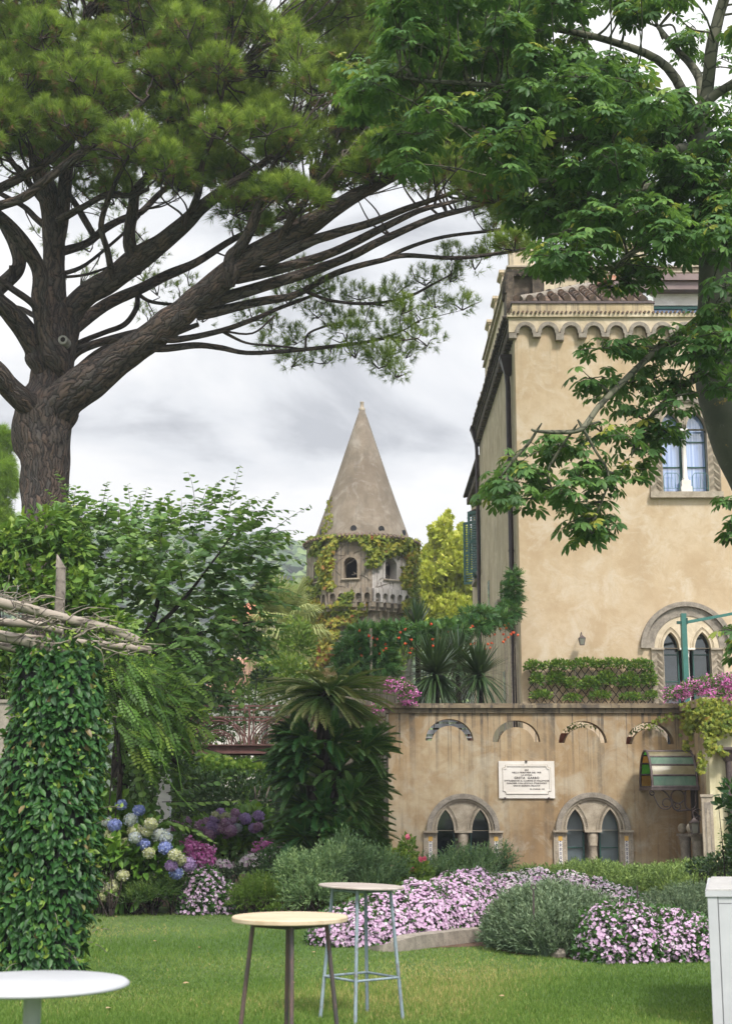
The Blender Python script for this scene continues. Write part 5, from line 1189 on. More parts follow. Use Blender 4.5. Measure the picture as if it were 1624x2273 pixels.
low=[(1560,720),(1500,755),(1440,780),(1590,800),(1390,770),(1335,775),(1310,840),(1350,870),(1400,850),(1450,840),(1490,850),(1550,825),(1605,860),(1400,910),(1440,955),(1480,900),(1425,1000),(1385,1045),(1345,1075),(1300,1025),(1250,1005),(1200,1000),(1150,1030),(1115,1070),(1095,1105),(1150,1105),(1205,1085),(1260,1095),(1320,1120),(1312,1185),(1285,1150),(1375,965),(1240,985),(1335,960),(1480,960),(1540,780),(1330,1165),(1180,1050),(1280,1060),(1580,740),(1610,640),(1590,690),(1620,760)]
for (u,v) in low: leafc.append((u,v,YC-rng.uniform(.8,2.0),rng.uniform(.22,.30),21))
for (u,v) in [(1225,590),(1210,560),(1395,630),(1410,600),(1612,1110),(1622,1185),(1630,1150),(1622,1400),(1632,1445),(1640,1420),(1300,600),(1250,580),(1480,560),(1620,560),(1350,640)]: leafc.append((u,v,YC-1.2,.15,10))
for (u,v) in [(1605,250),(1620,300),(1600,130),(1622,90),(1615,350),(1530,120),(1540,60),(1600,470),(1625,440),(1620,200)]: leafc.append((u,v,YC+2.5,.25,9))
for (u,v) in [(1600,300),(1570,340),(1610,370),(1590,420),(1560,460),(1610,480),(1580,520),(1540,500),(1610,540),(1575,250),(1540,380)]: leafc.append((u+rng.normal()*6,v+rng.normal()*6,YC-1.6,.27,24))
for _ in range(85): leafc.append((rng.uniform(1660,1960),rng.uniform(-160,480),YC+rng.uniform(-2,2.2),rng.uniform(.26,.38),26))
cr=MB()
for (u,v,Y,r_,n) in leafc:
    c=P(u,v,Y); pts,nr=blob(c,(r_*1.15,r_*1.15,r_*.8),n,.45,-.75); m=len(pts)
    tw=twig_to(br,c,paths,.022,5)
    for q in range(5): t=pts[rng.integers(m)]; br.tube([tw[-1],(tw[-1]+t)/2+[0,0,.02],t],[.009,.007,.004],4,cap=False)
    h_=nr*np.array([1,1,0]); d=norm(h_+rng.normal(size=(m,3))*.35*np.array([1,1,.3]))+np.array([0,0,-.45])
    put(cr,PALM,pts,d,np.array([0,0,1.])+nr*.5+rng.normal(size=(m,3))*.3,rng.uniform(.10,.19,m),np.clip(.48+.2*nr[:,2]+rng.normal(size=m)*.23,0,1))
br.build('branches',MAT['bark_grey'],ch); cr.build('leaves',MAT['palmate'],ch)

# Judas tree -----------------------------------------------------------------
YJ=24.3
ju=empty('judas_tree',tuple(P(262,1990,YJ)*[1,1,0]),'dense tree of round green leaves on long shoots with a dark trunk','tree')
p_=[skel(l,YJ) for l in ([(258,2080,22),(262,1900,20),(268,1780,17),(265,1700,18),(275,1600,15),(290,1500,14),(330,1400,9),(360,1300,4)],[(285,1520,10),(240,1420,9),(200,1320,7),(180,1220,4)],[(300,1480,7),(380,1430,5),(470,1400,3.5),(560,1380,2)],[(320,1420,6),(400,1340,4),(470,1250,2.5),(520,1180,1.5)],[(275,1620,7),(330,1640,6),(400,1700,4)])]
tr=MB()
for a_,b_ in p_: tr.tube(a_,b_,12,wob=.08)
tr.build('trunk',MAT['bark_dark'],ju); paths=[a for a,_ in p_]
cr=MB(); br=MB(); ROUND=round_t()
def shoot(mb,bm,base,d,L,n,size,tmpl,droop=.25,r=.006,rn=(.3,.8),side=True):
    t=np.linspace(0,1,7)[:,None]; d=norm(d); pts=base+d*L*t+np.array([0,0,-droop*L])*t**2+rng.normal(size=3)*.06*L*t**2; bm.tube(pts,np.linspace(r,r*.3,7),4,cap=False)
    tt=np.linspace(.08,1,n); pos=np.stack([np.interp(tt,t[:,0],pts[:,k]) for k in range(3)],-1); tan_=np.gradient(pos,axis=0); tan_=norm(tan_)
    sd=norm(np.cross(tan_,[0,0,1.])); s=np.where(np.arange(n)%2==0,1,-1)[:,None]
    dd=sd*s*.8+tan_*.45+np.array([0,0,-.35])+rng.normal(size=(n,3))*.2; nn=np.array([0,0,1.])+tan_*.3+rng.normal(size=(n,3))*.35
    put(mb,tmpl,pos,dd,nn,size*(1-.45*tt**2)*rng.uniform(.85,1.15,n),np.clip(rng.uniform(*rn)+.25*tt**3+rng.normal(size=n)*.1,0,1))
topo=[(150,1130,.35),(165,1080,.25),(235,1110,.2),(300,1120,.2),(355,1115,.2),(400,1110,.3),(450,1100,.3),(490,1060,.5),(528,1035,.5),(545,1105,.4),(500,1130,.3),(620,1170,.5),(600,1200,.4)]
jp=[(130,1180),(80,1200),(30,1230),(150,1480),(170,1230),(615,1195),(590,1290),(560,1330),(620,1385),(600,1380),(540,1480),(480,1520),(420,1560),(330,1560),(240,1480)]
jpoly=[(120,1170),(170,1110),(235,1130),(300,1150),(355,1130),(400,1150),(450,1120),(500,1130),(545,1140),(600,1190),(560,1260),(590,1310),(555,1370),(580,1420),(520,1470),(470,1500),(420,1560),(330,1570),(250,1500),(180,1440),(140,1300)]
k=0
while k<640:
    u,v=rng.uniform(110,620),rng.uniform(1100,1580)
    if not inpoly(u,v,jpoly): continue
    Y=YJ+rng.uniform(-1.6,1.8); b0=P(u,v,Y); outw=np.array([(u-340)/250,rng.normal()*.7-.3,(1350-v)/260+rng.normal()*.3])
    shoot(cr,br,b0,outw+rng.normal(size=3)*.35,rng.uniform(.5,1.0),int(rng.uniform(9,15)),rng.uniform(.12,.165),ROUND,.25,rn=(.2,.65)); k+=1
for (u,v,Y,u2,v2) in [(505,1150,16.5,531,1032),(520,1160,16.3,550,1103),(560,1230,16.2,628,1168),(575,1290,16.4,645,1228),(160,1160,16.4,168,1068),(440,1160,16.5,490,1090),(400,1170,16.6,408,1105),(300,1170,16.5,310,1115),(235,1150,16.4,238,1100),(355,1160,16.8,352,1110),(560,1380,16,660,1388),(560,1360,16.2,650,1370),(400,1650,15.8,505,1672),(370,1760,15.8,520,1740),(360,1780,15.9,545,1790),(370,1820,15.7,480,1850),(330,1700,15.8,440,1730),(300,1660,15.8,380,1720),(320,1760,15.8,350,1850),(300,1800,15.9,360,1900),(290,1650,15.8,330,1800),(410,1550,15.8,470,1600),(430,1530,16,560,1545),(450,1480,16,580,1455)]:
    Y=Y+6.9; a=P(u,v,Y); b_=P(u2,v2,Y-.2); L=np.linalg.norm(b_-a); shoot(cr,br,a,b_-a+[0,0,.06*L],L*1.02,int(L/.062)+4,.135,ROUND,.06,.007,rn=(.4,.75))
k=0
while k<170:                                             # hanging skirts of leaves under the crown
    u,v=rng.uniform(235,400),rng.uniform(1600,1900); Y=rng.uniform(23.2,25)
    if 245<u<290 and v>1640 and Y<24.6: continue
    if 325<u<392 and rng.uniform()<.8: continue
    shoot(cr,br,P(u,v,Y),np.array([rng.normal()*.5,rng.normal()*.4,-.7]),rng.uniform(.42,.7),8,.12,ROUND,.2,rn=(.1,.45)); k+=1
br.build('branches',MAT['bark_dark'],ju); cr.build('leaves',MAT['judas'],ju)
# ---------------------------------------------------------------- bush helpers
LEAFA=leaf_t(.27,.06,.12); LEAFN=leaf_s(.16,.03,.1); OVAL=leaf_s(.3,.05,.12); PIN=pinnate_t(5,.09,.3,.3); SPR=[sprig_t(12,.26,.036,s) for s in range(4)]; FL=flower_t(5,.08,.72)
def base_of(u,v,Y): p=P(u,v,Y); return (float(p[0]),Y,0.0)
def bush(name,label,cat,blobs,tmpl,n,size,mat,updir=.4,up=.5,rn=(.45,.2),low=-.5,shell=.35,stems=6,group=None,smat='bark_dark',root=None,part='foliage',dens=None):
    """blobs: (u,v,Y,rx px,rz px[,ry m]) clusters of leaves on stems from the ground"""
    cs=[]
    for bl_ in blobs:
        u,v,Y,rx_,rz_=bl_[:5]; m=MPP(u,v,Y); cs.append((P(u,v,Y),rx_*m,(bl_[5] if len(bl_)>5 else rx_*m),rz_*m))
    if root is None:
        c0=cs[0][0]; xm=np.mean([c[0][0] for c in cs]); ym=np.mean([c[0][1] for c in cs]); root=empty(name,(xm,ym,0),label,cat,group)
    tot=sum(a*c for _,a,_,c in cs); mb=MB(); sb_=MB()
    for (c,a,b_,h) in cs:
        k=max(10,int(n*a*h/tot)); pts,nr=blob(c,(a,b_,h),k,shell,low); m=len(pts)
        q=pts[:,2]>.02; pts,nr=pts[q],nr[q]; m=len(pts)
        d=nr+np.array([0,0,updir])+rng.normal(size=(m,3))*.45; nn=np.array([0,0,1.])*up+nr+rng.normal(size=(m,3))*.4
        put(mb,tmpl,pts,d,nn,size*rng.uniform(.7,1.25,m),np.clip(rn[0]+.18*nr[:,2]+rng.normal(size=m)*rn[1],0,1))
        for s in range(stems):
            t=pts[rng.integers(m)]; g=np.array([c[0]+rng.normal()*a*.15,c[1]+rng.normal()*b_*.15,0]); sb_.tube(spline([g,(g+t)/2+rng.normal(size=3)*.06,t],4),np.linspace(.014,.004,9),4,cap=False)
    f=mb.build(part,MAT[mat],root)
    if stems: sb_.build('stems',MAT[smat],root)
    return root
def dome(name,label,cat,spots,nleaf,nflow,leafm,flowm,lsize=.07,fsize=.055,tmpl=None,group=None,frn=(.5,.25),flow_low=-.1,leafup=.3,core=True):
    """spots: (x,y,rx,ry,h) overlapping ground domes"""
    xm=np.mean([s[0] for s in spots]); ym=np.mean([s[1] for s in spots]); root=empty(name,(xm,ym,0),label,cat,group)
    A=[s[2]*s[4]+s[2]*s[3]*.5 for s in spots]; tot=sum(A)
    def inside(p):
        r=np.zeros(len(p),bool)
        for (x,y,a,b_,h) in spots: r|=((p[:,0]-x)/a)**2+((p[:,1]-y)/b_)**2+(p[:,2]/h)**2<.80
        return r
    lf=MB(); fl=MB()
    for (x,y,a,b_,h),w in zip(spots,A):
        def smp(k,lo,hi,lowz):
            d=rdir(int(k*3)); d[:,2]=np.abs(d[:,2])*(1 if lowz>=-.5 else 1); e=rng.uniform(lo,hi,len(d)); lump=1+.07*np.sin(d[:,0]*9+x*5)*np.cos(d[:,1]*8+y*3)
            p=np.stack([x+a*d[:,0]*e*lump,y+b_*d[:,1]*e*lump,np.maximum(.02,h*d[:,2]*e*lump)],-1); q=~inside(p); return p[q][:k],norm(d/np.array([a,b_,h]))[q][:k]
        p,nr=smp(int(nleaf*w/tot),.82,1.02,0); m=len(p)
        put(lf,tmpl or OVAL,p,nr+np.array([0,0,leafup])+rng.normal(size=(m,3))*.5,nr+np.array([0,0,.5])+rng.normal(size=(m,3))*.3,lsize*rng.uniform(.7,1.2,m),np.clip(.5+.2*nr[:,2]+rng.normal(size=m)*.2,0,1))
        if core:
            c=MB(); t=np.linspace(0,pi/2,7); lf.lathe([(cos(q)*.84,sin(q)*.84*h) for q in t],(x,y,0),14)
            V=lf.V[-1]; V[:,0]=x+(V[:,0]-x)*a; V[:,1]=y+(V[:,1]-y)*b_; lf.R[-1][:]=.05
        if nflow:
            p,nr=smp(int(nflow*w/tot),.98,1.09,0); 
            keep=rng.uniform(size=len(p))<np.clip(.42+1.5*nr[:,2],0.0,1); p,nr=p[keep],nr[keep]; m=len(p)
            n_=nr+np.array([0,-.25,.35])+rng.normal(size=(m,3))*.25; d=np.cross(n_,rdir(m)); put(fl,FL,p,d,n_,fsize*rng.uniform(.75,1.2,m),np.clip(frn[0]+rng.normal(size=m)*frn[1],0,1))
    lf.build('foliage',MAT[leafm],root)
    if nflow: fl.build('blossoms',MAT[flowm],root)
    return root
def G(u,v): p=PG(u,v); return p[0],p[1]

# ---------------------------------------------------------------- ivy-covered column
YI=13.6; cxI=float(P(112,1800,YI)[0]); HI=float(P(112,1445,YI)[2])
iv=empty('ivy_column',(cxI,YI,0),'square garden column wrapped in dark glossy evergreen leaves at the left','column')
b=MB(); b.box(cxI-.3,cxI+.3,YI-.3,YI+.3,0,HI-.12); b.build('pillar',MAT['dark'],iv)
N=11000; zz=rng.uniform(0,1,N)*HI; th=rng.uniform(0,2*pi,N); ct,st_=np.cos(th),np.sin(th)
half=np.interp(zz/HI,[0,.1,.3,.5,.62,.8,.93,1],[.44,.43,.47,.48,.46,.43,.40,.33])*(1+.06*np.sin(zz*5+2*np.cos(th)))
sh=np.interp(zz/HI,[0,.25,.6,1],[-.10,-.05,.02,.03])
sq=1/np.maximum(np.abs(ct),np.abs(st_))**.55; r_=half*sq*.88+rng.normal(size=N)*.025
pts=np.stack([cxI+sh+r_*ct,YI+r_*st_,zz],-1); nr=np.stack([ct,st_,.1+0*ct],-1)
mb=MB(); put(mb,LEAFA,pts,nr*.45+np.array([0,0,-.65])+rng.normal(size=(N,3))*.4,nr+np.array([0,0,.45])+rng.normal(size=(N,3))*.3,rng.uniform(.055,.12,N),np.clip(.46+rng.normal(size=N)*.22,0,1))
q=rng.uniform(size=N)<.035; put(mb,LEAFA,pts[q]+nr[q]*.04,nr[q]+np.array([0,0,.5])+rng.normal(size=(q.sum(),3))*.5,nr[q]+rng.normal(size=(q.sum(),3))*.4,rng.uniform(.06,.09,q.sum()),rng.uniform(.86,1,q.sum())); 
k=400; a=rng.uniform(0,2*pi,k); r2=np.sqrt(rng.uniform(0,1,k))*.42; put(mb,LEAFA,np.stack([cxI+r2*np.cos(a),YI+r2*np.sin(a),HI+rng.normal(size=k)*.04],-1),rdir(k)+[0,0,.3],np.array([0,0,1.])+rng.normal(size=(k,3))*.4,.09,rng.uniform(.2,.8,k)); mb.build('leaves',MAT['ivy'],iv)

rm=MB(); rs=MB()
for _ in range(60):                                       # stray runners breaking the outline
    z=rng.uniform(.3,HI); a=rng.uniform(0,2*pi); b0=np.array([cxI+.43*cos(a),YI+.43*sin(a),z]); L=rng.uniform(.1,.26); d=np.array([cos(a),sin(a),rng.uniform(-.2,.9)]); t=np.linspace(0,1,5)[:,None]; p_=b0+norm(d)*L*t+np.array([0,0,-.08])*t**2; rs.tube(p_,.003,4,cap=False)
    put(rm,OVAL,np.repeat(p_[1:],2,0),rdir(8)+norm(d)*.7,np.array([0,0,1.])+rdir(8)*.5,rng.uniform(.04,.065,8),rng.uniform(.3,1,8))
rs.build('runner_stems',MAT['twig'],iv); rm.build('runner_leaves',MAT['vine'],iv)

# ---------------------------------------------------------------- rustic pergola
pg=empty('rustic_pergola',tuple(P(60,1400,YI)),'rustic pergola of weathered tree poles lashed with wire above the leafy column','pergola')
def pole(pts,name='beam',seg=12,wob=.05):
    rows=[(*P(u,v,Y),r*MPP(u,v,Y)) for u,v,Y,r in pts]; s=spline(rows,5); b=MB(); b.tube(s[:,:3],s[:,3],seg,wob=wob); b.build(name,MAT['bark_pole'],pg); return s
MAT['bark_pole']=barkmat('bark_pole',(.13,.105,.085),(.27,.23,.19),(.35,.30,.25),5,1.1,.4,.01)
bA=pole([(-160,1290,12.8,11),(0,1337,13.0,11.5),(60,1350,13.1,11),(150,1374,13.2,11.5),(230,1393,13.3,11),(280,1412,13.35,11),(307,1424,13.4,10.5)])
bB=pole([(-120,1372,13.6,9.5),(0,1381,13.7,9.5),(70,1386,13.75,9.5),(140,1401,13.8,9.5)])
bC=pole([(-150,1395,13.3,12),(0,1411,13.3,12.5),(60,1425,13.3,12),(110,1440,13.3,12),(150,1450,13.35,10)])
bD=pole([(20,1412,14.0,8),(175,1426,13.9,8),(260,1434,13.8,8.5),(333,1443,13.7,8.5)])
bE=pole([(-60,1428,13.9,7),(0,1433,13.9,8),(30,1440,13.9,9),(56,1444,13.9,8)])
b=MB(); x,y,z0=P(132,1364,13.9); z1=P(132,1250,13.9)[2]; r=11*MPP(132,1300,13.9)
b.tube([(x,y,z0-.5),(x+.004,y,(z0+z1)/2),(x-.003,y,z1-.05)],[r,r*1.03,r*.98],12,wob=.03); b.add([(x-r,y-r*.7,z1-.05),(x+r*.9,y-r*.7,z1-.05),(x+r*.9,y+r*.7,z1-.05),(x-r,y+r*.7,z1-.05),(x-r*.9,y-r*.5,z1+.09),(x-r*.9,y+r*.5,z1+.09)],[(0,1,4),(1,2,5,4),(2,3,5),(3,0,4,5)]); b.build('post',MAT['wood_grey'],pg)
b=MB()
for s in (bA,bC):
    for t in np.linspace(.25,.97,9):
        i=int(t*(len(s)-2)); c=s[i,:3]; ax=norm(s[i+1,:3]-s[i,:3]); r=s[i,3]*1.06; n1=norm(np.cross(ax,[0,1,.2])); n2=np.cross(ax,n1); tilt=rng.normal()*.5
        b.tube([c+(n1*cos(a)+n2*sin(a))*r+ax*tilt*r*cos(a) for a in np.linspace(0,2*pi,14)],.0035,4,cap=False)
b.build('wire',MAT['iron'],pg)
dv=MB()
for _ in range(105):
    u,v=rng.uniform(-20,300),0; v=1337+u*.28+rng.uniform(-26,40); c=P(u,v,rng.uniform(12.9,14.1)); a=rng.normal()*.6+(.4 if rng.uniform()<.7 else 2.6); L=rng.uniform(.12,.42)
    pts=[c]; 
    for k in range(4): a+=rng.normal()*.35; pts.append(pts[-1]+np.array([cos(a),rng.normal()*.5,sin(a)*.6])*L/4)
    dv.tube(spline(pts,3),np.linspace(.007,.0025,13),4,cap=False)
for (a_,b_) in (((20,1360),(230,1402)),((-20,1400),(160,1395)),((60,1420),(290,1400)),((0,1350),(140,1330))):
    p0=P(*a_,13.2); p1=P(*b_,13.3); dv.tube(spline([p0,(p0*2+p1)/3+[0,0,-.06],(p0+2*p1)/3+[0,-.05,.05],p1],5),.009,5)
ro=empty('dry_vine',tuple(P(120,1390,13.4)),'tangle of dry grey vine twigs lying over the pergola poles','vine'); dv.build('stems',MAT['twig'],ro)
mb=MB(); k=230; u=rng.uniform(90,340,k); v=1365+.22*u+rng.uniform(-40,50,k); pp=np.array([P(a,b_,13.4+rng.normal()*.3) for a,b_ in zip(u,v)]); put(mb,OVAL,pp,rdir(k),np.array([0,0,1.])+rng.normal(size=(k,3))*.6,rng.uniform(.04,.06,k),rng.uniform(.6,1,k)); mb.build('leaves',MAT['vine'],ro)
# trailing tendrils
tb=MB()
for pts in ([(300,1445),(303,1470),(298,1500)],[(225,1468),(262,1440),(330,1405),(395,1390),(445,1400)],[(330,1470),(340,1530),(370,1600),(392,1680),(405,1760)],[(260,1520),(300,1590),(345,1650),(380,1740),(430,1800)],[(20,1200),(90,1190),(160,1170)],[(0,1235),(60,1215),(120,1190)],[(380,1290),(375,1268),(372,1250),(380,1245)]):
    tb.tube(spline([P(u,v,14.3) for u,v in pts],8),.004,4)
tb.build('tendrils',MAT['vine'],ro)

# leafy growth around the pergola ------------------------------------------------
bush('climbing_shrub','light green climbing shrub rising behind the pergola poles','shrub',[(30,1215,22.6,70,50),(100,1180,22.6,60,50),(150,1230,22.6,50,60),(40,1290,22.4,80,50),(160,1310,22.2,55,50),(-40,1240,22.6,70,80),(110,1330,22.3,60,45),(15,1450,22.2,50,60),(200,1370,22.2,45,50),(250,1400,22.2,45,40),(-30,1500,22.4,60,100),(-10,1640,22.6,40,120)],LEAFA,4200,.17,'vine',-.3,.6,(.45,.2),stems=3)
mb=MB(); br=MB(); ws=empty('wisteria',tuple(P(300,1900,22.6)*[1,1,0]),'feathery light green wisteria hanging beside the leafy column','vine')
for _ in range(260):
    t=rng.uniform(); u=235+rng.normal()*28+t*120; v=1475+t*150+rng.normal()*38
    if u>305 and v>1590: continue
    Y=22.3+rng.normal()*.45; b0=P(u,v,Y); d=np.array([.75,rng.normal()*.35,-.25+rng.normal()*.35]); L=rng.uniform(.36,.75); n=7
    tt=np.linspace(.1,1,n); pts=b0+np.outer(tt,norm(d)*L)+np.outer(tt**2,[0,0,-.3*L]); br.tube(pts,.004,4,cap=False); sg=np.where(np.arange(n)%2==0,1,-1)[:,None]
    put(mb,PIN,pts,norm(d)*.8+np.array([0,0,-.35])+sg*np.array([-.1,.5,.35])+rng.normal(size=(n,3))*.2,np.array([0,-.5,1.])+rng.normal(size=(n,3))*.4,rng.uniform(.2,.32,n),np.clip(.45+.2*rng.normal(size=n)+.3*(t-.5),0,1))
for pts in ([(240,1500),(255,1600),(268,1700)],[(235,1480),(300,1550),(360,1620)]): br.tube(spline([P(u,v,22.6) for u,v in pts],6),.03,6)
br.tube(spline([P(268,1700,22.6),P(262,1850,22.9),np.array([P(260,1950,23)[0],23,0])],5),.04,6)
br.build('stems',MAT['bark_dark'],ws); mb.build('leaves',MAT['vine'],ws)

# white pier, old wall and small things at the left
x0_,x1_=float(P(346,1800,26)[0]),float(P(376,1800,26)[0]); b=MB(); b.box(x0_,x1_,26,26.25,0,float(P(360,1630,26)[2])); b.box(x0_-.02,x1_+.02,25.98,26.27,float(P(360,1630,26)[2])+.001,float(P(360,1622,26)[2])); tag(b.build('garden_pier',MAT['pl_white'],loc=((x0_+x1_)/2,26,0)),'white plastered pier half hidden by round green leaves','pier')
xx=float(P(18,1640,21)[0]); b=MB(); b.box(xx-3,xx,21,21.3,0,float(P(10,1560,21)[2])); b.box(xx-3.05,xx+.03,20.97,21.33,float(P(10,1560,21)[2])+.001,float(P(10,1553,21)[2])); tag(b.build('stone_wall',MAT['stone_grey'],loc=(xx-1.5,21,0)),'grey stone wall at the left edge behind the leafy column','wall')

# ---------------------------------------------------------------- iron footbridge
YB_=30.4
def pb_(u,v): q=P(u,v,YB_); return q[0],q[2]
fb=empty('footbridge',tuple(P(560,1668,YB_)),'rust brown iron footbridge with arched railing','bridge')
bx0,bx1=XX(300,1660,YB_),xl-.05
def bz(v): return float(P(560,v,YB_)[2])
for yy in (YB_,YB_+1.3):
    b=MB(); zt2,zb2=bz(1653),bz(1673); b.box(bx0,bx1,yy-.09,yy+.09,zt2-.02,zt2); b.box(bx0,bx1,yy-.09,yy+.09,zb2,zb2+.02); b.box(bx0,bx1,yy-.012,yy+.012,zb2+.021,zt2-.021); b.build('girder',MAT['rust'],fb)
b=MB(); b.box(bx0,bx1,YB_+.1,YB_+1.2,bz(1655),bz(1652)); b.build('deck',MAT['iron'],fb)
per=(676-547)*MPP(560,1650,YB_); px_=[XX(547,1650,YB_)+per*k for k in (-2,-1,0,1,2)]
for yy in (YB_,YB_+1.3):
    b=MB(); 
    for v in (1567,1592): b.box(bx0,bx1,yy-.02,yy+.02,bz(v)-.018,bz(v)+.018)
    b.build('handrail',MAT['rust'],fb)
    for x in px_:
        for dx in (-.045,.045):
            if x+dx<bx1-.03:
                b=MB(); b.box(x+dx-.014,x+dx+.014,yy-.02,yy+.02,bz(1653)+.001,bz(1567)-.019); b.build('baluster',MAT['rust'],fb)
        for r,o_ in ((per/2-.06,per/2),(per/2-.11,per/2),(per*.25,per/2),(per*.21,per/2)):
            b=MB(); pts=[(x+o_+r*cos(t),yy,bz(1653)+.0+r*sin(t)) for t in np.linspace(0,pi,22)]; b.tube(pts,.016,5); 
            if x+o_+r<bx1: b.build('railing_arch',MAT['rust'],fb)

# ---------------------------------------------------------------- background planting
def bigbush(name,label,cat,blobs,n,size,mat,tm=None,**kw): return bush(name,label,cat,blobs,tm or OVAL,n,size,mat,stems=kw.pop('stems',4),**kw)
bigbush('jasmine_bush','green bush with small white blossoms behind the footbridge','bush',[(560,1590,35,60,60),(480,1600,36,70,70),(630,1600,35,40,60),(520,1530,37,50,40),(600,1560,36,40,40)],2600,.11,'shrub')
mb=MB(); k=700; pp,dd=blob(P(575,1590,34.4),(1.3,.8,.75),k,.4,-.9); put(mb,FL,pp,rdir(k),dd+rdir(k)*.3,rng.uniform(.04,.08,k),rng.uniform(0,1,k)); bpy.data.objects['jasmine_bush']; mb.build('blossoms',MAT['whitef'],bpy.data.objects['jasmine_bush'])
bigbush('garden_tree','bushy green tree filling the gap beneath and behind the footbridge','tree',[(430,1620,40,90,80),(600,1690,38,90,60),(500,1740,37,100,70),(660,1640,40,60,90),(400,1740,33,60,80),(560,1800,33,80,60),(680,1760,32,60,120),(620,1850,31,90,60),(470,1830,31,90,60)],9000,.13,'shrub')
bigbush('dark_hedge','dark evergreen hedge under the footbridge','hedge',[(520,1780,28.5,120,70,1.0),(430,1800,28,70,90,1.0),(640,1830,27.8,80,80,.9),(400,1700,28.6,40,60,.5)],4200,.10,'shrub_dark')
bigbush('grapevine_canopy','bright green vine leaves growing over the frame beneath the bridge','vine',[(560,1710,29.6,90,18,.9),(640,1730,29.4,60,22,.8),(460,1700,29.6,60,20,.8),(600,1760,29.2,60,14,.7)],1500,.12,'vine',tm=maple_t(),stems=0)
fr_=empty('vine_frame',tuple(P(600,1800,28)*[1,1,0]),'thin iron frame carrying vine leaves beneath the bridge','pergola')
for (a_,b_) in (((565,1745),(572,1830)),((578,1745),(568,1790)),((600,1740),(580,1800)),((625,1735),(600,1790)),((640,1740),(612,1830)),((555,1778),(640,1776)),((612,1740),(606,1850))):
    b=MB(); b.tube([P(*a_,27.9),P(*b_,27.9)],.018,5); b.build('rod',MAT['twig'],fr_)
# yellow-green bushes at the foot of the tower and the shrubs between palms
bigbush('garden_shrub','yellow-green shrub growing at the foot of the tower on its left','shrub',[(640,1500,46,50,50),(610,1505,48,50,45),(660,1430,48,40,60),(690,1560,44,60,40),(600,1540,44,60,40)],3600,.17,'shrub_light')
bigbush('garden_shrub','small sunlit shrub between the trumpet vine and the cycad','shrub',[(850,1480,38,50,40),(890,1450,40,40,40),(800,1510,37,60,30),(940,1430,42,40,40)],1700,.13,'shrub_light')
def plane_tree(name,label,Y,blobs,n,size,mat,tm,trunk=None,branches=5):
    r=bush(name,label,'tree',[(u,v,Y+rng.normal()*.5,a,c) for u,v,a,c in blobs],tm,n,size,mat,.6,.3,(.5,.22),stems=branches,smat='bark_grey'); return r
plane_tree('yellow_green_tree','tall yellow-green tree with upright leafy tips behind the villa corner',70,[(985,1170,14,22),(978,1200,22,28),(1010,1215,22,30),(1025,1185,10,20),(965,1240,32,35),(1010,1260,38,40),(950,1290,30,40),(985,1310,55,50),(940,1340,35,40),(1000,1370,60,50),(1035,1230,20,60),(935,1275,18,25),(925,1330,22,30),(995,1150,6,14),(960,1185,8,20),(920,1390,40,40),(1030,1320,30,60)],9500,.26,'yellowtree',maple_t())
# stone pine crown far behind, bright green
bigbush('pine_tree','bright green rounded pine crown between the palm and the tower','tree',[(650,1325,80,45,22),(690,1345,82,40,30),(615,1340,82,35,25),(660,1370,80,50,40)],3500,.38,'yellowgreen' if 'yellowgreen' in MAT else 'shrub_light',tm=TUFT,stems=2)
bigbush('pine_tree','pale green pine seen behind the great trunk at the left edge','tree',[(5,985,55,28,40),(-20,1050,55,55,70),(15,1080,54,25,60),(-10,1150,54,40,60),(5,1200,54,40,40)],2600,.34,'yellowgreen',tm=TUFTW,stems=5)
bigbush('garden_tree','dark shrubby tree behind the round-leaved tree, near the distant roof','tree',[(430,1500,30,60,50),(500,1490,31,40,25),(400,1440,30,60,60),(540,1445,33,40,28),(450,1560,31,60,30),(580,1505,34,22,22)],3800,.11,'shrub_dark')
# distant house with tiled roof
YH=52.0; o=empty('distant_house',tuple(P(520,1560,YH)*[1,1,0]),'distant house with a faded pink tiled roof behind the garden','house')
hx0,hx1=float(P(455,1530,YH)[0]),float(P(594,1530,YH)[0]); he=float(P(520,1545,YH)[2]); hr=float(P(520,1462,YH+3)[2])
b=MB(); b.box(hx0+.2,hx1-.2,YH+.3,YH+6,0,he-.02); b.build('wall',MAT['pl_white'],o)
b=MB(); n=26
for i in range(n):
    x=hx0+(hx1-hx0)*(i+.5)/n; sh_=max(0,(i-n*.62)/(n*.38))
    b.tube([(x,YH-.1,he),(x,YH+3.2*(1-sh_*.75),he+(hr-he)*(1-sh_*.75))],[.085,.075],6)
b.add([(hx0,YH,he-.03),(hx1,YH,he-.03),(hx1-.9,YH+3.2,hr-.05),(hx0,YH+3.2,hr-.05)],[(0,1,2,3)]); b.build('roof',MAT['tile_pink'],o)
YH2=78.0; o=empty('distant_house',tuple(P(585,1400,YH2)*[1,1,0]),'small far house with a coral red roof seen through the fan palm','house'); q=P(600,1342,YH2)
b=MB(); b.box(q[0]-2.2,q[0]+1.0,YH2,YH2+4,0,q[2]-.9); b.build('wall',MAT['stone'],o); b=MB(); b.hexa([(q[0]-2.4,YH2-.2,q[2]-.89),(q[0]+1.2,YH2-.2,q[2]-.89),(q[0]+1.2,YH2+4.2,q[2]-.89),(q[0]-2.4,YH2+4.2,q[2]-.89)],[(q[0]-1.4,YH2+1.9,q[2]+.35),(q[0]-.1,YH2+1.9,q[2]+.35),(q[0]-.1,YH2+2.1,q[2]+.35),(q[0]-1.4,YH2+2.1,q[2]+.35)]); b.build('roof',MAT['terracotta'],o)
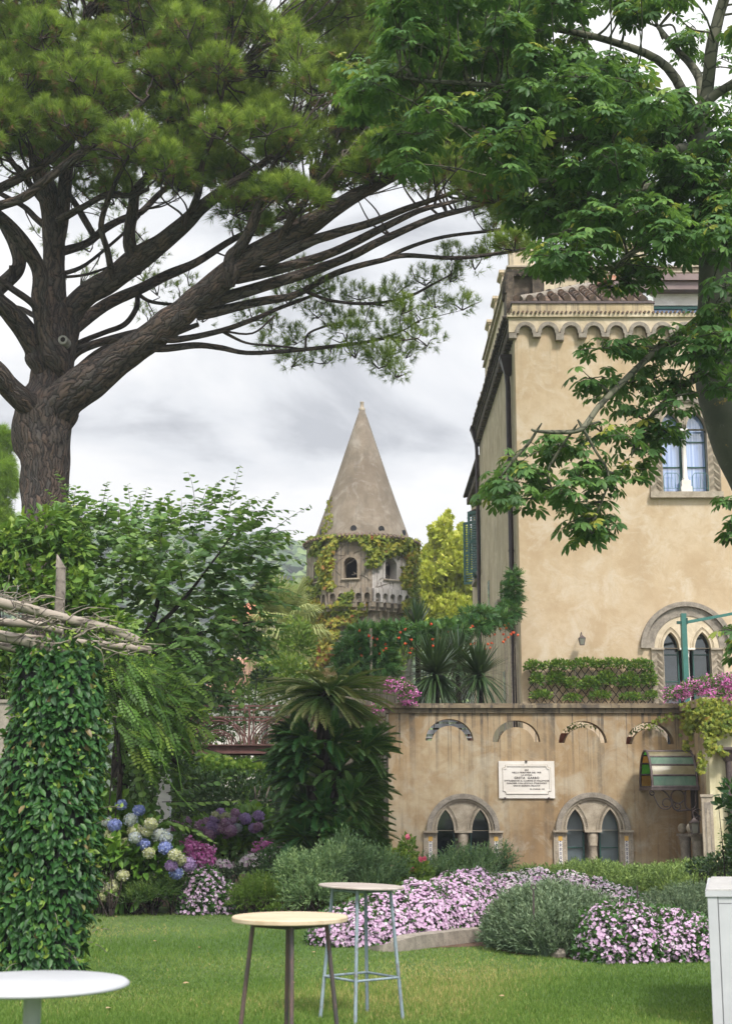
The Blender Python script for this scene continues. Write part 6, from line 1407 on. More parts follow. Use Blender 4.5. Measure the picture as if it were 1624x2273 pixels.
# fan palm
def fan_leaf(mb,br_,base,d,size,mat_r,droop):
    d=norm(d); s=norm(np.cross(d,[0,0,1.])); n=np.cross(s,d); hub=base+d*size*.9+np.array([0,0,-droop*.25]); br_.tube([base,(base+hub)/2+[0,0,.05],hub],[.03,.022,.014],4,cap=False)
    k=26
    for i in range(k):
        a=radians(-125+250*i/(k-1)); q=d*cos(a)+s*sin(a); L=size*(.85+.25*cos(a*.6)); w=.035; e=np.cross(q,n); m1_=hub+q*L*.55; tip=hub+q*L*.85+np.array([0,0,-L*droop*rng.uniform(.5,1.0)])
        mb.add([hub,m1_+e*w,tip,m1_-e*w],[(0,1,2,3)],rnd=np.full(4,np.clip(mat_r+rng.normal()*.2,0,1)))
o=empty('fan_palm',tuple(P(628,1500,52)*[1,1,0]),'pale green fan palm with drooping fronds left of the tower','palm tree'); mb=MB(); br=MB(); c=P(628,1390,52)
for i in range(46):
    a=rng.uniform(0,2*pi); e=rng.uniform(-.9,1.2); d=np.array([cos(a)*cos(e),sin(a)*cos(e),sin(e)]); fan_leaf(mb,br,c,d,rng.uniform(.85,1.15),.65 if e<.3 else .4,.45 if e<.6 else .12)
for i in range(8): fan_leaf(mb,br,c,np.array([rng.normal()*.2,rng.normal()*.2,1.]),1.25,.5,.05)
b=MB(); b.tube([c*[1,1,0],c*[1,1,.5]+[.05,0,0],c],[.32,.26,.24],12,wob=.06); b.build('trunk',MAT['bark_dark'],o); br.build('leaf_stalks',MAT['fanpalm'],o); mb.build('fronds',MAT['fanpalm'],o)

# ---------------------------------------------------------------- cycad
YY=24.0; o=empty('cycad',tuple(P(727,1900,YY)*[1,1,0]),'large cycad with a spreading crown of feathery fronds round a buff cone','palm'); cC=P(727,1520,YY); m5=MPP(727,1520,YY)
def frond(mb,br_,base,d,L,droop,rn,tipy=0.0,lw=.13,curl=0.):
    d=norm(d); n=18; t=np.linspace(0,1,n); pts=base+np.outer(t,d*L)+np.outer(t**2.2,[0,0,-droop*L]); tan_=norm(np.gradient(pts,axis=0)); s=norm(np.cross(tan_,[0,0,1.])+1e-6); nn=np.cross(s,tan_)
    br_.tube(pts,np.linspace(.011,.004,n),4,cap=False); K=40; tt=np.linspace(.08,1,K); c=np.stack([np.interp(tt,t,pts[:,k]) for k in range(3)],-1); T_=np.stack([np.interp(tt,t,tan_[:,k]) for k in range(3)],-1); S=np.stack([np.interp(tt,t,s[:,k]) for k in range(3)],-1); Nn=np.stack([np.interp(tt,t,nn[:,k]) for k in range(3)],-1)
    l=lw*1.12*np.sin(np.clip(tt*1.02,0,1)*pi)**.45*(1-.25*tt)+.015
    for sg in (-1,1):
        dd=norm(T_*.62+S*sg*.75+Nn*.42+rng.normal(size=(K,3))*.05); e=norm(np.cross(dd,Nn))*.0056
        V=np.stack([c-e,c+e,c+dd*l[:,None]*.6+e*.9,c+dd*l[:,None]+np.array([0,0,-.012])],1).reshape(-1,3); F=(np.arange(K)*4)[:,None]+np.array([0,1,2,3]); r=np.clip(rn+tipy*np.repeat(tt,4)**1.5+np.tile([0,0,.05,.12],K)+rng.normal()*.06,0,1); mb.add(V,F,rnd=r)
mb=MB(); br=MB()
for i in range(96):                                         # upper crown: out and slightly down
    a=2*pi*i/96*1.618*3; e=rng.uniform(-.02,.55); frond(mb,br,cC+[0,0,-.16],np.array([cos(a)*cos(e),sin(a)*cos(e),sin(e)]),rng.uniform(1.08,1.32),rng.uniform(.14,.34),rng.uniform(.5,.68),.42)
for i in range(84):                                         # old hanging skirt
    a=2*pi*i/84; e=rng.uniform(-.55,-.1); frond(mb,br,cC+[0,0,-.2],np.array([cos(a)*cos(e),sin(a)*cos(e),sin(e)]),rng.uniform(.85,1.15),rng.uniform(.12,.3),rng.uniform(.35,.6),.5)
for i in range(5):
    a=i*1.3; frond(mb,br,cC,np.array([cos(a)*.5,sin(a)*.5,.9]),.42,.2,.75,.1,.09)
mb.build('crown_fronds',MAT['cycad'],o); mb=MB()
for hd in range(44):                                        # offset heads crowding the trunk
    z=.35+(cC[2]-1.1)*(hd+.5)/44+rng.normal()*.08; a=rng.uniform(-pi,.0) if hd%4 else rng.uniform(0,pi); w=rng.uniform(.3,.66); ow=np.array([cos(a),sin(a),0]); bs=np.array([cC[0]+.03,YY,z])+ow*w; br.tube([np.array([cC[0],YY,z-.15]),bs],[.07,.05],6)
    for i in range(24):
        d=norm(ow*.9+rdir(1)[0]*.9+np.array([0,0,.35])); dk=rng.uniform(.08,.42)+(.22 if cos(a)>.3 else 0)
        frond(mb,br,bs,d,rng.uniform(.42,.68),rng.uniform(.05,.3),dk,.06,.13)
mb.build('side_fronds',MAT['cycad'],o); br.build('leaf_stalks',MAT['shrub_light'],o)
b=MB(); b.tube([(cC[0],YY,0),(cC[0]-.03,YY,1.5),(cC[0],YY,cC[2]-.1)],[.28,.2,.17],14,wob=.08)
for q in range(5): a=q*1.3; b.tube([(cC[0],YY,.2),(cC[0]+.3*cos(a),YY+.3*sin(a),.9+.35*q)],[.16,.12],8)
b.build('trunk',MAT['bark_dark'],o)
b=MB(); t=np.linspace(-.9,pi/2,12); b.lathe([(max(.004,19*m5*cos(q)),19*m5*sin(q)*.95+.02) for q in t],(cC[0],YY,cC[2]+.10),22)
V=b.V[-1]; b.R[-1][:]=.5; mbh=MB(); k=2600; d=rdir(k); d[:,2]=np.abs(d[:,2])-.25; d=norm(d); pp=np.array([cC[0],YY,cC[2]+.12])+d*19*m5; put(mbh,leaf_s(.12,.0,.0),pp,d+rng.normal(size=(k,3))*.5,rdir(k),.03,rng.uniform(0,1,k))
MAT['cone']=leafmat('cone',[(0,(.34,.24,.11)),(1,(.55,.43,.24))],.8,.1,.2,(.5,.4,.2)); b.build('cone',MAT['cone'],o); mbh.build('cone_scales',MAT['cone'],o)

# ---------------------------------------------------------------- plants on the terrace
def sword_head(mb,c,n,L,r=.02,lowe=-.6):
    for i in range(n):
        a=rng.uniform(0,2*pi); e=rng.uniform(lowe,1.45); d=np.array([cos(a)*cos(e),sin(a)*cos(e),sin(e)]); l=L*rng.uniform(.8,1.1); dr=rng.uniform(.15,.45)*l*(1.2-sin(e)); s=norm(np.cross(d,[0,0,1.])); t=np.linspace(0,1,5)[:,None]
        p=c+d*l*t+np.array([0,0,-dr])*t**2; w=np.array([.6,1,.9,.55,.05])[:,None]*r; V=np.concatenate([p-s*w,p+s*w]); F=[(k,k+1,k+6,k+5) for k in range(4)]; mb.add(V,F,rnd=np.full(10,rng.uniform(.1,1)))
for (u,v,Y,n,L,lab) in ((965,1498,31.6,150,1.05,'dark sword-leaved cordyline behind the wall, with a hanging skirt of leaves'),(1062,1500,31.3,120,.82,'dark cordyline rosette beside the villa drainpipe'),(1015,1470,33,90,.95,'taller cordyline standing between the other two'),(925,1395,35,60,.8,'cordyline with upright grey green leaves above the trumpet vine')):
    c=P(u,v,Y); o=empty('cordyline',(c[0],Y,ZF),lab,'shrub','cordylines on the terrace'); mb=MB(); sword_head(mb,c,int(n*1.9),L*1.1,.03); mb.build('leaves',MAT['cordyline'],o); b=MB(); b.tube([(c[0],Y,ZF),(c[0]+.02,Y,(ZF+c[2])/2),c],[.08,.06,.06],8); b.build('trunk',MAT['bark_dark'],o)
# trumpet vine
o=bush('trumpet_vine','dark green trumpet vine with orange red flowers reaching across to the villa','vine',[(815,1412,33.5,50,24),(785,1450,33.3,38,32),(835,1450,33.4,40,40),(780,1485,33.3,50,25),(870,1408,33.6,45,22),(930,1410,33.8,45,22),(990,1405,34,50,22),(1045,1392,34.5,45,18),(1095,1378,35,40,17),(1130,1360,35.3,25,20),(1138,1320,35.5,15,38,.15),(1140,1285,35.6,10,20,.12),(850,1480,33.3,30,30),(1060,1365,34.6,40,12)],PIN,7000,.18,'campsis',-.2,.7,(.4,.2),stems=3,smat='twig')
mb=MB()
for (u,v) in [(822,1418),(899,1423),(910,1437),(960,1400),(1000,1405),(1023,1443),(1044,1419),(1090,1406),(1122,1388),(1125,1421),(805,1453),(1135,1408),(979,1413),(1037,1385),(897,1410),(1072,1380),(788,1414),(824,1412),(1000,1455),(850,1437),(953,1440),(1088,1432)]:
    mb=MB(); Y=33.0+ (max(0,u-930)/200)*1.9; c=P(u,v,Y)
    for q in range(rng.integers(2,5)):
        b0=c+rng.normal(size=3)*.07; d=norm(np.array([rng.normal(),-.7,rng.normal()*.6])); put(mb,[flower_t(5,-.5,.7)],[b0],[np.cross(d,[0,0,1])],[d],[.085],[rng.uniform(0,1)]); mb.tube([b0-d*.02,b0-d*.09],[.016,.007],5)
    mb.build('flower_cluster',MAT['orange'],o)
xp=float(P(823,1450,33.0)[0]); b=MB(); b.tube([(xp,33.0,0),(xp,33.0,P(823,1395,33)[2])],.035,8); tag(b.build('support_post',MAT['twig'],loc=(xp,33.0,0)),'thin grey post holding up the trumpet vine','post')
# geraniums on the wall
def geranium(label,blobs,n,fn,fsize=.11):
    o=bush('geranium',label,'flowers',blobs,OVAL,n,.06,'shrub',.2,.5,(.45,.2),stems=0,group='geraniums on the terrace wall'); mb=MB(); tot=sum(b_[3]*b_[4] for b_ in blobs)
    for (u,v,Y,a,c,*r) in blobs:
        m=MPP(u,v,Y); k=int(fn*a*c/tot); pts,nr=blob(P(u,v,Y),(a*m*1.1,(r[0] if r else a*m)*1.1,c*m*1.1),k,.25,-.8)
        for p_,n_ in zip(pts,nr):
            q=9; sp=p_+rng.normal(size=(q,3))*.035; put(mb,FL,sp,rdir(q),n_+rng.normal(size=(q,3))*.4+[0,-.4,.3],.042,np.clip(.5+rng.normal(size=q)*.28,0,1))
    mb.build('blossoms',MAT['magenta'],o); return o
geranium('magenta pink geranium spilling over the left end of the terrace wall',[(880,1525,29.7,35,18,.3),(905,1545,29.65,22,22,.25),(858,1520,29.8,18,10,.3),(835,1575,29.6,12,10,.2)],900,100)
geranium('long drift of pink geraniums along the right end of the terrace wall',[(1500,1540,30.1,28,18,.35),(1535,1530,29.5,30,20,.5),(1575,1520,28.9,35,20,.6),(1615,1515,28.2,35,20,.6),(1600,1545,28.0,32,16,.4),(1660,1520,28,40,22,.5),(1488,1552,29.9,12,9,.25)],2600,270)
# creeper over the corner
o=empty('creeper',(xw,YW0,wz),'yellow-green creeper hanging over the corner of the pale wall','creeper'); mb=MB(); pos=[];nr=[]
for (u,v,Y,a,c,n) in ((1535,1578,28.9,18,14,150),(1525,1610,29.2,9,28,120),(1575,1570,27.8,32,18,320),(1600,1595,27.7,30,22,320),(1572,1615,27.75,16,24,150),(1570,1650,27.75,8,22,80),(1555,1695,27.8,6,18,50),(1620,1590,27.7,25,22,220),(1585,1705,27.6,0,0,0),(1540,1600,28.4,10,20,90),(1520,1655,29.2,3,12,20),(1590,1660,27.7,10,5,25),(1605,1668,27.7,8,4,20)):
    m=MPP(u,v,Y); c0=P(u,v,Y); pp=c0+np.stack([rng.normal(size=n)*a*m*.55,-rng.uniform(0,.14,n),rng.normal(size=n)*c*m*.6],-1); pos.append(pp)
pos=np.concatenate(pos); k=len(pos); put(mb,maple_t(),pos,np.array([0,0,-1.])+rng.normal(size=(k,3))*.4,np.array([0,-1.,.3])+rng.normal(size=(k,3))*.4,rng.uniform(.07,.12,k),np.clip(.22+rng.normal(size=k)*.16,0,.8))
pts=spline([P(1510,1588,29.8),P(1480,1592,29.9),P(1455,1600,29.9),P(1438,1612,29.9)],8); k=70; i=rng.integers(0,len(pts),k); put(mb,maple_t(),pts[i]+rng.normal(size=(k,3))*.03-[0,.05,0],rdir(k)+[0,0,-.5],np.array([0,-1.,.4])+rng.normal(size=(k,3))*.4,.075,rng.uniform(0,.25,k)); mb.tube(pts,.006,4)
mb.build('leaves',MAT['creeper'],o)
# jasmine on its trellis
o=empty('trellis',(XM(1310),YM-.2,ZF),'diamond wooden trellis fixed to the villa wall','trellis'); b=MB(); yq_=YM-.13; tx0,tx1=XM(1170,1520),XM(1450,1520); tz0,tz1=ZM(1562),ZM(1478)
for k in np.arange(tx0-1.2,tx1,.19):
    for sg in (0,1):
        xa_=k; xb_=k+(tz1-tz0)*.75; za_,zb__=(tz0,tz1) if sg==0 else (tz1,tz0)
        def cl2(xa_,za_,xb_,zb__):
            if xa_<tx0: f_=(tx0-xa_)/(xb_-xa_); za_=za_+(zb__-za_)*f_; xa_=tx0
            if xb_>tx1: f_=(xb_-tx1)/(xb_-xa_); zb__=zb__-(zb__-za_)*f_; xb_=tx1
            return xa_,za_,xb_,zb__
        if xb_<=tx0+.02: continue
        xa_,za_,xb_,zb__=cl2(xa_,za_,xb_,zb__); b.tube([(xa_,yq_+.012*sg,za_),(xb_,yq_+.012*sg,zb__)],.011,4)
b.build('lattice',MAT['bark_dark'],o)
bl_=[(1185,1480,35.75,22,14,.12),(1240,1478,35.75,35,14,.12),(1300,1475,35.75,35,14,.12),(1360,1475,35.75,38,13,.12),(1420,1478,35.75,30,15,.12),(1190,1510,35.75,14,20,.1),(1235,1510,35.75,22,20,.1),(1270,1520,35.75,18,16,.1),(1310,1520,35.75,22,18,.1),(1345,1510,35.75,22,22,.1),(1440,1510,35.75,16,26,.12),(1395,1515,35.75,24,22,.1),(1200,1545,35.75,24,12,.12),(1270,1550,35.75,20,9,.12),(1330,1545,35.75,25,12,.12),(1400,1548,35.75,28,10,.12),(1445,1545,35.75,14,12,.12)]
j=bush('jasmine','light green jasmine growing on the trellis against the villa wall','vine',bl_,OVAL,6500,.08,'vine',.3,.3,(.5,.25),stems=1,smat='twig')
# wall lantern on the villa
lantern('lantern',1291,1408,1431,YM-.3,16,'small iron and glass wall lantern above the trellis on the villa front')
# parasol arm
xq=float(P(1519,1450,33)[0]); zq0,zq1=ZF,float(P(1519,1362,33)[2]); mq=MPP(1519,1400,33)
o=empty('parasol_arm',(xq,33,ZF),'dark green cantilever parasol post and arm standing on the terrace','parasol'); b=MB(); b.box(xq-5.7*mq,xq+5.7*mq,32.94,33.06,ZF,zq1); b.build('post',MAT['green_paint'],o)
b=MB(); a0=P(1524,1381,33); a1=P(1760,1337,33); b.hexa([a0+[0,-.03,-.035],a1+[0,-.03,-.03],a1+[0,.03,-.03],a0+[0,.03,-.035]],[a0+[0,-.03,.035],a1+[0,-.03,.03],a1+[0,.03,.03],a0+[0,.03,.035]]); b.build('arm',MAT['green_paint'],o)
b=MB(); b.box(xq-15*mq,xq-5.71*mq,32.96,33.04,float(P(1506,1385,33)[2]),float(P(1506,1379,33)[2])); b.box(xq+5.71*mq,xq+8*mq,32.92,33.08,float(P(1519,1386,33)[2]),float(P(1519,1372,33)[2])); b.tube([(xq-9*mq,32.92,ZF+.8),(xq-9*mq,32.92,float(P(1506,1382,33)[2]))],.005,4); b.build('crank',MAT['green_dark'],o)

# ---------------------------------------------------------------- flower beds
def dm(u,vb,Y,rpx,ry,h): return (float(P(u,vb,Y)[0]),Y,rpx*MPP(u,vb,Y),ry,h)
# long drift of pink impatiens from the table round the rosemary
sp=[(745,18.1,60,.5,.38),(800,18.2,70,.6,.47),(860,18.4,80,.7,.58),(930,18.7,85,.75,.66),(1000,19.3,80,.85,.70),(1030,20.2,60,.9,.70),(1060,21.2,60,.9,.68)]
dome('impatiens_bed','long low mound of pink impatiens behind the bar tables','flowers',[dm(u,2050,Y,r,ry,h) for u,Y,r,ry,h in sp],7500,13500,'impleaf','pink',.085,.052)
sp=[(1120,23,70,1.0,.55),(1190,23.5,70,1.0,.58),(1260,23.3,70,1.0,.55),(1320,22.6,60,.9,.50),(1380,21.8,50,.9,.42),(1425,21.2,35,.7,.34)]
dome('impatiens_bed','drift of pale pink and white impatiens curving behind the rosemary bush','flowers',[dm(u,1960,Y,r,ry,h) for u,Y,r,ry,h in sp],5000,11000,'impleaf','pinkwhite',.085,.055,frn=(.45,.35))
dome('impatiens_bed','dense pink impatiens mound beside the white counter','flowers',[dm(1340,2120,16.4,62,.55,.54),dm(1400,2120,16.5,75,.6,.57),dm(1480,2120,16.6,80,.6,.49),dm(1540,2120,16.6,50,.55,.44),dm(1312,2120,16.4,30,.42,.38)],6500,5600,'impleaf','pink',.085,.05)
dome('impatiens_bed','small pink impatiens mound in front of the hydrangeas at the left','flowers',[dm(455,1990,22.8,62,.5,.62),dm(410,1990,22.9,25,.4,.4),dm(505,1990,22.8,28,.4,.42)],2600,1300,'impleaf','pink',.09,.065)
bush('impatiens_bed','pale mixed flowers behind the small pink mound at the left','flowers',[(480,1935,24.5,50,22,.5),(560,1925,24.8,40,25,.5),(610,1905,25,25,30,.5)],OVAL,900,.08,'rosemary',stems=2)
mb=MB(); o=bpy.data.objects['impatiens_bed.004']
for (u,v,Y,a,c,n) in ((470,1922,24.3,55,16,230),(570,1915,24.5,40,22,170),(620,1895,24.8,25,25,90)):
    m=MPP(u,v,Y); pp,dd=blob(P(u,v,Y),(a*m,.5,c*m),n,.3,-.2); put(mb,FL,pp,rdir(len(pp)),dd+[0,-.4,.3],rng.uniform(.04,.08,len(pp)),rng.uniform(0,1,len(pp)))
mb.build('blossoms',MAT['pinkwhite'],o)
def rosemary(label,sp,n,L=.16,name='rosemary_bush',cat='bush'):
    return dome(name,label,cat,sp,n,0,'hedge_green' if cat=='hedge' else 'rosemary','pink',L,.05,tmpl=SPR,leafup=.9)
rosemary('rounded grey-green rosemary bush in the middle of the flower bed',[dm(1225,2110,17.6,128,.85,.57),dm(1160,2110,17.6,68,.75,.50),dm(1310,2110,17.8,65,.75,.46),dm(1215,2118,17.0,70,.5,.42)],3600,.22)
rosemary('clipped rosemary hedge along the foot of the ochre wall',[dm(u,1950,27.2+.3*sin(u*.05),60,.8,.36+.06*sin(u*.03)) for u in range(1180,1700,50)],5200,.24,'rosemary_hedge','hedge')
rosemary('low grey-green rosemary between the impatiens mound and the hedge',[dm(1520,2010,19.5,60,.7,.5),dm(1460,2000,20,40,.6,.4),dm(1570,2010,19.5,50,.7,.52)],1900,.16)
# shrubs in front of the cycad
bush('garden_shrub','feathery grey-green shrub in front of the cycad','shrub',[(690,1950,20.6,65,38,.5),(735,1925,20.8,45,34,.5),(650,1935,20.7,30,34,.4),(700,1990,20.3,70,35,.5)],SPR,1500,.20,'feather',.9,.3,(.55,.22),stems=14,shell=.6)
bush('garden_shrub','wispy upright shrub just right of the feathery one','shrub',[(790,1925,21.3,50,42,.5),(840,1940,21.4,50,42,.5),(765,1890,21.5,22,30,.4),(820,1975,21,60,30,.5)],SPR,1000,.22,'feather',1.0,.3,(.35,.2),stems=20,shell=.7)
o=bush('rose_bush','light green rose bush with a few pink blooms at the left of the window','bush',[(880,1935,22.6,50,50,.5),(920,1950,22.5,45,40,.5),(905,1895,22.8,18,40,.3),(850,1970,22.2,50,30,.4)],OVAL,2200,.075,'shrub_light',.4,.4,(.45,.2),stems=12)
mb=MB()
for (u,v) in ((934,1907),(943,1906),(905,1858),(870,1925),(890,1980),(915,1930)):
    c=P(u,v,22.2); 
    for q in range(7): put(mb,FL,[c+rng.normal(size=3)*.012],rdir(1),np.array([[rng.normal()*.4,-1,rng.normal()*.4+.4]]),[.075],[.2])
mb.build('blossoms',MAT['rosepink'] if 'rosepink' in MAT else MAT['magenta'],o)
bush('tamarisk_shrub','airy fine-leaved shrub in front of the left arched window','shrub',[(1040,1930,23.5,70,35,.6),(1010,1925,23.8,40,25,.4),(1080,1925,23.8,45,25,.4),(1110,1910,23.8,30,18,.3),(960,1945,23,60,30,.6),(1040,1960,23,80,25,.6)],SPR,1100,.24,'feather',.7,.3,(.4,.2),stems=26,low=-.9,shell=.8)
bush('garden_shrub','low bright green shrub at the lawn edge beside the left pink mound','shrub',[(575,1985,22.5,50,30,.5),(610,1990,22.4,40,28,.4),(540,2000,22.4,30,18,.4)],SPR,900,.17,'shrub_light',.9,.3,(.3,.2),stems=6)
bush('garden_shrub','low dark green shrub under the blue hydrangeas','shrub',[(340,1985,22.4,45,28,.5),(380,1975,22.5,25,28,.4),(300,1995,22.3,25,18,.4)],SPR,900,.16,'shrub',.9,.3,(.45,.2),stems=6)
bush('abelia_bush','dark bush with tiny coppery flowers left of the cycad foot','bush',[(600,1930,23.2,40,50,.5),(640,1960,22.6,35,35,.5),(570,1960,23,30,30,.4),(340,1930,22.8,50,28,.4)],OVAL,1900,.055,'shrub_dark',.4,.4,(.6,.3),stems=8)
bush('ground_cover','low weedy green plants along the lawn edge behind the tables','plants',[(680,2015,20.8,50,14,.4),(740,2010,20.8,60,16,.4),(820,2000,20.6,60,18,.5),(880,1985,20.9,50,22,.5),(950,1975,21.5,60,22,.5),(620,2018,21.6,40,10,.3),(1115,2098,17.6,26,10,.2),(1262,2112,16.9,20,8,.2)],OVAL,2600,.055,'shrub_light',.5,.5,(.3,.2),stems=1)
bush('fern_shrub','dark shrub with arching sprays in front of the yellow corner wall','shrub',[(1600,1930,22,45,35,.5),(1560,1925,22.5,35,20,.4),(1640,1900,22,40,60,.5)],OVAL,1300,.07,'shrub_dark',.3,.4,(.5,.25),stems=8)
mb=MB(); br=MB(); o=bpy.data.objects.new('arching_spray',None); COL.objects.link(o); tag(o,'tall arching leafy sprays at the right edge by the yellow wall','shrub'); o.location=(float(P(1610,1950,22)[0]),22,0)
for (u,v,u2,v2) in ((1600,1940,1598,1835),(1612,1940,1620,1850),(1596,1940,1585,1870),(1620,1940,1632,1830),(1605,1950,1608,1860)):
    a=P(u,v,22.); b_=P(u2,v2,21.8); shoot(mb,br,a,b_-a,np.linalg.norm(b_-a),26,.07,OVAL,.05,.006,rn=(.2,.6))
br.tube([(o.location[0],22,0),P(1605,1945,22)],.02,5); br.build('stems',MAT['twig'],o); mb.build('leaves',MAT['shrub'],o)
o=bush('magnolia_branch','glossy broad-leaved bush reaching in at the right edge','shrub',[(1625,1775,21,22,38,.3),(1600,1790,21,10,10,.15),(1640,1820,21,25,40,.4),(1650,1880,21,25,60,.4)],LEAFA,260,.15,'ivy',.3,.5,(.4,.2),stems=1)
# hydrangeas ------------------------------------------------------------------
def hydrangea(label,blobs,n,blooms,Y,r):
    o=bush('hydrangea',label,'bush',blobs,LEAFA,n,.19,'hydrleaf',.3,.7,(.5,.22),stems=8,group='hydrangea bushes')
    for (u,v,mt) in blooms:
        yy=Y+rng.normal()*.12; c=P(u,v,yy); k=230; d=rdir(k); rr_=r*rng.uniform(.75,1.12); mb=MB(); b0=norm(rng.normal(size=3)); 
        t=np.linspace(-pi/2,pi/2,7); mb.lathe([(max(.003,rr_*.8*cos(q)),rr_*.8*sin(q)) for q in t],tuple(c),10)
        put(mb,flower_t(4,.1,.55),c+d*rr_*(1-.1*rng.uniform(size=k)[:,None])*np.array([1,1,.88]),rdir(k),d+rng.normal(size=(k,3))*.3,.034,np.clip(rng.normal(size=k)*.25+.5,0,1)); mb.build('flower_head',MAT[mt],o)
def Q(x,y): return (200+x/2.32)*.8879,(1900+y/2.32)*.8879
B1=[(240,260,'bloom_blue'),(342,292,'bloom_blue'),(203,378,'bloom_blue'),(140,355,'bloom_pale'),(370,490,'bloom_blue'),(495,510,'bloom_blue'),(558,655,'bloom_blue'),(500,450,'bloom_pale'),(295,348,'bloom_pale'),(390,415,'bloom_cream'),(320,410,'bloom_cream'),(410,370,'bloom_cream'),(140,425,'bloom_cream'),(180,460,'bloom_cream'),(270,480,'bloom_cream'),(320,450,'bloom_pale'),(230,505,'bloom_cream'),(462,438,'bloom_pale'),(550,550,'bloom_cream'),(580,580,'bloom_cream'),(250,670,'bloom_cream'),(185,735,'bloom_cream'),(138,755,'bloom_pale'),(95,685,'bloom_cream'),(627,605,'bloom_violet'),(530,612,'bloom_violet'),(400,540,'bloom_cream'),(140,790,'bloom_cream')]
hydrangea('tall hydrangea bush with blue and cream flower heads beside the white pier',[(300,1880,22.8,75,75,.7),(250,1830,22.9,50,60,.6),(340,1920,22.7,60,60,.6),(240,1940,22.6,50,60,.6),(290,1990,22.7,60,25,.5),(220,1890,22.6,35,60,.5),(250,1900,22.05,30,30,.1)],2100,[(*Q(x,y),m) for x,y,m in B1],22.15,.118)
B2=[(815,308,'bloom_violet'),(900,308,'bloom_mauve'),(957,340,'bloom_violet'),(1035,325,'bloom_violet'),(845,330,'bloom_cream'),(775,355,'bloom_violet'),(880,350,'bloom_mauve'),(755,385,'bloom_violet'),(845,360,'bloom_mauve'),(730,365,'bloom_mauve'),(787,398,'bloom_violet'),(825,398,'bloom_mauve'),(875,410,'bloom_mauve'),(912,395,'bloom_pale'),(752,432,'bloom_mauve'),(733,400,'bloom_mauve'),(840,430,'bloom_mauve'),(578,435,'bloom_mauve'),(628,475,'bloom_mauve'),(525,462,'bloom_mauve'),(610,360,'bloom_mauve'),(1035,385,'bloom_mauve'),(560,385,'bloom_mauve'),(700,380,'bloom_mauve'),(790,325,'bloom_cream'),(1010,395,'bloom_violet')]
hydrangea('mauve and lilac hydrangea bush under the footbridge, left of the cycad',[(500,1860,26.8,75,45,.7),(560,1840,26.9,60,45,.6),(440,1870,26.8,45,45,.5),(500,1890,26.6,90,25,.6),(600,1860,26.8,40,40,.5)],2100,[(*Q(x,y),m) for x,y,m in B2],26.15,.115)
bush('hydrangea','hydrangea leaves and a faded bloom at the left edge behind the leafy column','bush',[(0,1850,18,25,70,.4),(-10,1950,18,25,50,.4),(5,1760,18.4,22,40,.4)],LEAFA,350,.15,'hydrleaf',stems=4,group='hydrangea bushes')
geo=bush('geranium','bright pink geranium behind the small impatiens mound','flowers',[(425,1900,24.3,35,32,.4),(455,1910,24.2,30,28,.4)],OVAL,700,.06,'shrub',stems=3)
mb=MB()
for (u,v,Y,a,c,n) in ((415,1888,24.0,28,22,60),(450,1905,24.0,30,28,75),(590,1880,25.6,30,14,26),(625,1895,25.6,15,14,10)):
    m=MPP(u,v,Y); pp,dd=blob(P(u,v,Y),(a*m,.3,c*m),n,.3,-.6)
    for p_,n_ in zip(pp,dd): q=9; put(mb,FL,p_+rng.normal(size=(q,3))*.04,rdir(q),n_+rng.normal(size=(q,3))*.4+[0,-.4,.3],.05,np.clip(.55+rng.normal(size=q)*.25,0,1))
mb.build('blossoms',MAT['magenta'],geo)

# ---------------------------------------------------------------- kerb, slab, stakes, hose
kp=[(818,2108),(850,2113),(900,2112),(960,2104),(1020,2096),(1075,2091),(1120,2092)]; kk=spline([[*G(u,v)] for u,v in kp],5)
nn_=len(kk); nrm=np.gradient(kk,axis=0); nrm=norm(np.stack([-nrm[:,1],nrm[:,0]],-1)); cuts=[0,6,12,17,23,nn_-1]
for ci in range(len(cuts)-1):
    s,e=cuts[ci],cuts[ci+1]; b=MB(); 
    for i in range(s,e):
        h0=.03+.13*min(1,i/12); h1=.03+.13*min(1,(i+1)/12); g_=.0 if i>s else .012
        a0=kk[i]+ (kk[i+1]-kk[i])*g_; a1=kk[i+1]; f0,f1=a0,a1; r0,r1=a0+nrm[i]*.24,a1+nrm[i+1]*.24
        if nrm[i][1]<0: r0,r1=a0-nrm[i]*.24,a1-nrm[i+1]*.24
        b.hexa([(*f0,-.02),(*f1,-.02),(*r1,-.02),(*r0,-.02)],[(*f0,h0),(*f1,h1),(*r1,h1),(*r0,h0)])
    c=kk[(s+e)//2]; tag(b.build('kerb_stone',MAT['stone_grey'],loc=(c[0],c[1],0)),['weathered kerb stone sunk in the grass at the left end of the bed edging','second kerb stone from the left of the bed edging','middle kerb stone of the flower bed edging','fourth kerb stone, just left of the rosemary bush','last kerb stone of the edging, touching the rosemary bush'][ci],'kerb','stone edging of the flower bed')
x,y=G(1262,2122); b=MB(); b.hexa([(x-.14,y-.02,0),(x+.10,y-.02,0),(x+.12,y+.03,0),(x-.12,y+.03,0)],[(x-.03,y+.08,.15),(x+.03,y+.08,.16),(x+.035,y+.11,.16),(x-.02,y+.11,.15)]); tag(b.build('broken_tile',MAT['tile_pink'],loc=(x,y,0)),'broken terracotta tile leaning between the rosemary and the impatiens','tile')
x,y=G(1240,2124); b=MB(); b.lathe([(.10,0),(.11,.04),(.07,.09),(.01,.10)],(x,y,0),7,smooth=False); tag(b.build('stone',MAT['stone_grey'],loc=(x,y,0)),'small grey stone beside the broken terracotta tile','stone')
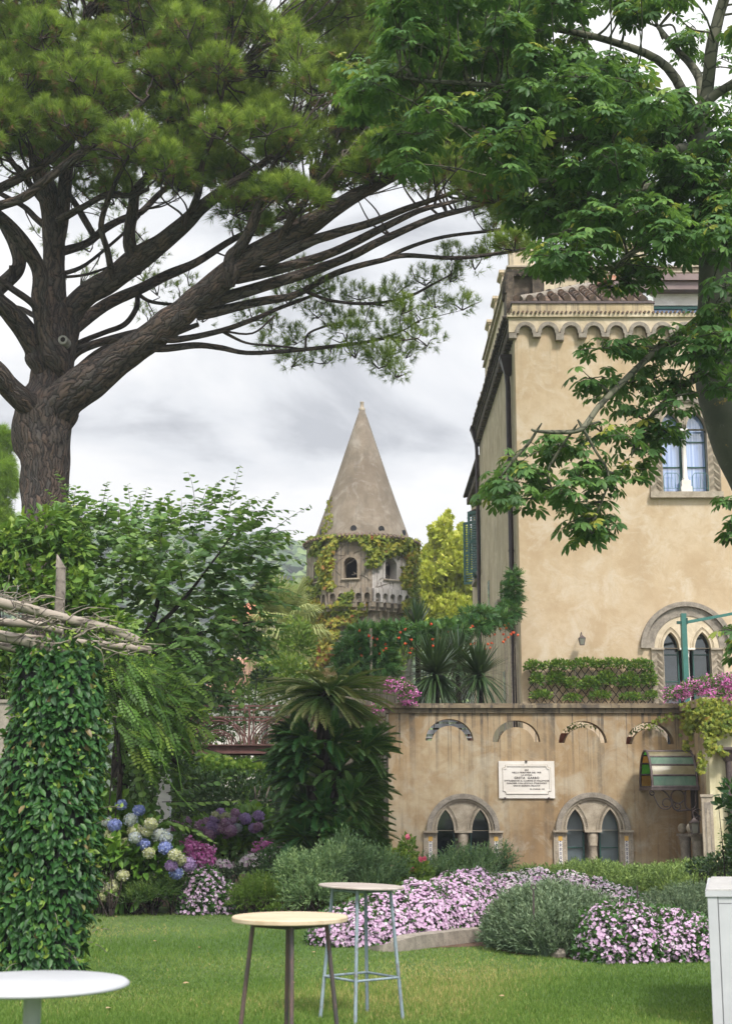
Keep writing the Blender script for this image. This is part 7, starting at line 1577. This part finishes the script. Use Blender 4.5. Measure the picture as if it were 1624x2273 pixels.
x,y=G(798,2100); b=MB(); b.hexa([(x-.03,y,0),(x+.02,y,0),(x+.02,y+.03,0),(x-.03,y+.03,0)],[(x-.0,y+.03,.2),(x+.05,y+.03,.18),(x+.05,y+.06,.18),(x,y+.06,.2)]); tag(b.build('wooden_peg',MAT['twig'],loc=(x,y,0)),'short slanting wooden peg at the left end of the kerb','peg')
for (u,v0,v1,Y,lab) in ((1183,2030,1975,16.75,'black iron rod with a ring top standing in the rosemary bush'),(1413,2010,1966,20.5,'thin dark stake standing behind the pink impatiens')):
    a=P(u,v0,Y); c=P(u,v1,Y); b=MB(); b.tube([(a[0],Y,0),(c[0],Y,c[2])],.011,6)
    if Y<18: b.tube([(c[0]+.028*cos(t),Y,c[2]+.028+.028*sin(t)) for t in np.linspace(0,2*pi,12)],.008,5)
    tag(b.build('garden_stake',MAT['iron'],loc=(a[0],Y,0)),lab,'stake')
b=MB(); pts=[np.array([*G(u,v),z]) for u,v,z in ((285,2006,.02),(300,2004,.10),(320,2004,.15),(340,2005,.15),(352,2006,.12),(362,2008,.02))]; b.tube(spline(pts,5),.012,6); b.tube([np.array([*G(341,2008),0]),np.array([*G(341,2008),.18])],.014,6); tag(b.build('irrigation_hose',MAT['iron'],loc=tuple(pts[0]*[1,1,0])),'looped brown irrigation hose on a stake at the lawn edge','hose')
LF=[(420,2190,.05),(585,2050,.03),(560,2080,.03),(770,2160,.04),(255,2040,.03),(700,2120,.03),(1120,2220,.04),(1000,2180,.03),(330,2075,.04),(440,2110,.04),(235,2248,.05),(655,2190,.03),(340,2095,.03)]
for (u,v,s) in LF:
    x,y=G(u,v); b=MB(); put(b,LEAFA,[(x,y,.035)],np.array([[rng.normal(),rng.normal(),.1]]),np.array([[0,-.3,1.]]),[s*1.4],[rng.uniform(0,1)]); tag(b.build('fallen_leaf',MAT['dryleaf'],loc=(x,y,0)),'dry tan leaf fallen on the lawn','leaf','dry leaves fallen on the lawn')

# ---------------------------------------------------------------- tables
def bar_table(name,label,uc,vc,Y,dia,rot,rt,rg,legm,topm,edgem,tilt=(0,0),r_leg=.017,stretch=.30,thick=.026):
    c=P(uc,vc,Y); H=float(c[2]); x=float(c[0]); o=empty(name,(x,Y,0),label,'table')
    b=MB(); R=dia/2; b.lathe([(.001,H),(R-.006,H),(R,H-.006),(R,H-thick+.004),(R-.004,H-thick),(.001,H-thick)],(x,Y,0),64,smooth=False)
    V=b.V[0]; V[:,2]+=(V[:,0]-x)*tilt[0]+(V[:,1]-Y)*tilt[1]; M_=b.S; top=b.build('tabletop',[topm],o)
    b=MB()
    for k in range(4):
        a=rot+pi/2*k; a2=rot+pi/2*(k+1); p0=np.array([x+rt*cos(a),Y+rt*sin(a),H-thick-.02]); p1=np.array([x+rt*cos(a2),Y+rt*sin(a2),H-thick-.02]); b.tube([p0,p1],.014,4)
    b.build('apron',legm,o)
    for k in range(4):
        a=rot+pi/2*k; b=MB(); zt_=H-thick-.002+((rt*cos(a))*tilt[0]+rt*sin(a)*tilt[1]); b.tube([(x+rg*cos(a),Y+rg*sin(a),0),(x+rt*cos(a),Y+rt*sin(a),zt_)],r_leg,8); b.build('leg',legm,o)
    if stretch:
        for k in range(4):
            f_=1-stretch/H; r=rt+(rg-rt)*f_; a=rot+pi/2*k; a2=a+pi/2; b=MB(); b.tube([(x+r*cos(a),Y+r*sin(a),stretch),(x+r*cos(a2),Y+r*sin(a2),stretch)],r_leg*.75,6); b.build('stretcher',legm,o)
    return o
def woodtop(name,c1,c2):
    m,nt,b=newmat(name); co=coords(nt,'Object'); n=nz(nt,co,3,6,.65,.4,stretch=(1,5,1)); col=ramp(nt,n,[(.35,c1),(.65,c2)]); col=mixc(nt,maprange(nt,nz(nt,co,6,5,.7,.5),.58,.72,0,.5),col,tuple(x*.55 for x in c1)); nt.links.new(col,b.inputs['Base Color']); b.inputs['Roughness'].default_value=.6; bump(nt,b,n,.1,.003); return m
MAT['top_beige']=woodtop('top_beige',(.44,.33,.21),(.56,.45,.32)); MAT['top_grey']=woodtop('top_grey',(.27,.22,.19),(.42,.37,.33))
MAT['leg_rust']=mottle('leg_rust',(.05,.055,.06),(.13,.08,.07),9,.55,.2,.002,(.17,.10,.08),60,metal=.3,stretch=(1,1,.3)); MAT['leg_blue']=mottle('leg_blue',(.16,.21,.24),(.26,.32,.35),12,.55,.2,.002,(.12,.09,.08),50,stretch=(1,1,.3))
bar_table('bar_table','round beige topped bar table with dark rusty legs, nearest the camera in the middle',643.5,2033,8.9,.70,radians(6),.22,.332,MAT['leg_rust'],MAT['top_beige'],None,r_leg=.0135,stretch=.30,thick=.030)
bar_table('bar_table','round grey wooden bar table with pale blue metal legs, standing farther back',802,1965,12.0,.70,radians(-8),.235,.335,MAT['leg_blue'],MAT['top_grey'],None,tilt=(-.035,0.0),r_leg=.0145,stretch=.33,thick=.018)
Y=6.1; c=P(75,2178,Y); H=float(c[2]); x=float(c[0]); o=empty('pedestal_table',(x,Y,0),'white round pedestal table cut off by the bottom left corner','table'); R=212*MPP(75,2178,Y)
b=MB(); b.lathe([(.001,H),(R-.015,H),(R-.002,H-.010),(R-.004,H-.018),(R-.03,H-.024),(.001,H-.026)],(x,Y,0),72); b.build('tabletop',MAT['white_paint'],o)
b=MB(); r=.036; b.lathe([(r*1.25,H-.027),(r*1.2,H-.06),(r,H-.065),(r*1.03,.06),(r*1.2,.03)],(x,Y,0),24); b.build('column',MAT['white_paint'],o)
for k in range(4):
    a=pi/4+k*pi/2; b=MB(); b.tube(spline([(x+.03*cos(a),Y+.03*sin(a),.16),(x+.16*cos(a),Y+.16*sin(a),.10),(x+.3*cos(a),Y+.3*sin(a),.015)],5),[.022]*10+[.016],8); b.build('foot',MAT['white_paint'],o)
b=MB()
for s in (-1,1): b.tube([(x+s*.03,Y-.03,H-.30),(x+s*.062,Y-.03,H-.20)],.008,6)
b.build('brace',MAT['white_paint'],o)
# white counter
yf_,yb2=11.5,13.3; fx=float(P(1580,2249,yf_)[0]); Hc=float(P(1580,1977,yf_)[2]); bxk=float(P(1576,1944,13.3)[0])
o=empty('bar_counter',(fx+1,yf_,0),'tall white panelled bar counter cut off by the right edge','counter'); W=1.6
b=MB(); b.hexa([(fx,yf_,0.0),(fx+W,yf_,0),(bxk+W,yb2,0),(bxk+.0,yb2,0)],[(fx+.0,yf_,Hc-.045),(fx+W,yf_,Hc-.045),(bxk+W,yb2,Hc-.045),(bxk,yb2,Hc-.045)]); b.build('body',MAT['white_paint'],o)
b=MB(); b.hexa([(fx-.02,yf_-.03,Hc-.044),(fx+W,yf_-.03,Hc-.044),(bxk+W,yb2+.02,Hc-.044),(bxk-.02,yb2+.02,Hc-.044)],[(fx-.02,yf_-.03,Hc),(fx+W,yf_-.03,Hc),(bxk+W,yb2+.02,Hc),(bxk-.02,yb2+.02,Hc)]); 
b.build('top_board',MAT['white_paint'],o)
b=MB()
for t0 in (0.008,.30,.62): b.hexa([(fx-.015+t0*.9,yf_-.026,Hc+.001),(fx-.015+t0*.9+.285,yf_-.026,Hc+.001),(bxk+t0*.9+.285,yb2,Hc+.001),(bxk+t0*.9,yb2,Hc+.001)],[(fx-.015+t0*.9,yf_-.026,Hc+.012),(fx-.015+t0*.9+.27,yf_-.026,Hc+.012),(bxk+t0*.9+.27,yb2,Hc+.012),(bxk+t0*.9,yb2,Hc+.012)])
b.build('top_planks',MAT['white_worn'],o)
for i,(a_,c_) in enumerate(((0,.075),(.083,.55),(.558,1.02),(1.028,1.6))):
    b=MB(); b.box(fx+a_,fx+c_,yf_-.018,yf_-.001,.01 if i else 0,Hc-.10 if i else Hc-.046); b.build('front_panel',MAT['white_paint'],o)
b=MB(); b.box(fx+.083,fx+W,yf_-.014,yf_-.001,Hc-.094,Hc-.047); b.build('rail',MAT['white_paint'],o)

# ---------------------------------------------------------------- air
hz=MB(); hz.box(-600,600,-600,600,-3.0,130); hm=bpy.data.materials.new('haze'); hm.use_nodes=True; nt=hm.node_tree; nt.nodes.remove(nt.nodes['Principled BSDF']); pv=nt.nodes.new('ShaderNodeVolumePrincipled'); pv.inputs['Color'].default_value=(.88,.92,1,1); pv.inputs['Density'].default_value=.0007; pv.inputs['Anisotropy'].default_value=.2
nt.links.new(pv.outputs[0],nt.nodes['Material Output'].inputs['Volume']); HZ=tag(hz.build('haze',hm),'thin summer haze over the distant hillside','haze',kind='stuff')
